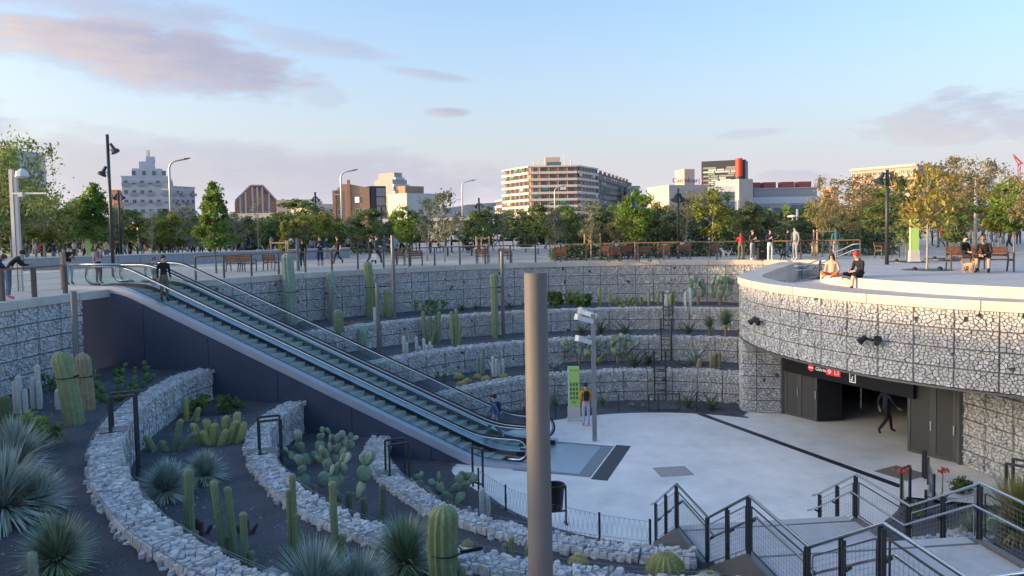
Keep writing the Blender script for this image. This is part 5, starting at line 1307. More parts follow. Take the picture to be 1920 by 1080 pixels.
# benches and single chairs with timber slats
BW = M('bench_wood', (.20, .085, .05), .6, .2, 4, .15, 40, stretch=(1, 8, 8)); IRON = M('cast_iron', (.075, .078, .08), .55, .1)
def bench(label, x, y, rz, w, z0, group):
    t = thing('bench' if w > 1 else 'park_chair', label, 'bench' if w > 1 else 'chair', (x, y, z0), rz, group)
    for k in range(4): mb = MB(); mb.box(0, -.20 + k * .115, .44 - .01 * (k == 3), w, .095, .035); mb.build('seat_slat', BW, t)
    for k in range(3): mb = MB(); mb.box(0, .25 + k * .035, .58 + k * .115, w, .03, .10); mb.build('back_slat', BW, t)
    for s in (-1, 1):
        xx = s * (w / 2 - .03); mb = MB()
        mb.bar((xx, -.24, 0), (xx, -.24, .64), .045, .045); mb.build('leg', IRON, t); mb = MB(); mb.bar((xx, .30, 0), (xx, .20, .45), .045, .045); mb.bar((xx, .20, .45), (xx, .34, .86), .045, .045); mb.build('leg', IRON, t)
        mb = MB(); mb.bar((xx, -.25, .655), (xx, .27, .66), .05, .03); mb.build('armrest', IRON, t); mb = MB(); mb.bar((xx, -.23, .40), (xx, .24, .395), .04, .03); mb.build('seat_rail', IRON, t)
    return t
CH = [(440, 509, 'first from the left behind the railing'), (466, 509, 'second from the left behind the railing'), (509, 507, 'left of the tallest cactus'), (748, 498, 'left of the pair beside the slim cactus'), (781, 498, 'right of the pair beside the slim cactus'), (905, 494, 'under the dark double floodlight'), (948, 493, 'left of the foreground column'), (1051, 491, 'right of the foreground column'), (1136, 488, 'left of the pale sapling trunk'), (1152, 491, 'nearest the rim by the timber frame'), (1172, 487, 'half hidden behind another chair'), (1207, 490, 'right of the full green tree trunk'), (1244, 486, 'left of the black lamp post'), (1281, 485, 'just right of the black lamp post'), (1338, 484, 'behind the white dog')]
for i, (px, py, lab) in enumerate(CH):
    p = at(px, py, 0); bench('wooden slat chair on the plaza, ' + lab, p.x, p.y, pi + RNG.uniform(-.3, .3) if i % 3 else RNG.uniform(-.2, .2) + pi, .72, 0, 'wooden chairs on the plaza')
p1, p2, p3 = at(1812, 507, .2), at(1868, 511, .2), at(1690, 486, .05)
bench('bench with the woman in the red top', p1.x + .1, p1.y + .25, pi + 2.95, 1.15, .2, 'benches on the pale deck'); bench('bench with the man in black shorts', p2.x + .05, p2.y + .25, 2 * pi - .2, 1.15, .2, 'benches on the pale deck')
p4 = at(1640, 476, .02); bench('bench with the man in the pale jumper by the shrubs', p4.x, p4.y + .3, .05, 1.6, 0.02, None); bench('empty pale bench right of the man in the pale jumper', p3.x, p3.y + 1.5, .3, 1.2, 0.05, None)

def stake_frame(label, px, py, hpx, w=1.1):
    p = at(px, py, 0); h = hpx * p.y / F_PX; t = thing('tree_stakes', label, 'tree stake', (p.x, p.y, 0), RNG.uniform(-.2, .2), 'timber tree stakes'); TM = M('stake_timber', (.44, .32, .19), .8, .2, 5, stretch=(8, 8, 1))
    for dx, dy in ((-w / 2, -.3), (w / 2, -.3), (0, .5)): mb = MB(); mb.tube([(dx, dy, 0), (dx, dy, h)], .045, 7); mb.build('stake', TM, t)
    for a, b_ in (((-w / 2, -.3), (w / 2, -.3)), ((w / 2, -.3), (0, .5)), ((0, .5), (-w / 2, -.3))): mb = MB(); mb.bar((*a, h - .12), (*b_, h - .12), .04, .07); mb.build('cross_bar', TM, t)
for px, py, hp, w, lab in ((530, 505, 54, 1.0, 'timber stakes round the thin sapling left of the tall cactus'), (1109, 486, 48, 1.0, 'timber stakes round the sparse tree right of the column'), (1541, 486, 56, 1.25, 'timber stakes round the slender brown tree'), (905, 490, 47, .8, 'timber stakes under the dark floodlight left of the column')): stake_frame(lab, px, py, hp, w)

# low planter wall, dark hoarding, tables
def walls():
    PWM = M('planter_grey', (.30, .32, .36), .8, .05, .6); t = thing('planter_wall', 'long low blue-grey wall behind the railing at left', 'low wall')
    f = Face(XY(40, 47), XY(655, 58)); n = 16
    for i in range(n): pbox(t, 'wall_panel', f, f.L * i / n + .01, f.L * (i + 1) / n - .01, -.35, 0, 0, .72, PWM); pbox(t, 'wall_cap', f, f.L * i / n + .008, f.L * (i + 1) / n - .008, -.4, .05, .722, .80, CONC)
    t = thing('timber_hoarding', 'dark timber hoarding beyond the plaza, left of the brick building', 'hoarding'); f = Face(XY(540, 78), XY(700, 84)); n = 24; HM = M('hoarding', (.12, .10, .09), .85, .15, 2)
    for i in range(n): pbox(t, 'board', f, f.L * i / n + .015, f.L * (i + 1) / n - .015, -.06 - .02 * (i % 2), 0, 0, 1.9, HM)
    for (px, py, lab) in ((978, 486, 'pale outdoor table left of the thin yellowing tree'), (862, 480, 'pale table before the pavilion')):
        p = at(px, py, 0); t = thing('outdoor_table', lab, 'table', (p.x, p.y, 0)); mb = MB(); mb.box(0, 0, .74, 2.2, .8, .06); mb.build('table_top', CONC, t)
        for dx in (-.9, .9): mb = MB(); mb.box(dx, 0, .355, .1, .6, .71); mb.build('leg', IRON, t)
walls()

# litter bin, wire fence, barriers, ladders
def bin_():
    p = at(1042, 984, ZF); t = thing('litter_bin', 'black litter bin on a steel frame beside the foreground column', 'bin', (p.x, p.y, ZF), .2)
    mb = MB(); mb.lathe([(.18, .42), (.23, .98), (.25, 1.0), (.25, 1.04), (.21, 1.04), (.18, .6)], n=20); mb.build('bucket', BLACK, t, smooth=False)
    for s in (-1, 1): mb = MB(); mb.bar((s * .27, 0, 0), (s * .27, 0, .98), .04, .04); mb.bar((s * .27, -.12, .015), (s * .27, .12, .015), .05, .03); mb.build('leg', DARKSTEEL, t)
    mb = MB(); mb.bar((-.25, 0, .34), (.25, 0, .34), .04, .04); mb.build('cross_bar', DARKSTEEL, t); mb = MB(); mb.box(.24, 0, .95, .06, .1, .08); mb.build('lock', DARKSTEEL, t)
bin_()
def wire_fence(label, angs, R, h=.68):
    t = thing('wire_fence', label, 'fence'); P = [PC(a, R(a) if callable(R) else R) for a in angs]
    for p in P: mb = MB(); mb.box(p[0], p[1], ZF + h / 2, .05, .05, h + .06); mb.build('post', DARKSTEEL, t)
    FW = M('fence_wire', (.22, .23, .25), .4, .05, metal=.6)
    for a, b_ in zip(P, P[1:]):
        mb = MB(); A = Vector((*a, ZF)); B = Vector((*b_, ZF)); n = max(3, int((B - A).length / .12))
        for z in (.03, h - .03): mb.bar(A + Vector((0, 0, z)), B + Vector((0, 0, z)), .006, .006)
        for i in range(n):
            u, v = i / n, (i + 1) / n; mb.bar(A.lerp(B, u) + Vector((0, 0, .03)), A.lerp(B, v) + Vector((0, 0, h - .03)), .004, .004); mb.bar(A.lerp(B, v) + Vector((0, 0, .03)), A.lerp(B, u) + Vector((0, 0, h - .03)), .004, .004)
        mb.build('wire_mesh', FW, t)
wire_fence('low wire mesh fence along the near edge of the pit floor', [198, 213, 228, 241, 252], lambda a: Rf(a) + .05); wire_fence('low wire mesh fence along the far edge of the pit floor', [72, 84, 97, 108, 119, 131], 7.05); wire_fence('low wire fence curving round the flower bed by the doors', [318, 330, 343], 6.9, .75)
def barrier(label, pts, z0, h, rungs=()):
    t = thing('steel_barrier', label, 'barrier'); P = [Vector((p[0], p[1], z0)) for p in pts]
    for p in P: mb = MB(); mb.bar(p, p + Vector((0, 0, h)), .06, .05); mb.build('post', DARKSTEEL, t)
    for a, b_ in zip(P, P[1:]):
        for z in (h, h * .12): mb = MB(); mb.bar(a + Vector((0, 0, z)), b_ + Vector((0, 0, z)), .05, .04); mb.build('rail', DARKSTEEL, t)
    return t
q0, q1 = at(1217, 773, ZF), at(1274, 772, ZF); barrier('dark steel barrier at the foot of the far ladder', [(q0.x, q0.y), (q1.x, q1.y)], ZF, .72)
q0, q1 = at(887, 912, ZF), at(906, 918, ZF); barrier('dark gate posts with sloping rail at the foot of the escalators', [(q0.x, q0.y), (q1.x, q1.y)], ZF, 1.15)
q0 = at(1690, 950, ZF); barrier('dark gate posts beside the orange flowers', [(q0.x, q0.y), (q0.x + .35, q0.y + .25)], ZF, 1.0)
q0 = at(1735, 898, ZF); barrier('single dark post at the corner of the flower bed', [(q0.x, q0.y), (q0.x + .001, q0.y + .12)], ZF, .8)
def ladder_frame(label, R, ang, lev, outer=.75, th=.6, group='access ladders'):
    """inverted-U grab frames over a gabion wall with a ladder down its face"""
    R = Rw(lev, ang)
    t = thing('access_ladder', label, 'ladder', (0, 0, 0), 0, group); zt = ZT[lev] - drop(ang) + .12; zb = ZT[lev + 1] - drop(ang)
    for s in (-.24, .24):
        da = degrees(s / R); mb = MB(); a = Vector((*PC(ang + da, R + .3), zt)); b_ = Vector((*PC(ang + da, R - .22), zt)); H = Vector((0, 0, .85))
        mb.bar(a, a + H, .05, .05); mb.bar(a + H, b_ + H, .05, .05); mb.bar(b_ + H, Vector((b_.x, b_.y, zb)), .05, .05); mb.build('grab_frame', DARKSTEEL, t)
    k = 0; z = zb + .22
    while z < zt + .1:
        mb = MB(); mb.bar((*PC(ang - degrees(.24 / R), R - .22), z), (*PC(ang + degrees(.24 / R), R - .22), z), .03, .03); mb.build('rung', DARKSTEEL, t); z += .26
    mb = MB(); c0 = PC(ang, R + .28); mb.box(c0[0], c0[1], zt + .05, .62, .5, .02, rad(ang)); mb.build('foot_plate', GREYSTEEL, t)
def angof(px, py, z):
    p = at(px, py, z); return degrees(atan2(p.y - C.y, p.x - C.x)) % 360
def wang(px, py, lev):
    a = 200.0
    for _ in range(40): a = .5 * a + .5 * angof(px, py, ZT[lev] + .1 - drop(a))
    return a
ladder_frame('steel ladder over the upper near gabion wall at left', R2, wang(205, 812, 0), 0); ladder_frame('steel ladder over the middle near gabion wall', R3, wang(478, 852, 1), 1); ladder_frame('steel ladder over the lowest near gabion wall', R4, wang(715, 893, 2), 2)
ladder_frame('steel ladder on the upper far gabion wall', R2, angof(1253, 581, -2.25), 0); ladder_frame('steel ladder on the middle far gabion wall', R3, angof(1250, 637, -3.2), 1); ladder_frame('steel ladder on the lowest far gabion wall', R4, angof(1238, 699, -4.15), 2); ladder_frame('steel ladder at the right edge over the low gabion wall', R4, angof(1862, 935, -4.2), 2)

# station sign, door details, wall spotlights
def signs():
    t = thing('station_sign', 'black station fascia with white name and red line badge above the doors', 'sign')
    a = D0 + DD * .35 - DN * .30; b_ = a + DD * ((DRq - a).dot(DD) + .3); d = DD; n = -DN; rz = atan2(d.y, d.x); z0, z1 = -3.62, -2.57
    L = (b_ - a).length; mb = MB(); mb.obox((a + b_) / 2 + Vector((0, 0, (z0 + z1) / 2)), d, n, (0, 0, 1), L, .12, z1 - z0); mb.build('fascia', M('fascia_black', (.012, .012, .016), .35, .05), t)
    WT = M('sign_white', (.75, .75, .75), .5, 0, emit=.05); RD = M('sign_redpanel', (.62, .03, .035), .5, 0, emit=.08)
    def on(u, z, out=.066): return a + d * u + n * out + Vector((0, 0, z))
    u0 = (Vector(at(1522, 686, -2.8)[:2] + (0,)) if False else None)
    # place the badge at the bearing seen in the photograph
    def u_at(px):
        best = min((abs(proj(on(k * L / 400, -3.2))[0] - px), k * L / 400) for k in range(401)); return best[1]
    zc = -3.28; ua, ub, uc, ud = u_at(1521), u_at(1530), u_at(1547), u_at(1599)
    mb = MB(); R = Matrix.Translation(on(ua, zc)) @ Matrix((d.to_4d(), (0, 0, 1, 0), n.to_4d(), (0, 0, 0, 1))).transposed(); 
    Rm = Matrix.Identity(4); Rm.col[0] = (d.x, d.y, 0, 0); Rm.col[1] = (0, 0, 1, 0); Rm.col[2] = (n.x, n.y, 0, 0); p = on(ua, zc); Rm.col[3] = (p.x, p.y, p.z, 1)
    mb.lathe([(.135, 0), (.135, .012)], n=20, M4=Rm); o = mb.build('metro_badge', RD, t); mb = MB(); mb.obox(on(ua, zc, .082), d, n, (0, 0, 1), .2, .008, .045); mb.build('badge_bar', WT, t)
    text_at(t, 'Glòries', on(ub - .02, zc - .06, .066), rz, .185, WT, 'lettering', .012)
    wl = 1.0
    e = uc + .45
    ue = u_at(1550); mb = MB(); mb.obox(on(ue + .14, zc, .07), d, n, (0, 0, 1), .30, .012, .27); mb.build('line_badge', RD, t); mb = MB(); 
    p = on(ue + .14, zc, .08); V = [p + d * .09, p + Vector((0, 0, .09)), p - d * .09, p - Vector((0, 0, .09))]; mb.add(V, [(0, 1, 2, 3)]); mb.build('diamond', WT, t)
    mb = MB(); p = on(ue + .14, zc, .083); mb.add([p + d * .045, p + Vector((0, 0, .045)), p - d * .045, p - Vector((0, 0, .045))], [(0, 1, 2, 3)]); mb.build('diamond_core', RD, t)
    mb = MB(); mb.obox(on(ue + .46, zc, .07), d, n, (0, 0, 1), .30, .012, .27); mb.build('line_badge', RD, t); text_at(t, 'L1', on(ue + .35, zc - .08, .08), rz, .24, WT, 'lettering', .006)
    mb = MB(); mb.obox(on(ud, zc - .06, .07), d, n, (0, 0, 1), .26, .012, .34); mb.build('pictogram_plate', WT, t); mb = MB(); mb.obox(on(ud, zc - .06, .08), d, n, (0, 0, 1), .19, .008, .26); mb.build('pictogram', M('pict_dark', (.03, .03, .05), .5), t)
    mb = MB(); c0 = on(ud - .03, zc - .1, .088); mb.bar(c0 - Vector((0, 0, .06)), c0 + d * .05 + Vector((0, 0, .1)), .012, .03); mb.bar(c0 - d * .05 - Vector((0, 0, .03)), c0 + d * .06 - Vector((0, 0, .03)), .012, .03); mb.build('pictogram_figure', WT, t)
    mb = MB(); p = on(u_at(1612), -3.6, .0); mb.bar(p + Vector((0, 0, 1)), p - Vector((0, 0, .75)), .04, .04); mb.build('hanging_rod', GREYSTEEL, t)
    for (px, py, lab) in ((1427, 602, 'pair of black spotlights on the left of the curved gabion front'), (1641, 637, 'pair of black spotlights on the middle of the curved gabion front')):
        best = min(((abs(proj(FACP.at(k * FACP.len / 300)[0] + Vector((0, 0, -1.4)))[0] - px), k) for k in range(60, 290))); p, nn = FACP.at(best[1] * FACP.len / 300); z = atY(px, py, p.y).z
        t = thing('wall_spotlight', lab, 'spotlight', (0, 0, 0), 0, 'spotlights on the gabion front'); base = p + nn * .08 + Vector((0, 0, z)); tg = Vector((-nn.y, nn.x, 0))
        mb = MB(); mb.bar(base - tg * .22, base + tg * .22, .05, .05); mb.bar(base, base + nn * .12, .06, .06); mb.build('bracket', BLACK, t)
        for s in (-1, 1):
            q = base + tg * s * .24 + nn * .16; ax = (nn * .5 + tg * s * .5 + Vector((0, 0, .6 * s))).normalized(); zz = ax; x = zz.orthogonal().normalized(); y = zz.cross(x); R4_ = Matrix((x, y, zz)).transposed().to_4x4(); R4_.translation = q
            mb = MB(); mb.lathe([(.07, -.14), (.085, 0), (.115, .14)], n=12, M4=R4_); mb.build('lamp_head', BLACK, t)
signs()
# steel handrails of the sunken stair beside the deck
t = thing('stair_handrail', 'pair of stainless handrails descending behind the seated couple', 'handrail')
for k, (dy, dz) in enumerate(((0, 0), (0, -.3))):
    a_, b_, c_ = atY(1510, 498 + (k * 8), 38.5), atY(1600, 458 + 11 * k, 38.0), atY(1614, 457 + 11 * k, 37.6)
    e_ = atY(1498, 503 + 3 * k, 38.6); mb = MB(); mb.tube([a_ + (a_ - b_).normalized() * .05 + Vector((-.5, 0, 0)), a_, b_, c_], .03, 8); mb.build('rail', STAIN, t, smooth=True)
for px, py in ((1607, 460), (1537, 490)): q = atY(px, py, 38.1); mb = MB(); mb.bar((q.x, q.y, -1.0 if px < 1580 else 0), (q.x, q.y, q.z), .06, .05); mb.build('post', DARKSTEEL, t)
# round tree pits with low bollard lights in the deck
for px, py, lab in ((1738, 507, 'tree pit of the yellow tree'), (1700, 491, 'tree pit behind the yellow tree'), (1770, 486, 'empty tree pit left of the benches')):
    p = at(px, py, .19); t = thing('tree_pit', 'dark round ' + lab, 'tree pit', (p.x, p.y, .205)); mb = MB(); mb.lathe([(.85, -.03), (.85, .012), (.01, .014)], n=24); mb.build('grating', DARKSTEEL, t)
    for dx in (-.5, .42): mb = MB(); mb.lathe([(.09, 0), (.09, .07), (.04, .11)], dx, -.1, .014, 10); mb.build('uplight', BLACK, t)
# ------------------------------------------------------------------ cacti and other plants
CG = M('cactus_green', (.19, .24, .12), .7, .18, 6, .2, 60); CGB = M('cactus_blue', (.24, .31, .25), .7, .15, 6, .2, 60); CGW = M('cactus_woolly', (.50, .53, .50), .9, .15, 12, .4, 80); CGD = M('cactus_dark', (.10, .15, .07), .7, .2, 6, .2, 60); CGY = M('cactus_golden', (.30, .31, .12), .75, .2, 8, .3, 60); CGBR = M('cactus_brown', (.25, .22, .13), .8, .25, 8, .3, 60); SPINE = M('spines', (.55, .50, .36), .8, .1); PADM = M('pad_green', (.23, .30, .21), .65, .15, 4, objvar=.18); PADD = M('pad_dark', (.08, .15, .05), .6, .2, 4, objvar=.2); PADY = M('pad_yellow', (.21, .24, .09), .65, .15, 4, objvar=.15); AGB = M('agave_blue', (.27, .34, .31), .55, .12, 3, objvar=.12); AGD = M('agave_dark', (.09, .13, .08), .55, .15, 3, objvar=.15); YUC = M('blade_bluegreen', (.32, .40, .36), .5, .2, 3, tone='tone'); YUG = M('blade_green', (.21, .30, .20), .5, .2, 3, tone='tone'); TRK = M('woody_base', (.26, .20, .14), .9, .2, 6); STRAP = M('black_strap', (.015, .015, .017), .7)
PR = random.Random(17)
def gpos(px, py, lev):
    """ground point on a terrace; near-left terraces sink towards the escalator"""
    z = ZT[lev] if lev < 4 else ZF
    p = at(px, py, z)
    for _ in range(4):
        a = degrees(atan2(p.y - C.y, p.x - C.x)) % 360
        d = drop(a) if (lev < 3 and esc_sd(p) < 0) else 0
        p = at(px, py, z - d)
    if lev == 0 and esc_sd(p) > 0:      # stay clear of the rim wall
        for _ in range(60):
            if hypot(p.x - C.x, p.y - C.y) < R1 - .55: break
            p.x *= .99; p.y *= .99
    return p
def stem(mb, base, h, r, ribs, lean=(0, 0), rib=.075, bend=0.0, n=None, sp=None, spines=0, rnd=PR, taper=.9):
    n = 2 * ribs; k = max(7, int(h / .12)); k = min(k, 22); V = []; Fc = []; tops = []
    ts = [i / (k - 4) * max(.3, 1 - r / h) for i in range(k - 4)] + [1 - (r / h if r / h < .7 else .7) * q for q in (1.0, .72, .45, .2, .02)] if h > r else [i / k for i in range(k + 1)]
    for i in range(k + 1):
        t = ts[i]; z = h * t; rr = r * (.86 + .14 * min(1, t * 4)) * (1 - (1 - taper) * t)
        dtop = h - z
        if dtop < r: rr *= sqrt(max(0.0, 1 - ((r - dtop) / r) ** 2)) * .98 + .02
        rr *= 1 + .015 * sin(i * 2.3 + r * 50)
        cx = base[0] + lean[0] * h * t + bend * sin(t * pi) ; cy = base[1] + lean[1] * h * t
        for j in range(n):
            a = 2 * pi * j / n; q = rr * (1 + (rib if j % 2 == 0 else -rib)); V.append((cx + q * cos(a), cy + q * sin(a), base[2] + z))
            if sp is not None and j % 2 == 0 and spines and i % max(1, k // spines) == 0:
                p = Vector(V[-1]); o = Vector((cos(a), sin(a), 0))
                for _ in range(3):
                    d = (o + Vector((rnd.gauss(0, .6), rnd.gauss(0, .6), rnd.gauss(0, .7)))).normalized(); L = .012 + .03 * r / .2 * rnd.random()
                    sd = d.orthogonal().normalized() * .0025; sp.add([p - sd, p + sd, p + d * L], [(0, 1, 2)])
    for i in range(k):
        for j in range(n): Fc.append((i * n + j, i * n + (j + 1) % n, (i + 1) * n + (j + 1) % n, (i + 1) * n + j))
    Fc.append(tuple(k * n + j for j in range(n))); mb.add(V, Fc)
def columns(label, px, py, lev, stems, mat, spines=0, strap=None, name='columnar_cactus', spmat=None, taper=.92, group=None):
    """stems: (dx, dy, height px, radius px, leanx, ribs) measured at the plant's own distance"""
    p = gpos(px, py, lev); s = p.y / F_PX; t = thing(name, label, 'cactus', p, 0, group)
    hm = max(q[2] for q in stems); fh = (atY(px, py - hm, p.y).z - p.z) / (hm * s)
    for i, (dx, dy, hp, rp, ln, ribs) in enumerate(stems):
        hp *= fh
        mb = MB(); sp = MB() if spines else None
        stem(mb, (dx * s, dy * s, -.06), hp * s + .06, rp * s, ribs, (ln, 0), sp=sp, spines=spines, bend=PR.uniform(-.3, .3) * rp * s, taper=taper)
        o = mb.build('stem', mat, t)
        if sp and sp.v: q = sp.build('spines', spmat or SPINE, o); q['kind'] = 'stuff'
    if strap:
        for (dx, z, r_, tgt) in strap:
            mb = MB(); R = r_ * s * 1.14; mb.tube([(dx * s + R * cos(a), R * sin(a), z * s) for a in [2 * pi * i / 14 for i in range(15)]], .012, 5); mb.bar((dx * s + R * .9, -R * .2, z * s), (dx * s + tgt * s, 0, z * s + .04), .02, .05); mb.build('tie_strap', STRAP, t)
    return t
def barrel(label, px, py, lev, rp, mat, squash=.95, spines=6, group='barrel cacti', ribs=18):
    p = gpos(px, py, lev); r = rp * p.y / F_PX; t = thing('barrel_cactus', label, 'cactus', p, PR.uniform(0, 3), group); mb = MB(); sp = MB(); k = 12; n = 2 * ribs; V = []; Fc = []
    for i in range(k + 1):
        a = -.95 + (pi / 2 + .95) * i / k; rr = r * cos(a) * (1 if a < 1.2 else .98); z = r * squash * (sin(a) + .8) - (r * .12 * max(0, (a - 1.15)) * 1.5)
        for j in range(n):
            w = 2 * pi * j / n; q = max(.004, rr) * (1.05 if j % 2 == 0 else .90); V.append((q * cos(w), q * sin(w), z))
            if j % 2 == 0 and i > 2:
                o = Vector((cos(w) * cos(a), sin(w) * cos(a), sin(a)))
                for _ in range(4):
                    d = (o + Vector((PR.gauss(0, .7), PR.gauss(0, .7), PR.gauss(0, .7)))).normalized(); sd = d.orthogonal().normalized() * .0035; pp = Vector(V[-1]); sp.add([pp - sd, pp + sd, pp + d * (.03 + .03 * PR.random())], [(0, 1, 2)])
    for i in range(k):
        for j in range(n): Fc.append((i * n + j, i * n + (j + 1) % n, (i + 1) * n + (j + 1) % n, (i + 1) * n + j))
    Fc.append(tuple(k * n + j for j in range(n))); mb.add(V, Fc); b_ = mb.build('body', mat, t); q = sp.build('spines', M('gold_spine', (.50, .42, .16), .8), b_); q['kind'] = 'stuff'
    mb = MB(); mb.lathe([(r * .34, r * squash * 1.70), (r * .2, r * squash * 1.76), (.004, r * squash * 1.74)], n=12); mb.build('woolly_crown', M('wool_crown', (.22, .18, .11), .95), b_)
_pad = {}
def pad_mesh(mat):
    if mat.name in _pad: return _pad[mat.name]
    V = []; Fc = []; n = 14
    for j in range(n):
        a = 2 * pi * j / n; x = .42 * sin(a) * (1 - .18 * cos(a + pi) * -1 * 0); z = .5 - .5 * cos(a); x *= .62 + .42 * (z ** .8) if z < .55 else 1.0; V.append((x, 0, z))
    V2 = [(x * .62, .075, .12 + z * .78) for x, y, z in V]; V3 = [(x, -y, z) for x, y, z in V2]; c1 = len(V) * 3
    allv = V + V2 + V3 + [(0, .085, .52), (0, -.085, .52)]
    for j in range(n):
        k = (j + 1) % n; Fc += [(j, k, n + k, n + j), (k, j, 2 * n + j, 2 * n + k), (n + j, n + k, c1), (2 * n + k, 2 * n + j, c1 + 1)]
    me = bpy.data.meshes.new('pad'); me.from_pydata(allv, [], Fc); me.materials.append(mat); me.polygons.foreach_set('use_smooth', [True] * len(Fc)); me.update(); _pad[mat.name] = me; return me
def opuntia(label, px, py, lev, hp, wp, mat=PADM, npads=22, trunk=False, seed=0, pad=None, group='prickly pears'):
    p = gpos(px, py, lev); s = p.y / F_PX; h, w = hp * s, wp * s; t = thing('prickly_pear', label, 'cactus', p, 0, group); r = random.Random(seed + px); me = pad_mesh(mat)
    L0 = pad * s if pad else h * .36; tips = []; cnt = 0
    if trunk: mb = MB(); mb.tube([(0, 0, -.05), (.02, 0, h * .16), (0, .02, h * .30)], [h * .055, h * .05, h * .06], 8); mb.build('woody_stem', TRK, t); z0 = h * .24
    else: z0 = -.03
    nb = max(2, int(w / (L0 * .7)))
    roots = [(Vector(((i - (nb - 1) / 2) * w * .42 / max(1, nb - 1) if nb > 1 else 0, r.uniform(-.3, .3) * w * .4, z0)), (i - (nb - 1) / 2) * .55) for i in range(nb)]
    q = [(a, tl, 0, L0 * r.uniform(.9, 1.1)) for a, tl in roots]
    while q and cnt < npads:
        pos, tilt, dep, L = q.pop(0); cnt += 1; yaw = r.uniform(-.9, .9); back = r.uniform(-.35, .35)
        R = Matrix.Rotation(tilt, 4, 'Y') @ Matrix.Rotation(back, 4, 'X') @ Matrix.Rotation(yaw, 4, 'Z'); o = bpy.data.objects.new('pad', me); COL.objects.link(o); o.parent = t; o.matrix_local = Matrix.Translation(pos) @ R @ Matrix.Diagonal((L * r.uniform(.8, 1.05), L * 1.0, L, 1))
        tip = pos + (R.to_3x3() @ Vector((0, 0, L * .93)))
        if tip.z < h * .95 and dep < 4:
            for _ in range(r.choice((1, 2, 2, 3)) if dep < 2 else r.choice((0, 1, 2))):
                off = (R.to_3x3() @ Vector((r.uniform(-.25, .25) * L, 0, L * r.uniform(.8, .93)))); q.append((pos + off, tilt * .6 + r.uniform(-.75, .75), dep + 1, L * r.uniform(.72, .95)))
    return t
_leaf = {}
def agave_leaf(mat, fat=.09):
    k = (mat.name, fat)
    if k in _leaf: return _leaf[k]
    V = []; Fc = []; n = 7
    for i in range(n + 1):
        u = i / n; wd = fat * (.55 + .9 * u) * (1 - u) ** .55 if u < 1 else 0; wd = fat * sin(min(1, u * 1.1 + .18) * pi) ** .7 if u < .92 else fat * .2 * (1 - u) / .08; z = .5 * u - .62 * u * u * .5; V += [(-wd, u, z + .04), (0, u, z), (wd, u, z + .04)]
    for i in range(n):
        o = 3 * i; Fc += [(o, o + 1, o + 4, o + 3), (o + 1, o + 2, o + 5, o + 4)]
    me = bpy.data.meshes.new('leaf'); me.from_pydata(V, [], Fc); me.materials.append(mat); me.polygons.foreach_set('use_smooth', [True] * len(Fc)); me.update(); _leaf[k] = me; return me
def agave(label, px, py, lev, hp, wp, mat=AGB, n=20, stalk=0, trunk=0, fat=.09, seed=0, name='agave', cat='plant', group='agaves and aloes', flower=None):
    p = gpos(px, py, lev); s = p.y / F_PX; h, w = hp * s, wp * s; t = thing(name, label, cat, p, PR.uniform(0, 6), group); me = agave_leaf(mat, fat); r = random.Random(seed + px * 3)
    z0 = trunk * h
    if trunk: mb = MB(); mb.tube([(0, 0, -.05), (.01, 0, z0 * .5), (0, 0, z0)], [h * .07, h * .06, h * .07], 8); mb.build('trunk', TRK, t)
    for i in range(n):
        u = i / n; el = .15 + 1.15 * u + r.uniform(-.12, .12); az = i * 2.4 + r.uniform(-.2, .2); L = (w / 2 * (1 - u) / cos(min(.9, el)) + (h - z0) * u) * r.uniform(.85, 1.1); L = min(L, max(w * .6, (h - z0) * 1.05))
        o = bpy.data.objects.new('leaf', me); COL.objects.link(o); o.parent = t; o.matrix_local = Matrix.Translation((0, 0, z0 + .02)) @ Matrix.Rotation(az, 4, 'Z') @ Matrix.Rotation(el - .25, 4, 'X') @ Matrix.Diagonal((L, L, L * .9, 1))
    if stalk:
        mb = MB(); mb.tube([(0, 0, 0), (.03, 0, stalk * s)], [.025, .012], 6); mb.build('flower_stalk', M('stalk', (.22, .24, .10), .8), t)
        if flower:
            fl = MB(); 
            for _ in range(34):
                d = Vector((r.gauss(0, .09), r.gauss(0, .09), abs(r.gauss(0, .06)))); c0 = Vector((.03, 0, stalk * s - .05)) + d; fl.lathe([(.004, 0), (.018, .03), (.012, .07)], c0.x, c0.y, c0.z, 5)
            q = fl.build('flower_head', flower, t); q['kind'] = 'stuff'
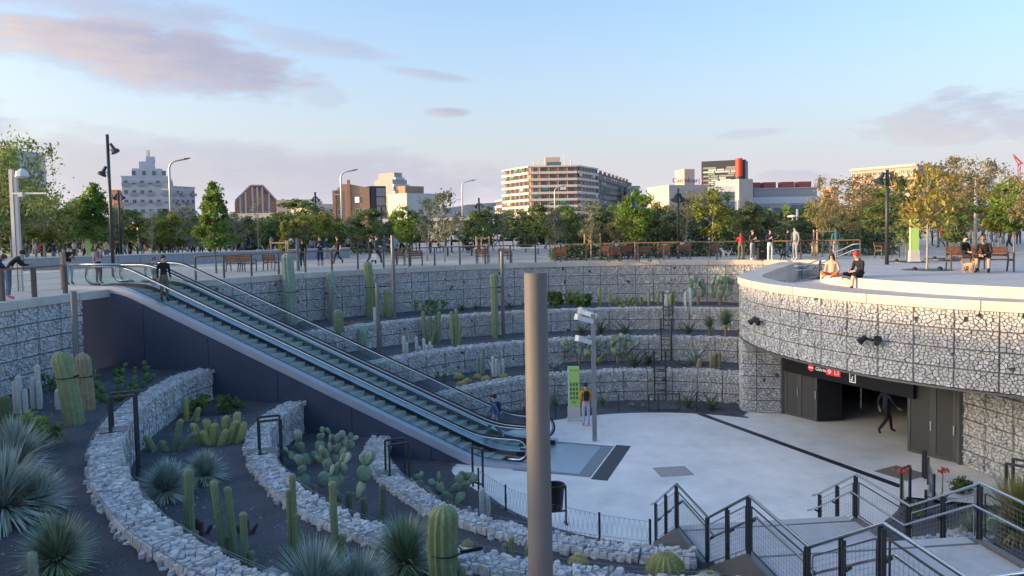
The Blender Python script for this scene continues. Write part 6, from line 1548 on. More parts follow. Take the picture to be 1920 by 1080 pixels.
def blades(label, px, py, lev, rp, mat, n=420, seed=0, up=.35, wid=.010, name='spiky_rosette', trunk=0, asp=1.0, cat='plant', group='spiky blue-green rosettes', zoff=None):
    """dasylirion / yucca: hundreds of narrow blades from one crown"""
    p = gpos(px, py, lev); R = rp * p.y / F_PX; t = thing(name, label, cat, p, 0, group); r = random.Random(seed + px); mb = MB(); tn = []; zc = trunk * R + R * .25
    for i in range(int(n * 1.6)):
        az = r.uniform(0, 2 * pi); el = r.uniform(-.35, 1.5) if r.random() < .8 else r.uniform(.6, 1.5); L = R * r.uniform(.75, 1.12) * (1 + up * max(0, sin(el)) * asp); d = Vector((cos(az) * cos(el), sin(az) * cos(el), sin(el))); sd = Vector((-sin(az), cos(az), 0)); c0 = Vector((0, 0, zc)); wd = wid * r.uniform(.7, 1.3) * (R / .7)
        a = c0 + d * R * .05; m = c0 + d * L * .55; e = c0 + d * L + Vector((0, 0, -L * .10 * r.random() - .05 * L)); m2 = m.lerp(e, .5)
        mb.add([a - sd * wd, a + sd * wd, m + sd * wd * .9, m - sd * wd * .9, e], [(0, 1, 2, 3), (3, 2, 4)]); q = r.uniform(.6, 1.35) * (1.25 if el < 0 else 1); h_ = .25 if (el < -.1 and r.random() < .5) else 0; tn += [q * (1 + h_), q, q * (1 - h_), 1] * 5
    o = mb.build('leaves', mat, t, tones=tn); o['kind'] = 'stuff'; mb = MB(); mb.lathe([(R * .12, -.08), (R * .15, zc * .6), (R * .1, zc)], n=10); mb.build('stem_base', TRK, t)
def shrub_at(label, px, py, lev, wp, hp, mat, n, leaf, seed, name='shrub', group='leafy shrubs on the terraces'):
    p = gpos(px, py, lev); s = p.y / F_PX; w, h = wp * s, hp * s; t = thing(name, label, 'shrub', p, 0, group); r = random.Random(seed); lf = MB(); tn = []; st = MB(); cl = [(Vector((r.uniform(-.38, .38) * w, r.uniform(-.3, .3) * w, h * r.uniform(.25, .8))), r.uniform(.12, .24) * w, r.uniform(.6, 1.3)) for _ in range(12)]
    for c0, rr, tt in cl:
        st.tube([(0, 0, -.03), c0 * .5 + Vector((0, 0, -.02)), c0], [.02, .015, .006], 5)
        for _ in range(n // 12):
            q = c0 + Vector((r.gauss(0, .5), r.gauss(0, .5), r.gauss(0, .45))) * rr; q.z = max(.02, q.z); nm = Vector((r.gauss(0, 1), r.gauss(-.3, 1), r.gauss(.7, .8))).normalized(); a = nm.orthogonal().normalized(); a = Matrix.Rotation(r.uniform(0, 6.28), 3, nm) @ a; e = nm.cross(a); z_ = leaf * r.uniform(.7, 1.3); lf.add([q - a * z_, q - e * z_ * .6, q + a * z_, q + e * z_ * .6], [(0, 1, 2, 3)]); k = tt * r.uniform(.75, 1.25); tn += [k, k, k, 1] * 4
    lf.build('foliage', mat, t, tones=tn); st.build('stems', BARK, t)

# far terraces, left of the column
columns('tallest grey-green column cactus beside the first support post', 546, 586, 0, [(0, 0, 112, 11.5, -.03, 10)], CGB, 8, [(0, 62, 11, 16)]); columns('column cactus behind the short grey post', 622, 590, 0, [(0, 0, 82, 8.5, 0, 10)], CGB, 6, [(0, 50, 8.5, -12)]); columns('column cactus with low drooping arms left of the tall post', 697, 594, 0, [(0, 0, 104, 8, -.05, 9), (20, 2, 28, 5, .3, 8), (32, 0, 52, 6.5, -.06, 8), (-4, 0, 34, 7, .08, 8)], CG, 6, [(-3, 56, 8, 40)])
columns('slim tall column cactus left of the foreground column', 928, 634, 1, [(0, 0, 122, 6.5, 0, 9), (1, 3, 42, 5, .04, 8)], CG, 6, [(0, 96, 6.5, 14)]); columns('short green column cactus behind the escalator glass', 634, 622, 0, [(0, 0, 42, 9, 0, 10)], CG, 8, group=None)
columns('left spiny tan barrel-like cactus by the grey post', 664, 645, 1, [(0, 0, 38, 9, 0, 12)], CGBR, 12); columns('right spiny grey-green cactus by the grey post', 677, 656, 1, [(0, 0, 42, 8.5, 0, 12), (-26, 0, 30, 8, 0, 12)], CGB, 10); columns('low rust-brown cactus clump behind the spiny barrels', 654, 611, 0, [(-4, 0, 8, 6, -.2, 9), (4, 2, 9, 6, .2, 9), (14, 4, 7, 5, .4, 9), (20, 0, 6, 5, .2, 8)], M('cactus_rust', (.20, .10, .06), .8, .2, 8), 6)
columns('clump of green columns, left of three on the middle terrace', 800, 643, 1, [(-4, 0, 60, 3.5, -.02, 8), (6, 2, 50, 3.5, .02, 8), (10, -2, 24, 3.2, .25, 8)], CG, 5, group='green column clumps'); columns('clump of green columns, middle of three on the middle terrace', 823, 642, 1, [(0, 0, 58, 3.6, .03, 8), (-5, 0, 50, 3.4, 0, 8), (-9, -3, 18, 3.4, -.5, 8)], CG, 5, group='green column clumps'); columns('clump of green columns, right of three on the middle terrace', 854, 647, 1, [(-4, 0, 64, 3.7, -.03, 8), (2, 1, 68, 3.7, .01, 8), (7, 0, 42, 3.4, .04, 8)], CG, 5, group='green column clumps')
for i, (px, py, st) in enumerate(((760, 664, [(-2, 0, 34, 3, 0, 8), (3, 0, 22, 3, 0, 8)]), (781, 659, [(0, 0, 28, 3, 0, 8), (6, 0, 10, 3.5, 0, 8)]), (797, 662, [(-2, 0, 28, 2.8, 0, 8), (3, 0, 16, 2.8, 0, 8)]), (806, 661, [(0, 0, 21, 3, 0, 8), (4, 0, 14, 2.6, 0, 8)]))): columns('woolly white column cactus on the middle far terrace, number %s from the left' % ('one', 'two', 'three', 'four')[i], px, py, 1, st, CGW, 0, group='white columns on the middle terrace')
for i, (px, py, st) in enumerate(((900, 701, [(-4, 0, 32, 3.2, 0, 8), (3, 0, 38, 3.4, 0, 8), (7, 2, 26, 3, .03, 8)]), (927, 706, [(-2, 0, 38, 3, 0, 8), (3, 0, 34, 3, .02, 8)]), (940, 703, [(-3, 0, 22, 2.8, 0, 8), (3, 0, 30, 2.8, .02, 8)]))): columns('pale column cactus clump on the lower far terrace, ' + ('left', 'middle', 'right')[i] + ' one', px, py, 2, st, CGW if i else CGB, 0, group='pale columns on the lower terrace')
for i, (px, py, r_) in enumerate(((860, 712, 8.5), (876, 719, 6.8), (895, 711, 6.5), (911, 717, 8.5), (945, 711, 7), (866, 727, 9))): barrel('golden barrel cactus on the far terrace, ' + ('leftmost of the back row', 'dark one at the front', 'small one in the back row', 'broad one in the middle', 'rightmost, near the column', 'front left one')[i], px, py, 2, r_, CGY, .8)
opuntia('small prickly pear at the foot of the rim wall, leftmost', 787, 586, 0, 22, 20, PADY, 10, pad=12); opuntia('bushy dark prickly pear at the foot of the rim wall', 817, 590, 0, 32, 38, PADD, 20, pad=14)
for i, (px, py, hp, wp, stk) in enumerate(((866, 584, 18, 30, 34), (893, 581, 14, 24, 28), (955, 579, 18, 26, 0))): agave('dark agave with %s at the foot of the rim wall, %s' % ('tall yellowish flower stalk' if stk else 'no stalk', ('left', 'middle', 'right')[i]), px, py, 0, hp, wp, AGD, 16, stk, fat=.07)
columns('thin pale column cactus on the upper terrace behind the tall post', 703, 608, 0, [(0, 0, 32, 3.4, 0, 8)], CGW, 0); opuntia('small prickly pear near the escalator glass on the lower terrace', 826, 718, 2, 22, 20, PADD, 8, pad=11); columns('slim green column cactus by the escalator foot', 937, 768, 3, [(0, 0, 34, 3, 0, 8), (-26, 2, 22, 3, 0, 8)], CG, 0)
# far terraces, right of the column
shrub_at('dense green shrub on the upper far terrace, left one', 1040, 577, 0, 34, 32, LG, 900, .09, 1); shrub_at('dense green shrub on the upper far terrace, right one', 1085, 578, 0, 50, 32, LG, 1300, .09, 2)
for i, (px, py, hp, rp) in enumerate(((1124, 575, 35, 3.2), (1143, 573, 28, 2.8), (1216, 573, 27, 2.6), (1234, 571, 26, 2.6), (1263, 572, 30, 3.4))): columns('short yellow-green column cactus on the upper terrace, ' + ('first', 'second', 'third', 'fourth', 'fifth')[i] + ' right of the green shrubs', px, py, 0, [(0, 0, hp, rp, .02 * (i % 2), 8)] + ([(-5, 1, hp * .7, rp, 0, 8)] if i == 4 else []), CGY, 4, group='short columns on the upper terrace')
opuntia('low yellow-green prickly pear on the upper terrace, larger one', 1178, 575, 0, 20, 40, PADY, 22, pad=11); opuntia('low yellow-green prickly pear on the upper terrace, smaller one', 1203, 572, 0, 18, 22, PADY, 12, pad=10)
columns('cream column cactus pair left of the big prickly pears', 1289, 575, 0, [(-3, 0, 28, 3, 0, 8), (5, 0, 36, 3.4, 0, 8)], CGW, 0); columns('small cream column by the top of the far ladder', 1250, 574, 0, [(0, 0, 22, 3, 0, 8), (-3, 1, 14, 3, 0, 8)], CGW, 0)
opuntia('tall prickly pear against the rim wall, left of the pair', 1309, 570, 0, 50, 34, PADM, 18, True, pad=18); opuntia('tall broad prickly pear against the rim wall, right of the pair', 1350, 572, 0, 55, 44, PADM, 26, True, pad=18)
for i, (px, py, hp, wp, m) in enumerate(((1092, 629, 26, 34, AGD), (1126, 626, 30, 36, AGD), (1172, 629, 30, 44, AGD), (1202, 632, 14, 24, AGD), (1290, 630, 30, 44, AGD))): agave('dark agave rosette on the middle far terrace, ' + ('leftmost', 'second', 'large middle one', 'small one', 'right of the ladder')[i], px, py, 1, hp, wp, m, 22, fat=.075)
blades('yucca with short trunk on the middle far terrace, smaller one', 1330, 631, 1, 15, YUG, 260, 1, .9, .016, 'yucca', 1.0, group='yuccas by the entrance'); blades('yucca with short trunk on the middle far terrace, larger one', 1361, 633, 1, 19, YUG, 320, 2, 1.0, .016, 'yucca', 1.1, group='yuccas by the entrance')
opuntia('branching prickly pear with bare stem behind the green totem', 1086, 682, 2, 50, 44, PADM, 18, True, pad=17); opuntia('large prickly pear with bare stem in the middle of the lower terrace', 1158, 680, 2, 56, 60, PADM, 30, True, pad=18)
for i, (px, py, hp, wp, m, ft) in enumerate(((1043, 697, 32, 44, AGB, .10), (1188, 693, 42, 66, AGD, .085), (1216, 684, 30, 40, AGD, .08), (1304, 684, 46, 42, AGB, .10), (1262, 694, 16, 30, AGD, .07), (1284, 692, 18, 34, AGD, .07))): agave('agave on the lower far terrace, ' + ('pale one right of the foreground column', 'large dark one in the middle', 'dark one behind the large one', 'tall pale one left of the entrance', 'low dark one', 'low dark one beside the tall pale agave')[i], px, py, 2, hp, wp, m, 22, fat=ft)
columns('short tan column before the tall pale agave', 1312, 695, 2, [(0, 0, 24, 4.5, 0, 9), (-3, 2, 16, 4, 0, 9)], CGBR, 5); columns('clump of short tan columns left of the entrance', 1341, 691, 2, [(-7, 0, 26, 4, 0, 9), (-1, 0, 30, 4.5, 0, 9), (6, 0, 32, 4.5, .02, 9)], CGBR, 5); opuntia('single yellow pad by the steel camera post', 1118, 683, 2, 26, 14, PADY, 5, pad=16)
for i, (px, py, hp, wp) in enumerate(((1290, 766, 40, 40), (1332, 769, 34, 44), (1185, 763, 10, 26), (1205, 764, 9, 22))): agave('aloe at the foot of the lowest far wall, ' + ('tall left one', 'tall right one', 'small left one', 'small right one')[i], px, py, 3, hp, wp, M('aloe_green', (.11, .15, .06), .55, .15, 3, objvar=.15) if i < 2 else AGB, 22 if i < 2 else 14, fat=.055)
blades('grassy tuft at the foot of the lowest far wall, left of the totem', 1040, 765, 3, 16, YUG, 200, 3, .7, .012, 'grass_tuft', group='grassy tufts'); blades('grassy tuft behind the person in yellow', 1128, 763, 3, 14, YUG, 180, 4, .7, .012, 'grass_tuft', group='grassy tufts')
# near left, upper terrace
columns('large ribbed leaning cactus at left, tied with a strap', 141, 797, 0, [(0, 0, 138, 17.5, -.15, 12)], CG, 14, [(-14, 92, 17.5, 26)]); columns('brown-based hairy cactus beside the leaning one', 164, 770, 0, [(0, 0, 108, 14.5, -.05, 14)], M('cactus_tan', (.27, .24, .15), .85, .3, 6, .3, 60), 16, [(-4, 66, 14.5, -16)])
columns('white woolly columns at left, front group', 40, 775, 0, [(-9, 0, 62, 5, 0, 9), (0, 0, 72, 5.5, -.03, 9), (9, 0, 46, 4.5, 0, 9)], CGW, 0); columns('white woolly columns at left, back group', 70, 766, 0, [(-6, 0, 60, 5, 0, 9), (0, 6, 82, 5, 0, 9), (4, 0, 52, 5, 0, 9)], CGW, 0); columns('short pale column left of the leaning cactus', 111, 768, 0, [(0, 0, 40, 6.5, 0, 10)], CGW, 0); columns('small dark column at the left edge', 11, 785, 0, [(0, 0, 44, 8.5, 0, 10)], CGD, 8)
opuntia('dark prickly pear thicket against the dark wall, larger one', 208, 752, 0, 88, 90, PADD, 90, seed=3, pad=20); opuntia('dark prickly pear against the dark wall, smaller one', 254, 728, 0, 46, 44, PADD, 28, pad=18); opuntia('dark prickly pear behind the white columns', 96, 735, 0, 46, 34, PADD, 22, pad=15)
shrub_at('rounded green succulent shrub behind the spiky rosettes at left', 48, 845, 0, 105, 72, LG, 1400, .07, 5)
for i, (px, py, rp, n) in enumerate(((28, 890, 78, 520), (5, 980, 105, 620), (72, 960, 66, 420), (108, 1072, 80, 560))): blades('spiky blue-green rosette at the left edge, ' + ('back one', 'largest one cut by the edge', 'middle one', 'lowest one in the corner')[i], px, py, 0, rp, YUC if i != 3 else YUG, n, i, .3, .011)
columns('small blue-green column in the bottom left corner', 62, 1100, 0, [(0, 0, 66, 9, 0, 8)], CGB, 6)
# near, middle terrace
shrub_at('small green shrub by the dark wall, left', 375, 778, 1, 48, 40, LG, 600, .06, 8); shrub_at('small green shrub by the dark wall, right', 432, 775, 1, 50, 40, LG, 600, .06, 9)
columns('branching club cactus on the left of the second terrace', 318, 845, 1, [(-26, 0, 30, 7, -.5, 10), (-6, 0, 20, 7, -.3, 10), (6, 4, 58, 6.5, .25, 10), (18, 0, 34, 6, .8, 10)], CG, 10); columns('bushy yellow-green club cactus near the dark wall', 402, 832, 1, [(x_, y_, h_, 7.5, l_, 9) for x_, y_, h_, l_ in ((-24, 0, 40, -.35), (-12, 6, 46, -.1), (0, -4, 40, .1), (12, 4, 52, .2), (24, 0, 44, .4), (-4, -10, 28, -.4), (14, -10, 30, .4), (36, 6, 58, .12), (44, 0, 40, .3))], CGY, 10); columns('slim green column with short arms near the dark wall', 350, 790, 1, [(0, 0, 46, 5, 0, 9), (8, 0, 20, 5, .6, 9), (18, 0, 26, 5, .2, 9)], CGY, 8)
blades('large spiky blue rosette on the second terrace, front one', 312, 935, 1, 62, YUC, 620, 11, .1, .010); blades('large spiky blue rosette on the second terrace, back one', 384, 905, 1, 52, YUC, 560, 12, .1, .010)
columns('single tall green column right of the blue rosettes', 357, 1012, 1, [(0, 0, 132, 9, .02, 11), (9, 2, 16, 4.5, .1, 9)], CG, 12); columns('pair of tall green columns on the second terrace', 428, 1042, 1, [(-9, 0, 142, 7.5, -.09, 10), (10, 4, 128, 7, -.06, 10), (-6, 6, 36, 5, -.02, 9)], CG, 12); columns('green columns at the bottom, left of the third wall', 460, 1078, 1, [(0, 0, 118, 7, 0, 10), (13, 0, 45, 6, 0, 9)], CG, 12)
for i, (px, py) in enumerate(((376, 1002), (462, 1000))): columns('dark purplish knobbly succulent on the second terrace, ' + ('left', 'right')[i], px, py, 1, [(x_, y_, h_, 4, l_, 7) for x_, y_, h_, l_ in ((-8, 0, 16, -.4), (0, 0, 26, .1), (8, 3, 18, .5), (3, -6, 12, .2), (-4, 5, 30, -.1))], M('succulent_purple', (.09, .065, .07), .7, .3, 8), 0, name='succulent')
# near, third terrace
opuntia('large prickly pear at the foot of the dark wall', 602, 868, 2, 70, 84, PADM, 34, seed=1, pad=30); opuntia('large grey-green prickly pear in the middle of the third terrace', 590, 938, 2, 92, 60, PADM, 26, True, seed=2, pad=36); opuntia('tall prickly pear beside the third near wall', 655, 965, 2, 112, 74, PADM, 30, True, seed=5, pad=36)
for i, (px, py, hp) in enumerate(((655, 968, 46), (682, 976, 44), (720, 990, 82))): columns('twisted knobbly column on the third terrace, ' + ('left', 'middle', 'tall right one')[i], px, py, 2, [(0, 0, hp, 6.5, 0, 6)], M('cactus_twist', (.10, .135, .09), .75, .35, 14, .6, 40), 8)
columns('tall green column group below the third terrace wall', 548, 1046, 1, [(-4, 0, 128, 5, 0, 10), (4, 2, 158, 6.5, .0, 10), (12, -2, 84, 5, .0, 9), (12, 6, 52, 6, 0, 9)], CG, 12); columns('tall single column with side shoot at bottom centre', 633, 1048, 1, [(-3, 0, 146, 7, -.02, 10), (8, 0, 48, 5.5, .02, 9)], CG, 12)
blades('large spiky rosette at bottom centre, right one', 760, 1078, 1, 84, YUG, 640, 21, .3, .009); blades('large spiky rosette at bottom centre, left one', 592, 1150, 1, 100, YUC, 600, 22, .35, .009); blades('spiky rosette at bottom centre, low middle one', 672, 1140, 1, 84, YUC, 420, 23, .3, .009); columns('white hairy cactus peeping in at the bottom edge', 508, 1112, 1, [(0, 0, 46, 20, 0, 14)], CGW, 14)
columns('thick ribbed spiny cactus tied by a black strap, bottom centre', 840, 1122, 1, [(0, 0, 176, 27, -.02, 13), (26, 0, 60, 7, .05, 9)], CG, 22, [(-2, 92, 27, 70)], taper=1.0)
# near, lowest terrace and floor edge
opuntia('spreading prickly pear beside the escalator foot', 838, 948, 3, 84, 74, PADM, 20, seed=4, pad=32); columns('cream column cactus group by the gate posts', 907, 966, 3, [(-3, 0, 52, 6, 0, 9), (7, 0, 40, 5, 0, 9), (-14, 2, 12, 4.5, 0, 8), (-27, 0, 18, 3.5, 0, 8)], CGW, 0)
columns('small pair of green columns on the gravel left of the column', 955, 1040, 2, [(-7, 0, 22, 5, -.05, 9), (5, 0, 34, 5.5, 0, 9)], CG, 10); columns('small green column hidden by the foreground column', 990, 1042, 2, [(0, 0, 18, 5, 0, 9)], CG, 8); barrel('small golden barrel cactus right of the foreground column', 1085, 1068, 2, 18, CGY, .85, ribs=14); barrel('large green barrel cactus at the foot of the stairs', 1248, 1096, 2, 36, M('barrel_green', (.24, .26, .09), .75, .2, 8, .3, 60), .95, ribs=17); barrel('pale flat barrel cactus beside the stair rail', 1331, 1104, 2, 26, CGW, .7, ribs=12); barrel('small yellow barrel behind the strapped cactus', 876, 1030, 2, 10, CGY, .9, ribs=10); columns('tiny green cactus at the bottom edge right of the column', 1123, 1084, 2, [(0, 0, 14, 5, 0, 8), (6, 0, 8, 4, 0, 8)], CG, 6)
# right-hand beds
RED = M('aloe_flower', (.48, .10, .06), .6, .15, 20)
agave('aloe with orange-red flowers in the bed by the doors', 1766, 945, 3, 26, 64, AGD, 12, 62, fat=.07, flower=RED); agave('aloe with orange flowers at the gate posts', 1694, 950, 3, 24, 30, AGD, 10, 66, fat=.07, flower=RED); shrub_at('low green shrub beside the orange aloe', 1805, 925, 3, 52, 30, LG, 600, .05, 33); shrub_at('small green plant under the gate posts', 1715, 968, 3, 34, 22, LG, 300, .05, 34)
blades('green grassy rosette right of the landing', 1822, 1010, 2, 40, YUG, 300, 31, .4, .008, 'grass_tuft', group='grassy tufts'); blades('tall golden-green grass clump at the right edge', 1906, 1012, 2, 76, M('blade_gold', (.20, .20, .07), .6, .2, 3, tone='tone'), 500, 32, .7, .007, 'grass_tuft', group='grassy tufts'); blades('second tall grass clump at the right edge', 1950, 1000, 2, 70, M('blade_gold', (.20, .20, .07), .6, .2, 3, tone='tone'), 400, 35, .7, .007, 'grass_tuft', group='grassy tufts')
# loose pale stones and litter on the gravel
for lev, n, a0, a1 in ((0, 120, 170, 262), (1, 120, 172, 258), (2, 70, 174, 255)):
    Ra, Rb = ((R2 + .7, R1 - .3), (R3 + .7, R2 - .1), (R4 + .7, R3 - .1))[lev]; mb = MB(); r = random.Random(lev)
    for _ in range(n * 9):
        a = r.uniform(a0, a1); R = r.uniform(Ra, Rb); x, y = PC(a, R)
        if esc_sd((x, y)) > -.1: continue
        z = ZT[lev] - drop(a); s = r.choice((.012, .016, .02, .028, .045)) * r.uniform(.7, 1.3); V = [(x + s * r.uniform(.6, 1.2) * cos(w), y + s * r.uniform(.6, 1.2) * sin(w), z) for w in (0, 1.3, 2.5, 3.8, 5)] + [(x, y, z + s * .9)]; mb.add(V, [(i, (i + 1) % 5, 5) for i in range(5)])
    o = mb.build('loose_pebbles', M('pebble', (.22, .22, .225), .9, .5, 3)); o['kind'] = 'stuff'; tag(o, 'scattered pale pebbles on the dark gravel of the %s near terrace' % ('upper', 'middle', 'lower')[lev], 'pebbles')
# ------------------------------------------------------------------ people and dogs
SKIN_T = [M('skin_light', (.52, .34, .26), .6, .05), M('skin_tan', (.42, .26, .18), .6, .05), M('skin_brown', (.24, .14, .09), .6, .05)]
def cloth(n, c): return M('cloth_' + n, c, .9, .12, 9, .2, 60)
CLO = {k: cloth(k, v) for k, v in dict(black=(.018, .018, .021), navy=(.025, .03, .075), darkgrey=(.06, .06, .065), grey=(.28, .29, .31), white=(.62, .62, .62), jeans=(.10, .15, .24), lightjeans=(.26, .34, .42), blue=(.06, .13, .30), sky=(.08, .33, .60), red=(.52, .045, .05), yellow=(.62, .33, .03), pink=(.50, .34, .36), teal=(.03, .20, .24), tan=(.50, .36, .24), olive=(.14, .14, .09), lilac=(.46, .44, .56), stripe=(.20, .20, .22), orange=(.60, .16, .04), pinkshoe=(.70, .20, .24), royal=(.03, .04, .32)).items()}
HAIRM = {k: M('hair_' + k, v, .6, .25, 20) for k, v in dict(black=(.014, .012, .012), brown=(.07, .04, .025), grey=(.28, .27, .26), fair=(.22, .14, .07), red=(.55, .05, .03), cap=(.02, .02, .022)).items()}
J0 = dict(pel=(0, 0, .95), wai=(0, 0, 1.10), che=(0, .005, 1.27), shc=(0, .01, 1.40), nk=(0, 0, 1.48), hb=(0, -.02, 1.545), hm=(0, -.02, 1.615), ht=(0, -.01, 1.69), ns=(0, -.115, 1.60),
          shL=(.165, .01, 1.39), elL=(.215, .03, 1.12), wrL=(.22, -.05, .88), haL=(.22, -.07, .81), shR=(-.165, .01, 1.39), elR=(-.215, .03, 1.12), wrR=(-.22, -.05, .88), haR=(-.22, -.07, .81),
          hiL=(.085, 0, .88), knL=(.095, -.02, .50), anL=(.10, .02, .10), toL=(.105, -.14, .035), hiR=(-.085, 0, .88), knR=(-.095, -.02, .50), anR=(-.10, .02, .10), toR=(-.105, -.14, .035))
RAD = dict(pel=(.145, .115), wai=(.130, .10), che=(.155, .115), shc=(.13, .09), nk=(.052, .052), hb=(.066, .075), hm=(.080, .096), ht=(.058, .066), ns=(.014, .014), sh=(.066, .066), el=(.047, .047), wr=(.031, .031), ha=(.036, .022), hi=(.100, .105), kn=(.066, .066), an=(.046, .050), to=(.042, .032))
EDG = [('pel', 'wai'), ('wai', 'che'), ('che', 'shc'), ('shc', 'nk'), ('nk', 'hb'), ('hb', 'hm'), ('hm', 'ht'), ('hm', 'ns')] + [e for s in 'LR' for e in (('shc', 'sh' + s), ('sh' + s, 'el' + s), ('el' + s, 'wr' + s), ('wr' + s, 'ha' + s), ('pel', 'hi' + s), ('hi' + s, 'kn' + s), ('kn' + s, 'an' + s), ('an' + s, 'to' + s))]
def pose(**kw): d = dict(J0); d.update(kw); return d
POSES = {
 'stand': pose(),
 'phone': pose(elR=(-.22, -.04, 1.13), wrR=(-.10, -.24, 1.20), haR=(-.06, -.29, 1.25), elL=(.21, -.03, 1.12), wrL=(.08, -.22, 1.15), haL=(.04, -.28, 1.19)),
 'walk': pose(knL=(.09, -.20, .53), anL=(.09, -.26, .12), toL=(.09, -.41, .07), knR=(-.09, .05, .50), anR=(-.09, .32, .19), toR=(-.09, .24, .06), elL=(.22, .14, 1.14), wrL=(.21, .12, .90), haL=(.21, .10, .83), elR=(-.22, -.10, 1.13), wrR=(-.20, -.28, .96), haR=(-.2, -.33, .92)),
 'lean': pose(wai=(0, -.06, 1.09), che=(0, -.18, 1.22), shc=(0, -.28, 1.31), nk=(0, -.36, 1.36), hb=(0, -.41, 1.40), hm=(0, -.45, 1.45), ht=(0, -.48, 1.52), ns=(0, -.54, 1.42), shL=(.165, -.27, 1.29), elL=(.23, -.42, 1.08), wrL=(.06, -.58, 1.07), haL=(.0, -.62, 1.08), shR=(-.165, -.27, 1.29), elR=(-.23, -.42, 1.08), wrR=(-.08, -.56, 1.09), haR=(-.02, -.60, 1.11)),
 'bag': pose(elL=(.20, .10, 1.14), wrL=(.12, -.14, 1.24), haL=(.08, -.16, 1.30), elR=(-.25, .03, 1.13), wrR=(-.26, -.05, .89), haR=(-.26, -.06, .82)),
 'sit': pose(pel=(0, 0, .55), wai=(0, .02, .70), che=(0, .02, .87), shc=(0, .01, 1.0), nk=(0, 0, 1.08), hb=(0, -.02, 1.145), hm=(0, -.03, 1.215), ht=(0, -.02, 1.29), ns=(0, -.125, 1.19), shL=(.165, 0, .99), elL=(.21, -.06, .73), wrL=(.10, -.28, .70), haL=(.05, -.34, .69), shR=(-.165, 0, .99), elR=(-.21, -.06, .73), wrR=(-.10, -.28, .70), haR=(-.05, -.34, .69), hiL=(.09, -.04, .54), knL=(.13, -.46, .53), anL=(.13, -.44, .11), toL=(.14, -.60, .04), hiR=(-.09, -.04, .54), knR=(-.13, -.46, .53), anR=(-.13, -.44, .11), toR=(-.14, -.60, .04)),
 'sitbent': pose(pel=(0, 0, .55), wai=(0, -.05, .70), che=(0, -.16, .84), shc=(0, -.26, .93), nk=(0, -.33, .99), hb=(0, -.39, 1.04), hm=(0, -.43, 1.10), ht=(0, -.44, 1.17), ns=(0, -.53, 1.06), shL=(.165, -.24, .92), elL=(.22, -.34, .66), wrL=(.08, -.50, .60), haL=(.02, -.55, .58), shR=(-.165, -.24, .92), elR=(-.22, -.34, .66), wrR=(-.08, -.50, .60), haR=(-.02, -.55, .58), hiL=(.09, -.04, .54), knL=(.17, -.44, .52), anL=(.17, -.44, .11), toL=(.19, -.60, .04), hiR=(-.09, -.04, .54), knR=(-.17, -.44, .52), anR=(-.16, -.44, .11), toR=(-.18, -.60, .04)),
 'ledge': pose(pel=(0, 0, .12), wai=(0, .02, .27), che=(0, -.03, .43), shc=(0, -.09, .56), nk=(0, -.14, .63), hb=(0, -.18, .69), hm=(0, -.20, .76), ht=(0, -.20, .83), ns=(0, -.30, .73), shL=(.165, -.08, .55), elL=(.22, -.14, .30), wrL=(.10, -.34, .26), haL=(.05, -.39, .25), shR=(-.165, -.08, .55), elR=(-.21, -.12, .30), wrR=(-.10, -.32, .28), haR=(-.05, -.38, .27), hiL=(.09, -.04, .12), knL=(.15, -.44, .16), anL=(.15, -.50, -.26), toL=(.16, -.64, -.32), hiR=(-.09, -.04, .12), knR=(-.26, -.38, .16), anR=(-.62, -.42, .06), toR=(-.72, -.42, .16)),
 'ground': pose(pel=(0, 0, .12), wai=(0, .03, .27), che=(0, .05, .44), shc=(0, .03, .57), nk=(0, .01, .65), hb=(0, -.02, .71), hm=(0, -.03, .78), ht=(0, -.02, .855), ns=(0, -.13, .76), shL=(.165, .03, .56), elL=(.23, .06, .30), wrL=(.20, -.16, .20), haL=(.18, -.24, .18), shR=(-.165, .03, .56), elR=(-.23, .06, .30), wrR=(-.26, -.05, .08), haR=(-.27, -.10, .05), hiL=(.09, -.04, .11), knL=(.28, -.36, .22), anL=(.02, -.50, .08), toL=(-.10, -.52, .06), hiR=(-.09, -.04, .11), knR=(-.28, -.36, .22), anR=(-.04, -.40, .08), toR=(.10, -.44, .06)),
}
_body = {}
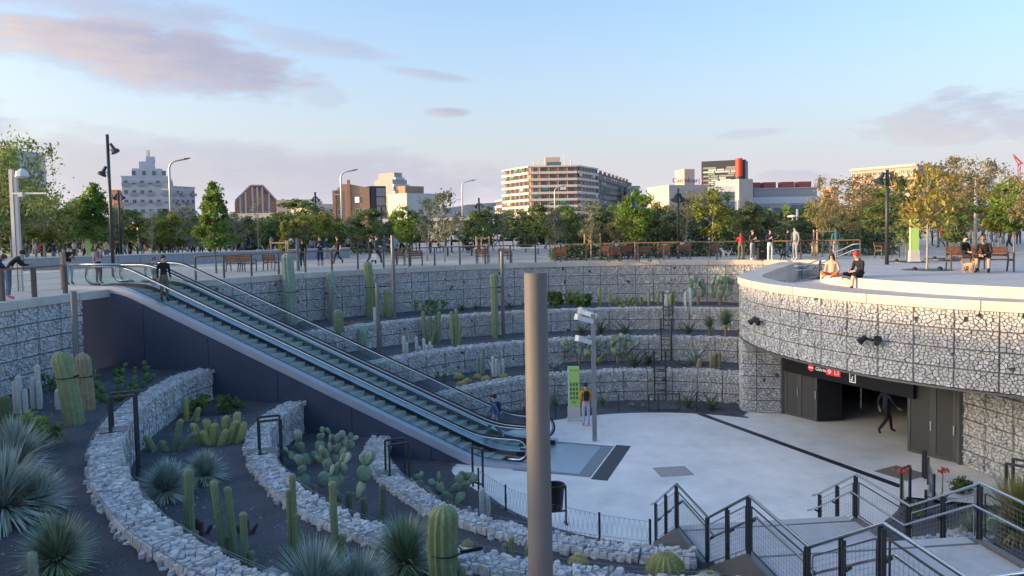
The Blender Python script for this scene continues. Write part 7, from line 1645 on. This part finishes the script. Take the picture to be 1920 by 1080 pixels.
def body_mesh(pz, sleeves, shorts):
    key = (pz, sleeves, shorts)
    if key in _body: return _body[key]
    J = POSES[pz]; names = list(J); idx = {n: i for i, n in enumerate(names)}; V = [Vector(J[n]) for n in names]; E = [(idx[a], idx[b]) for a, b in EDG]; rad_ = [RAD[n] if n in RAD else RAD[n[:2]] for n in names]
    for s in 'LR':   # palm carries four fingers of unequal length and a thumb
        w, h = Vector(J['wr' + s]), Vector(J['ha' + s]); d = (h - w).normalized(); sd = d.cross(Vector((1, 0, 0)) if abs(d.x) < .8 else Vector((0, 1, 0))).normalized(); nm = d.cross(sd)
        for k, L in ((-1.5, .075), (-.5, .09), (.5, .085), (1.5, .065)):
            V.append(h + d * .03 + sd * k * .018); V.append(h + d * (.03 + L) + sd * k * .02 + nm * .02); n = len(V); E += [(idx['ha' + s], n - 2), (n - 2, n - 1)]; rad_ += [(.011, .011), (.008, .008)]
        V.append(h + d * .005 - sd * .05 + nm * .015); n = len(V); E.append((idx['ha' + s], n - 1)); rad_.append((.01, .01))
    me = bpy.data.meshes.new('body_base'); me.from_pydata([tuple(v) for v in V], E, []); ob = bpy.data.objects.new('body_base', me); COL.objects.link(ob)
    md = ob.modifiers.new('skin', 'SKIN'); md.use_smooth_shade = True; md.branch_smoothing = .6
    sv = me.skin_vertices[0].data
    for i, q in enumerate(rad_): sv[i].radius = q; sv[i].use_root = (i == 0)
    sb = ob.modifiers.new('sub', 'SUBSURF'); sb.levels = 1; sb.render_levels = 1
    bpy.context.view_layer.update(); dg = bpy.context.evaluated_depsgraph_get(); out = bpy.data.meshes.new_from_object(ob.evaluated_get(dg)); bpy.data.objects.remove(ob)
    seg = [(V[a], V[b], names[a] if a < len(names) else 'fin', names[b] if b < len(names) else 'fin') for a, b in E]
    mi = []
    for p in out.polygons:
        c = p.center; best = None
        for a, b, na, nb in seg:
            ab = b - a; t = max(0, min(1, (c - a).dot(ab) / max(1e-9, ab.length_squared))); dd = (c - a - ab * t).length
            if best is None or dd < best[0]: best = (dd, na, nb, t)
        _, na, nb, t = best
        if nb in ('hb', 'hm', 'ht', 'ns') or na in ('hb', 'hm') or (nb == 'nk' and t > .55): m = 0
        elif nb == 'fin' or nb[:2] == 'ha' or na[:2] == 'ha': m = 0
        elif nb[:2] == 'wr': m = 1 if sleeves and t < .95 else 0
        elif nb[:2] in ('el', 'sh') or nb in ('wai', 'che', 'shc', 'nk'): m = (2 if nb == 'wai' and t < .25 else 1)
        elif nb[:2] == 'to' or (nb[:2] == 'an' and t > .88): m = 3
        elif nb[:2] == 'an': m = 2 if not shorts or t < .08 else 0
        else: m = 2
        mi.append(m)
    for k in range(4): out.materials.append(None)
    out.polygons.foreach_set('material_index', mi); out.polygons.foreach_set('use_smooth', [True] * len(mi)); out.update(); _body[key] = out
    return out
def hair_mesh(long_):
    k = 'hair%s' % long_
    if k in _body: return _body[k]
    mb = MB(); V = []; n, m = 12, 6
    for i in range(m + 1):
        ph = i / m * pi * .62
        for j in range(n):
            a = 2 * pi * j / n; fr = -sin(a)      # front faces -y
            r = sin(ph); z = cos(ph); x = .092 * r * cos(a); y = .108 * r * sin(a) + .012; zz = .105 * z
            if fr > .45 and i == m: zz += .055; y *= .95
            V.append((x, y, zz))
    F_ = [(i * n + j, i * n + (j + 1) % n, (i + 1) * n + (j + 1) % n, (i + 1) * n + j) for i in range(m) for j in range(n)]; mb.add(V, F_ + [tuple(range(n))])
    if long_:
        Vl = []
        for i in range(6):
            z = .0 - .30 * i / 5; w = .085 + .015 * sin(i)
            for j in range(7): a = pi * j / 6; Vl.append((w * cos(a) * 1.05, .02 + .085 * sin(a) + .01 * i, z))
        mb.add(Vl, [(i * 7 + j, i * 7 + j + 1, (i + 1) * 7 + j + 1, (i + 1) * 7 + j) for i in range(5) for j in range(6)])
    me = bpy.data.meshes.new('hair'); me.from_pydata(mb.v, [], mb.f); me.polygons.foreach_set('use_smooth', [True] * len(mb.f)); me.materials.append(None); me.update(); _body[k] = me; return me
def face_mesh():
    if 'face' in _body: return _body['face']
    mb = MB(); mb.box(-.032, -.093, .0, .022, .012, .012); mb.box(.032, -.093, .0, .022, .012, .012); mb.cur = 1; mb.box(0, -.092, -.062, .04, .01, .009)
    mb.cur = 0; mb.box(-.033, -.094, .02, .03, .008, .005); mb.box(.033, -.094, .02, .03, .008, .005)
    me = bpy.data.meshes.new('face'); me.from_pydata(mb.v, [], mb.f); me.materials.append(M('eye_dark', (.02, .015, .012), .4)); me.materials.append(M('lips', (.35, .12, .10), .5)); me.polygons.foreach_set('material_index', mb.mi); me.update(); _body['face'] = me; return me
def person(label, loc, rz, pz='stand', top='black', bot='jeans', shoe='black', hair='black', long_=False, sleeves=True, shorts=False, skin=0, h=1.70, pack=None, group=None, hat=None, bagc=None, face=True):
    me = body_mesh(pz, sleeves, shorts); t = thing('person', label, 'person', loc, rz, group); s = h / 1.72; t.scale = (s, s, s)
    o = bpy.data.objects.new('body', me); COL.objects.link(o); o.parent = t
    for i, m in enumerate((SKIN_T[skin], CLO[top], CLO[bot], CLO[shoe])): o.material_slots[i].link = 'OBJECT'; o.material_slots[i].material = m
    J = POSES[pz]; hm = Vector(J['hm']); pit = 0.0
    up = (Vector(J['ht']) - Vector(J['hb'])).normalized(); pit = atan2(-up.y, up.z) * .7
    hd = bpy.data.objects.new('hair', hair_mesh(long_)); COL.objects.link(hd); hd.parent = o; hd.location = hm + Vector((0, .004, .012)); hd.rotation_euler = (pit, 0, 0); hd.material_slots[0].link = 'OBJECT'; hd.material_slots[0].material = HAIRM[hair]
    if face: f = bpy.data.objects.new('face', face_mesh()); COL.objects.link(f); f.parent = o; f.location = hm + Vector((0, -.003, .0)); f.rotation_euler = (pit, 0, 0)
    if pack:
        c = Vector(J['che']); mb = MB(); k = Vector(J['shc']) - Vector(J['wai']); a = atan2(-k.y, k.z); R = Matrix.Translation(c) @ Matrix.Rotation(a, 4, 'X')
        def bx(cx, cy, cz, w, d, hh): mb.box(cx, cy, cz, w, d, hh, M4=R)
        V = []; 
        for z, w, d in ((-.22, .10, .11), (-.18, .118, .15), (.05, .115, .14), (.13, .095, .10), (.16, .05, .05)): V.append((z, w, d))
        P = []; n = 10
        for z, w, d in V:
            for j in range(n): q = 2 * pi * j / n; P.append(R @ Vector((w * cos(q), .13 + d * .62 * sin(q) + .02, z)))
        mb.add(P, [(i * n + j, i * n + (j + 1) % n, (i + 1) * n + (j + 1) % n, (i + 1) * n + j) for i in range(4) for j in range(n)] + [tuple(range(n)), tuple(4 * n + j for j in range(n))])
        for sx in (-1, 1): bx(sx * .10, -.125, .03, .035, .012, .30); bx(sx * .10, 0.0, .175, .035, .26, .015)
        b_ = mb.build('backpack', CLO[pack], t)
    if bagc:
        hh = Vector(J['haR']); mb = MB(); mb.prism([(hh.x - .03, hh.y - .16), (hh.x + .03, hh.y - .16), (hh.x + .03, hh.y + .16), (hh.x - .03, hh.y + .16)], hh.z - .52, hh.z - .16); mb.bar((hh.x, hh.y - .1, hh.z - .17), (hh.x, hh.y, hh.z), .012, .012); mb.bar((hh.x, hh.y + .1, hh.z - .17), (hh.x, hh.y, hh.z), .012, .012); fix_normals(mb.build('carrier_bag', CLO[bagc], t))
    return t
def P0(px, py, z=0.0): return at(px, py, z)
LEFT, RIGHT, AWAY, TOCAM = -pi / 2, pi / 2, pi, 0.0
person('man in black leaning over the railing at the left edge', Vector(PC(174.6, R1 + .86) + (0,)), 2.35, 'lean', 'black', 'jeans', 'pinkshoe', 'black', h=1.78); person('person with long brown hair cut by the left edge', Vector(PC(176.6, R1 + .9) + (0,)), 2.4, 'lean', 'navy', 'jeans', 'black', 'brown', True, h=1.66)
person('woman in a dark jacket and pale jeans behind the escalator guard', P0(131, 534), RIGHT - .5, 'phone', 'black', 'lightjeans', 'black', 'black', h=1.66); person('dark-haired woman in a pink top with a black shoulder bag', P0(186, 532), RIGHT - .3, 'bag', 'pink', 'black', 'black', 'black', True, h=1.62, pack='black')
def on_esc(px, t):
    best = min((abs(proj(E_(s / 20, t, ezb(s / 20) + .9))[0] - px), s / 20) for s in range(-60, 340)); s = best[1]; k = math.floor((s + .9) / .4) * .4 - .9 + .2; return E_(k, t, ezb(k))
p = on_esc(315, .8); person('man in an open black jacket and white shirt riding down the escalator', p, TOCAM + .75, 'stand', 'black', 'olive', 'black', 'black', h=1.76)
p = on_esc(292, 2.4); person('child with dark hair on the farther escalator', p, TOCAM + .9, 'stand', 'pink', 'grey', 'white', 'brown', True, h=1.15)
best = min((abs(proj(E_(q / 20, 2.35, ezb(q / 20) + .8))[0] - 928), q / 20) for q in range(200, 330)); p = E_(best[1], 2.35, ezb(best[1]) + .01); person('boy in blue with a dark backpack stepping onto the escalator', p, LEFT + .35 - .35, 'walk', 'blue', 'grey', 'white', 'black', h=1.62, pack='navy')
person('person in a yellow jacket with black backpack reading the green totem', P0(1099, 799, ZF), AWAY + .1, 'stand', 'yellow', 'lilac', 'pinkshoe', 'black', h=1.64, pack='black')
q = D0.lerp(D1, .54) + DN * .9; person('man in dark blue walking through the dark station doorway', Vector((q.x, q.y, ZF)), RIGHT + .1, 'walk', 'navy', 'black', 'navy', 'black', h=1.78)
for a in (
 ('woman in black by the railing, right of the tallest cactus', 568, 504, TOCAM, 'stand', 'black', 'black', 'tan', 'brown', True, True, False, 0, 1.64), ('man in navy hoodie and shorts looking at his phone by the railing', 601, 504, TOCAM + .2, 'phone', 'navy', 'navy', 'white', 'black', False, True, True, 1, 1.82), ('person in black shorts behind the man in navy', 613, 492, RIGHT, 'walk', 'navy', 'grey', 'black', 'black', False, True, True, 0, 1.7),
 ('man in a black t-shirt walking behind the railing', 634, 496, LEFT + .4, 'walk', 'black', 'black', 'black', 'brown', False, False, False, 0, 1.76), ('person in grey with bare legs beyond the curved lamp', 698, 484, RIGHT, 'walk', 'grey', 'darkgrey', 'white', 'fair', False, True, True, 0, 1.72), ('couple walking with a white carrier bag, left one', 696, 500, RIGHT - .3, 'walk', 'black', 'darkgrey', 'white', 'black', False, True, False, 0, 1.68), ('couple walking with a white carrier bag, right one', 707, 499, RIGHT - .3, 'walk', 'darkgrey', 'darkgrey', 'white', 'brown', False, True, False, 0, 1.76),
 ('person in a pale blue shirt behind the tall grey post', 741, 498, TOCAM, 'stand', 'lightjeans', 'navy', 'black', 'brown', False, False, False, 0, 1.76), ('far person in a bright blue shirt before the pavilion', 771, 474, AWAY, 'stand', 'royal', 'darkgrey', 'black', 'black', False, True, False, 0, 1.75), ('far person in red before the round green tree', 678, 476, LEFT, 'walk', 'red', 'darkgrey', 'black', 'black', False, False, True, 1, 1.7), ('far person in black left of the couple', 684, 477, LEFT, 'walk', 'black', 'darkgrey', 'black', 'black', False, True, False, 0, 1.7), ('far person in red left of the timber stakes', 497, 476, RIGHT, 'stand', 'red', 'darkgrey', 'black', 'brown', False, True, False, 0, 1.75),
 ('far person in a striped jumper by the low wall', 436, 479, AWAY, 'stand', 'stripe', 'darkgrey', 'black', 'grey', False, True, False, 0, 1.72), ('far person in black beside the striped jumper', 447, 480, TOCAM, 'stand', 'black', 'black', 'black', 'black', True, True, False, 0, 1.6), ('far person in grey right of the striped jumper', 456, 478, AWAY, 'stand', 'grey', 'jeans', 'black', 'grey', False, True, False, 0, 1.7), ('far person in dark green by the low wall', 472, 477, LEFT, 'stand', 'teal', 'darkgrey', 'black', 'black', False, True, False, 0, 1.72), ('far pair by the low wall, person in white', 424, 478, RIGHT, 'stand', 'white', 'jeans', 'white', 'brown', False, False, False, 0, 1.66),
 ('far person in a bright blue coat by the curved lamp', 333, 480, TOCAM, 'stand', 'sky', 'jeans', 'black', 'brown', False, True, False, 0, 1.7), ('far person in black left of the bright blue coat', 318, 482, AWAY, 'stand', 'black', 'navy', 'black', 'black', False, True, False, 0, 1.74), ('far person in dark red right of the bright blue coat', 347, 478, LEFT, 'walk', 'red', 'darkgrey', 'black', 'black', False, False, False, 1, 1.7), ('far person in a long black cloak behind the escalators', 245, 486, RIGHT, 'stand', 'black', 'black', 'black', 'black', True, True, False, 0, 1.74), ('far person in navy under the white disc lamp', 268, 480, AWAY, 'stand', 'navy', 'jeans', 'black', 'brown', False, True, False, 0, 1.68), ('far person in royal blue left of the curved lamp', 289, 478, TOCAM, 'stand', 'royal', 'darkgrey', 'black', 'brown', False, True, False, 0, 1.6),
 ('person in beige hoodie behind the woman in pink', 200, 492, AWAY, 'stand', 'tan', 'jeans', 'black', 'black', False, True, False, 0, 1.72), ('far person in black left of the beige hoodie', 128, 490, TOCAM, 'stand', 'black', 'jeans', 'black', 'black', False, True, False, 0, 1.74), ('far person in white with arms up behind the dark jacket', 140, 488, LEFT, 'bag', 'white', 'darkgrey', 'white', 'black', False, False, False, 0, 1.7), ('far person in white top left of the guard post', 68, 488, RIGHT, 'stand', 'white', 'grey', 'white', 'black', False, False, False, 0, 1.66), ('far person in black by the guard post', 84, 492, TOCAM, 'stand', 'black', 'darkgrey', 'black', 'black', False, True, False, 0, 1.72), ('far person in striped grey at left', 53, 486, AWAY, 'stand', 'stripe', 'lightjeans', 'black', 'brown', True, True, False, 0, 1.64), ('far person in dark coat between the floodlight posts', 221, 488, AWAY, 'stand', 'darkgrey', 'black', 'black', 'black', False, True, False, 0, 1.74),
 ('person in a red top leaning at the railing, right of the white dog', 1389, 488, AWAY - .3, 'lean', 'red', 'olive', 'black', 'fair', False, True, False, 0, 1.66), ('person in dark vest and grey trousers beside the black suitcase', 1411, 488, TOCAM + .4, 'phone', 'darkgrey', 'grey', 'white', 'fair', False, True, False, 0, 1.66), ('woman in navy top and white trousers with a phone', 1444, 489, TOCAM, 'phone', 'navy', 'white', 'white', 'brown', True, True, False, 0, 1.70), ('person in black behind the man in grey sweatshirt', 1477, 483, RIGHT, 'stand', 'black', 'jeans', 'black', 'black', False, True, False, 0, 1.70), ('tall man in grey sweatshirt and grey joggers by the railing', 1491, 488, LEFT + .5, 'stand', 'grey', 'grey', 'white', 'black', False, True, False, 0, 1.84), ('young person in black between the timber stakes', 1526, 481, TOCAM, 'stand', 'black', 'tan', 'black', 'black', False, True, True, 1, 1.55), ('person in a teal jumper seen from behind', 1567, 485, AWAY, 'stand', 'teal', 'grey', 'black', 'black', False, True, False, 0, 1.72),
 ('far person in black near the pale masts', 1893, 470, LEFT, 'walk', 'black', 'black', 'black', 'black', False, True, False, 0, 1.75), ('far person in grey near the pale masts', 1858, 468, RIGHT, 'walk', 'grey', 'jeans', 'black', 'brown', False, True, False, 0, 1.7), ('far person in orange behind the yellow tree', 1765, 465, LEFT, 'walk', 'orange', 'jeans', 'black', 'black', False, True, False, 0, 1.7), ('far person in dark blue left of the yellow tree', 1782, 466, AWAY, 'walk', 'navy', 'darkgrey', 'black', 'brown', False, True, False, 0, 1.7)):
    lab, px, py, rz, pz, top, bot, shoe, hair, lg, slv, sho, sk, hh = a
    person(lab, P0(px, py), rz, pz, top, bot, shoe, hair, lg, slv, sho, sk, hh, bagc='white' if 'carrier bag, left' in lab else None)
for i, (px, py, top, lab) in enumerate(((878, 472, 'white', 'left'), (890, 473, 'navy', 'middle'), (905, 472, 'white', 'right'), (822, 474, 'black', 'leftmost'))):
    q = P0(px, py); person('far seated person at the tables before the pavilion, %s one' % lab, q, (LEFT, RIGHT)[i % 2], 'sit', top, 'jeans', 'black', 'black', h=1.7)
    t = thing('stool', 'small dark stool under the %s seated person by the pavilion' % lab, 'stool', q); mb = MB(); mb.box(0, 0, .42, .4, .4, .05); mb.build('seat', IRON, t)
    for dx in (-.15, .15):
        for dy in (-.15, .15): mb = MB(); mb.box(dx, dy, .198, .04, .04, .394); mb.build('leg', IRON, t)
person('woman in black jacket and red top sitting on the bench', Vector((p1.x + .0, p1.y + .12, .2)), .25, 'sit', 'black', 'black', 'white', 'black', h=1.66); mb = MB()
person('bald man in black with bare legs bending forward on the bench', Vector((p2.x - .25, p2.y + .18, .2)), -.75, 'sitbent', 'black', 'black', 'black', 'fair', shorts=True, skin=1, h=1.8)
person('man in a pale jumper sitting on the far bench by the shrubs', Vector((p4.x + .1, p4.y + .22, .02)), .5, 'sit', 'white', 'jeans', 'black', 'grey', h=1.7)
def deck_z(p): return .218
pa, pb = at(1566, 522, .21), at(1590, 521, .21); person('woman in a tan top sitting cross-legged on the deck edge', Vector((pa.x + .1, pa.y + .5, .17)), TOCAM - .6, 'ground', 'tan', 'orange', 'white', 'brown', True, False, h=1.64); 
dk = min(((Vector((x, y, 0)) - Vector((pb.x, pb.y, 0))).length, x, y) for x, y in [((OUTR[k][0] * (1 - u) + OUTR[k + 1][0] * u), (OUTR[k][1] * (1 - u) + OUTR[k + 1][1] * u)) for k in range(1, 6) for u in [i / 20 for i in range(20)]])
person('person in a black hoodie and red cap sitting with a leg over the deck edge', Vector((dk[1] + .28, dk[2], .17)), LEFT + .35, 'ledge', 'black', 'black', 'black', 'red', shorts=True, h=1.78)
qx = at(1690, 1062, -1.15); person('dark-haired person sitting low beside the stair rail, mostly hidden', Vector((3.62, 7.0, -2.62)), RIGHT, 'sit', 'black', 'orange', 'black', 'black', h=1.64)
# wheelchair
w0 = P0(1622, 477); t = thing('wheelchair', 'black wheelchair beside the far bench', 'wheelchair', (w0.x, w0.y, 0), .6)
for sx in (-.27, .27):
    mb = MB(); mb.tube([(sx, .05 + .30 * cos(a), .31 + .30 * sin(a)) for a in [2 * pi * i / 18 for i in range(19)]], .022, 6); mb.build('wheel', BLACK, t); mb = MB(); mb.tube([(sx * .9, -.38 + .09 * cos(a), .10 + .09 * sin(a)) for a in [2 * pi * i / 12 for i in range(13)]], .018, 6); mb.build('castor', BLACK, t); mb = MB(); mb.bar((sx * .9, .2, .5), (sx * .9, .26, .95), .03, .03); mb.bar((sx * .9, .2, .5), (sx * .9, -.3, .5), .03, .03); mb.bar((sx * .9, -.3, .5), (sx * .9, -.42, .15), .03, .03); mb.build('frame', IRON, t)
mb = MB(); mb.box(0, -.03, .52, .46, .45, .06); mb.build('seat', BLACK, t); mb = MB(); mb.box(0, .22, .74, .46, .04, .42); mb.build('backrest', BLACK, t)
# black suitcase
s0 = P0(1428, 488); t = thing('suitcase', 'black suitcase standing by the railing next to the woman in white trousers', 'suitcase', (s0.x, s0.y, 0), .2); mb = MB(); mb.prism([(-.25, -.12), (.25, -.12), (.27, 0), (.25, .12), (-.25, .12), (-.27, 0)], .05, .68); fix_normals(mb.build('shell', BLACK, t)); mb = MB(); mb.bar((-.1, .08, .68), (-.1, .08, .95), .015, .015); mb.bar((.1, .08, .68), (.1, .08, .95), .015, .015); mb.bar((-.1, .08, .95), (.1, .08, .95), .02, .02); mb.build('handle', DARKSTEEL, t); mb = MB(); mb.box(-.02, -.125, .5, .14, .01, .03); mb.build('badge', WHITEP, t)
for dx in (-.2, .2): mb = MB(); mb.box(dx, 0, .025, .05, .1, .05); mb.build('wheel', BLACK, t)
# dogs
def dog(label, loc, rz, h, mat, patch=None, fluffy=0, tailup=True):
    """standing dog, nose towards -y: deep chest, tucked belly, jointed hind legs"""
    J = dict(ch=(0, -.20, .62), be=(0, .05, .64), ru=(0, .26, .66), nk=(0, -.33, .78), hd=(0, -.42, .92), mz=(0, -.58, .88), ta=(0, .36, .70), t2=(0, .46, .86 if tailup else .55), t3=(0, .44, 1.0 if tailup else .4), eL=(.06, -.38, 1.02), eR=(-.06, -.38, 1.02))
    E = [('be', 'ch'), ('be', 'ru'), ('ch', 'nk'), ('nk', 'hd'), ('hd', 'mz'), ('ru', 'ta'), ('ta', 't2'), ('t2', 't3'), ('hd', 'eL'), ('hd', 'eR')]; Rr = dict(ch=(.12, .16), be=(.11, .12), ru=(.11, .13), nk=(.08, .09), hd=(.075, .08), mz=(.035, .035), ta=(.04, .04), t2=(.03, .03), t3=(.012, .012), eL=(.02, .012), eR=(.02, .012))
    for s, x in (('L', .085), ('R', -.085)):
        k = .06 if s == 'L' else -.04
        J.update({'f1' + s: (x, -.22, .48), 'f2' + s: (x, -.20 + k, .27), 'f3' + s: (x, -.22 + k, .05), 'f4' + s: (x, -.27 + k, .02), 'h1' + s: (x, .24, .50), 'h2' + s: (x, .14 - k, .34), 'h3' + s: (x, .34 - k, .22), 'h4' + s: (x, .31 - k, .04), 'h5' + s: (x, .25 - k, .02)}); E += [('ch', 'f1' + s), ('f1' + s, 'f2' + s), ('f2' + s, 'f3' + s), ('f3' + s, 'f4' + s), ('ru', 'h1' + s), ('h1' + s, 'h2' + s), ('h2' + s, 'h3' + s), ('h3' + s, 'h4' + s), ('h4' + s, 'h5' + s)]
        Rr.update({'f1' + s: (.06, .07), 'f2' + s: (.038, .04), 'f3' + s: (.028, .028), 'f4' + s: (.03, .022), 'h1' + s: (.07, .09), 'h2' + s: (.052, .06), 'h3' + s: (.032, .034), 'h4' + s: (.026, .026), 'h5' + s: (.03, .022)})
    nm = ['be'] + [k for k in J if k != 'be']; ix = {n: i for i, n in enumerate(nm)}; me = bpy.data.meshes.new('dog_base'); me.from_pydata([J[n] for n in nm], [(ix[a], ix[b]) for a, b in E], []); ob = bpy.data.objects.new('dog_base', me); COL.objects.link(ob); md = ob.modifiers.new('skin', 'SKIN'); md.use_smooth_shade = True; sv = me.skin_vertices[0].data
    for n in nm: sv[ix[n]].radius = Rr[n]; sv[ix[n]].use_root = n == 'be'
    sb = ob.modifiers.new('sub', 'SUBSURF'); sb.levels = 1; bpy.context.view_layer.update(); out = bpy.data.meshes.new_from_object(ob.evaluated_get(bpy.context.evaluated_depsgraph_get())); bpy.data.objects.remove(ob)
    out.materials.clear(); out.materials.append(mat); out.materials.append(patch or mat); out.polygons.foreach_set('material_index', [1 if (patch and ((p.center.y > .02 and p.center.y < .2 and p.center.z > .6) or p.center.z > .97)) else 0 for p in out.polygons]); out.polygons.foreach_set('use_smooth', [True] * len(out.polygons))
    t = thing('dog', label, 'dog', loc, rz); s = h / .95; t.scale = (s, s, s); o = bpy.data.objects.new('body', out); COL.objects.link(o); o.parent = t
    mb = MB(); mb.box(0, -.615, .89, .03, .02, .025); mb.box(-.035, -.50, .945, .014, .02, .014); mb.box(.035, -.50, .945, .014, .02, .014); mb.build('nose_and_eyes', BLACK, o)
    if fluffy:
        r = random.Random(4); fb = MB(); pl = [p for p in out.polygons if p.center.z > .18]
        for _ in range(fluffy):
            p = r.choice(pl); c = Vector(p.center); n_ = Vector(p.normal); d = (n_ + Vector((r.gauss(0, .4), r.gauss(0, .4), r.gauss(-.2, .4)))).normalized(); sd = d.orthogonal().normalized() * .02; fb.add([c - sd, c + sd, c + d * r.uniform(.08, .2)], [(0, 1, 2)])
        q = fb.build('fur', mat, o); q['kind'] = 'stuff'
    return t
dog('white dog with dark patches walking along the rim', P0(1362, 487), LEFT + .0, .66, M('fur_white', (.62, .61, .58), .9, .1, 20), M('fur_dark', (.06, .05, .05), .9)); dog('black dog with pale legs near the woman in white trousers', P0(1468, 488), RIGHT + .2, .48, M('fur_black', (.02, .02, .02), .9)); q = at(1812, 511, .2); dog('fluffy tan dog lying between the two benches', Vector((q.x + .05, q.y - .05, .2)), TOCAM + .5, .42, M('fur_tan', (.50, .36, .24), .95, .25, 8), None, 1500)

# passers-by far across the plaza, too small to show more than their clothes
CR = random.Random(23); KEYS = ['black', 'navy', 'grey', 'darkgrey', 'white', 'jeans', 'olive', 'tan', 'red', 'blue', 'teal', 'pink']
for i, (px, Y) in enumerate(((48, 60), (76, 66), (98, 58), (110, 70), (156, 64), (178, 60), (206, 68), (232, 62), (256, 70), (300, 66), (360, 62), (376, 70), (392, 64), (412, 72), (462, 66), (486, 62), (508, 70), (545, 66), (556, 72), (584, 62), (652, 66), (664, 72), (720, 62), (752, 66), (786, 70), (806, 64), (836, 72), (846, 66), (868, 84), (884, 88), (918, 70), (932, 80), (1026, 70), (1210, 66), (1322, 64), (1748, 60), (1772, 66), (1806, 58), (1842, 70), (1876, 64), (1910, 60))):
    x, y = XY(px, Y); tc = KEYS[(i * 5 + 3) % len(KEYS)]
    where = ('under the trees at far left', 'behind the floodlight posts', 'behind the low wall', 'before the brick building', 'before the pavilion', 'behind the hedge', 'among the pale masts')[0 if px < 120 else 1 if px < 260 else 2 if px < 520 else 3 if px < 700 else 4 if px < 940 else 5 if px < 1400 else 6]
    person('distant passer-by in %s %s, %s' % (tc, ('coat', 'top', 'jacket', 'jumper')[i % 4], where), Vector((x, y, 0)), CR.uniform(0, 6.28), CR.choice(('stand', 'walk', 'phone', 'walk')), tc, CR.choice(('jeans', 'black', 'darkgrey', 'navy')), 'black', CR.choice(('black', 'brown', 'fair')), CR.random() < .4, h=CR.uniform(1.58, 1.82), face=False, group='distant passers-by')
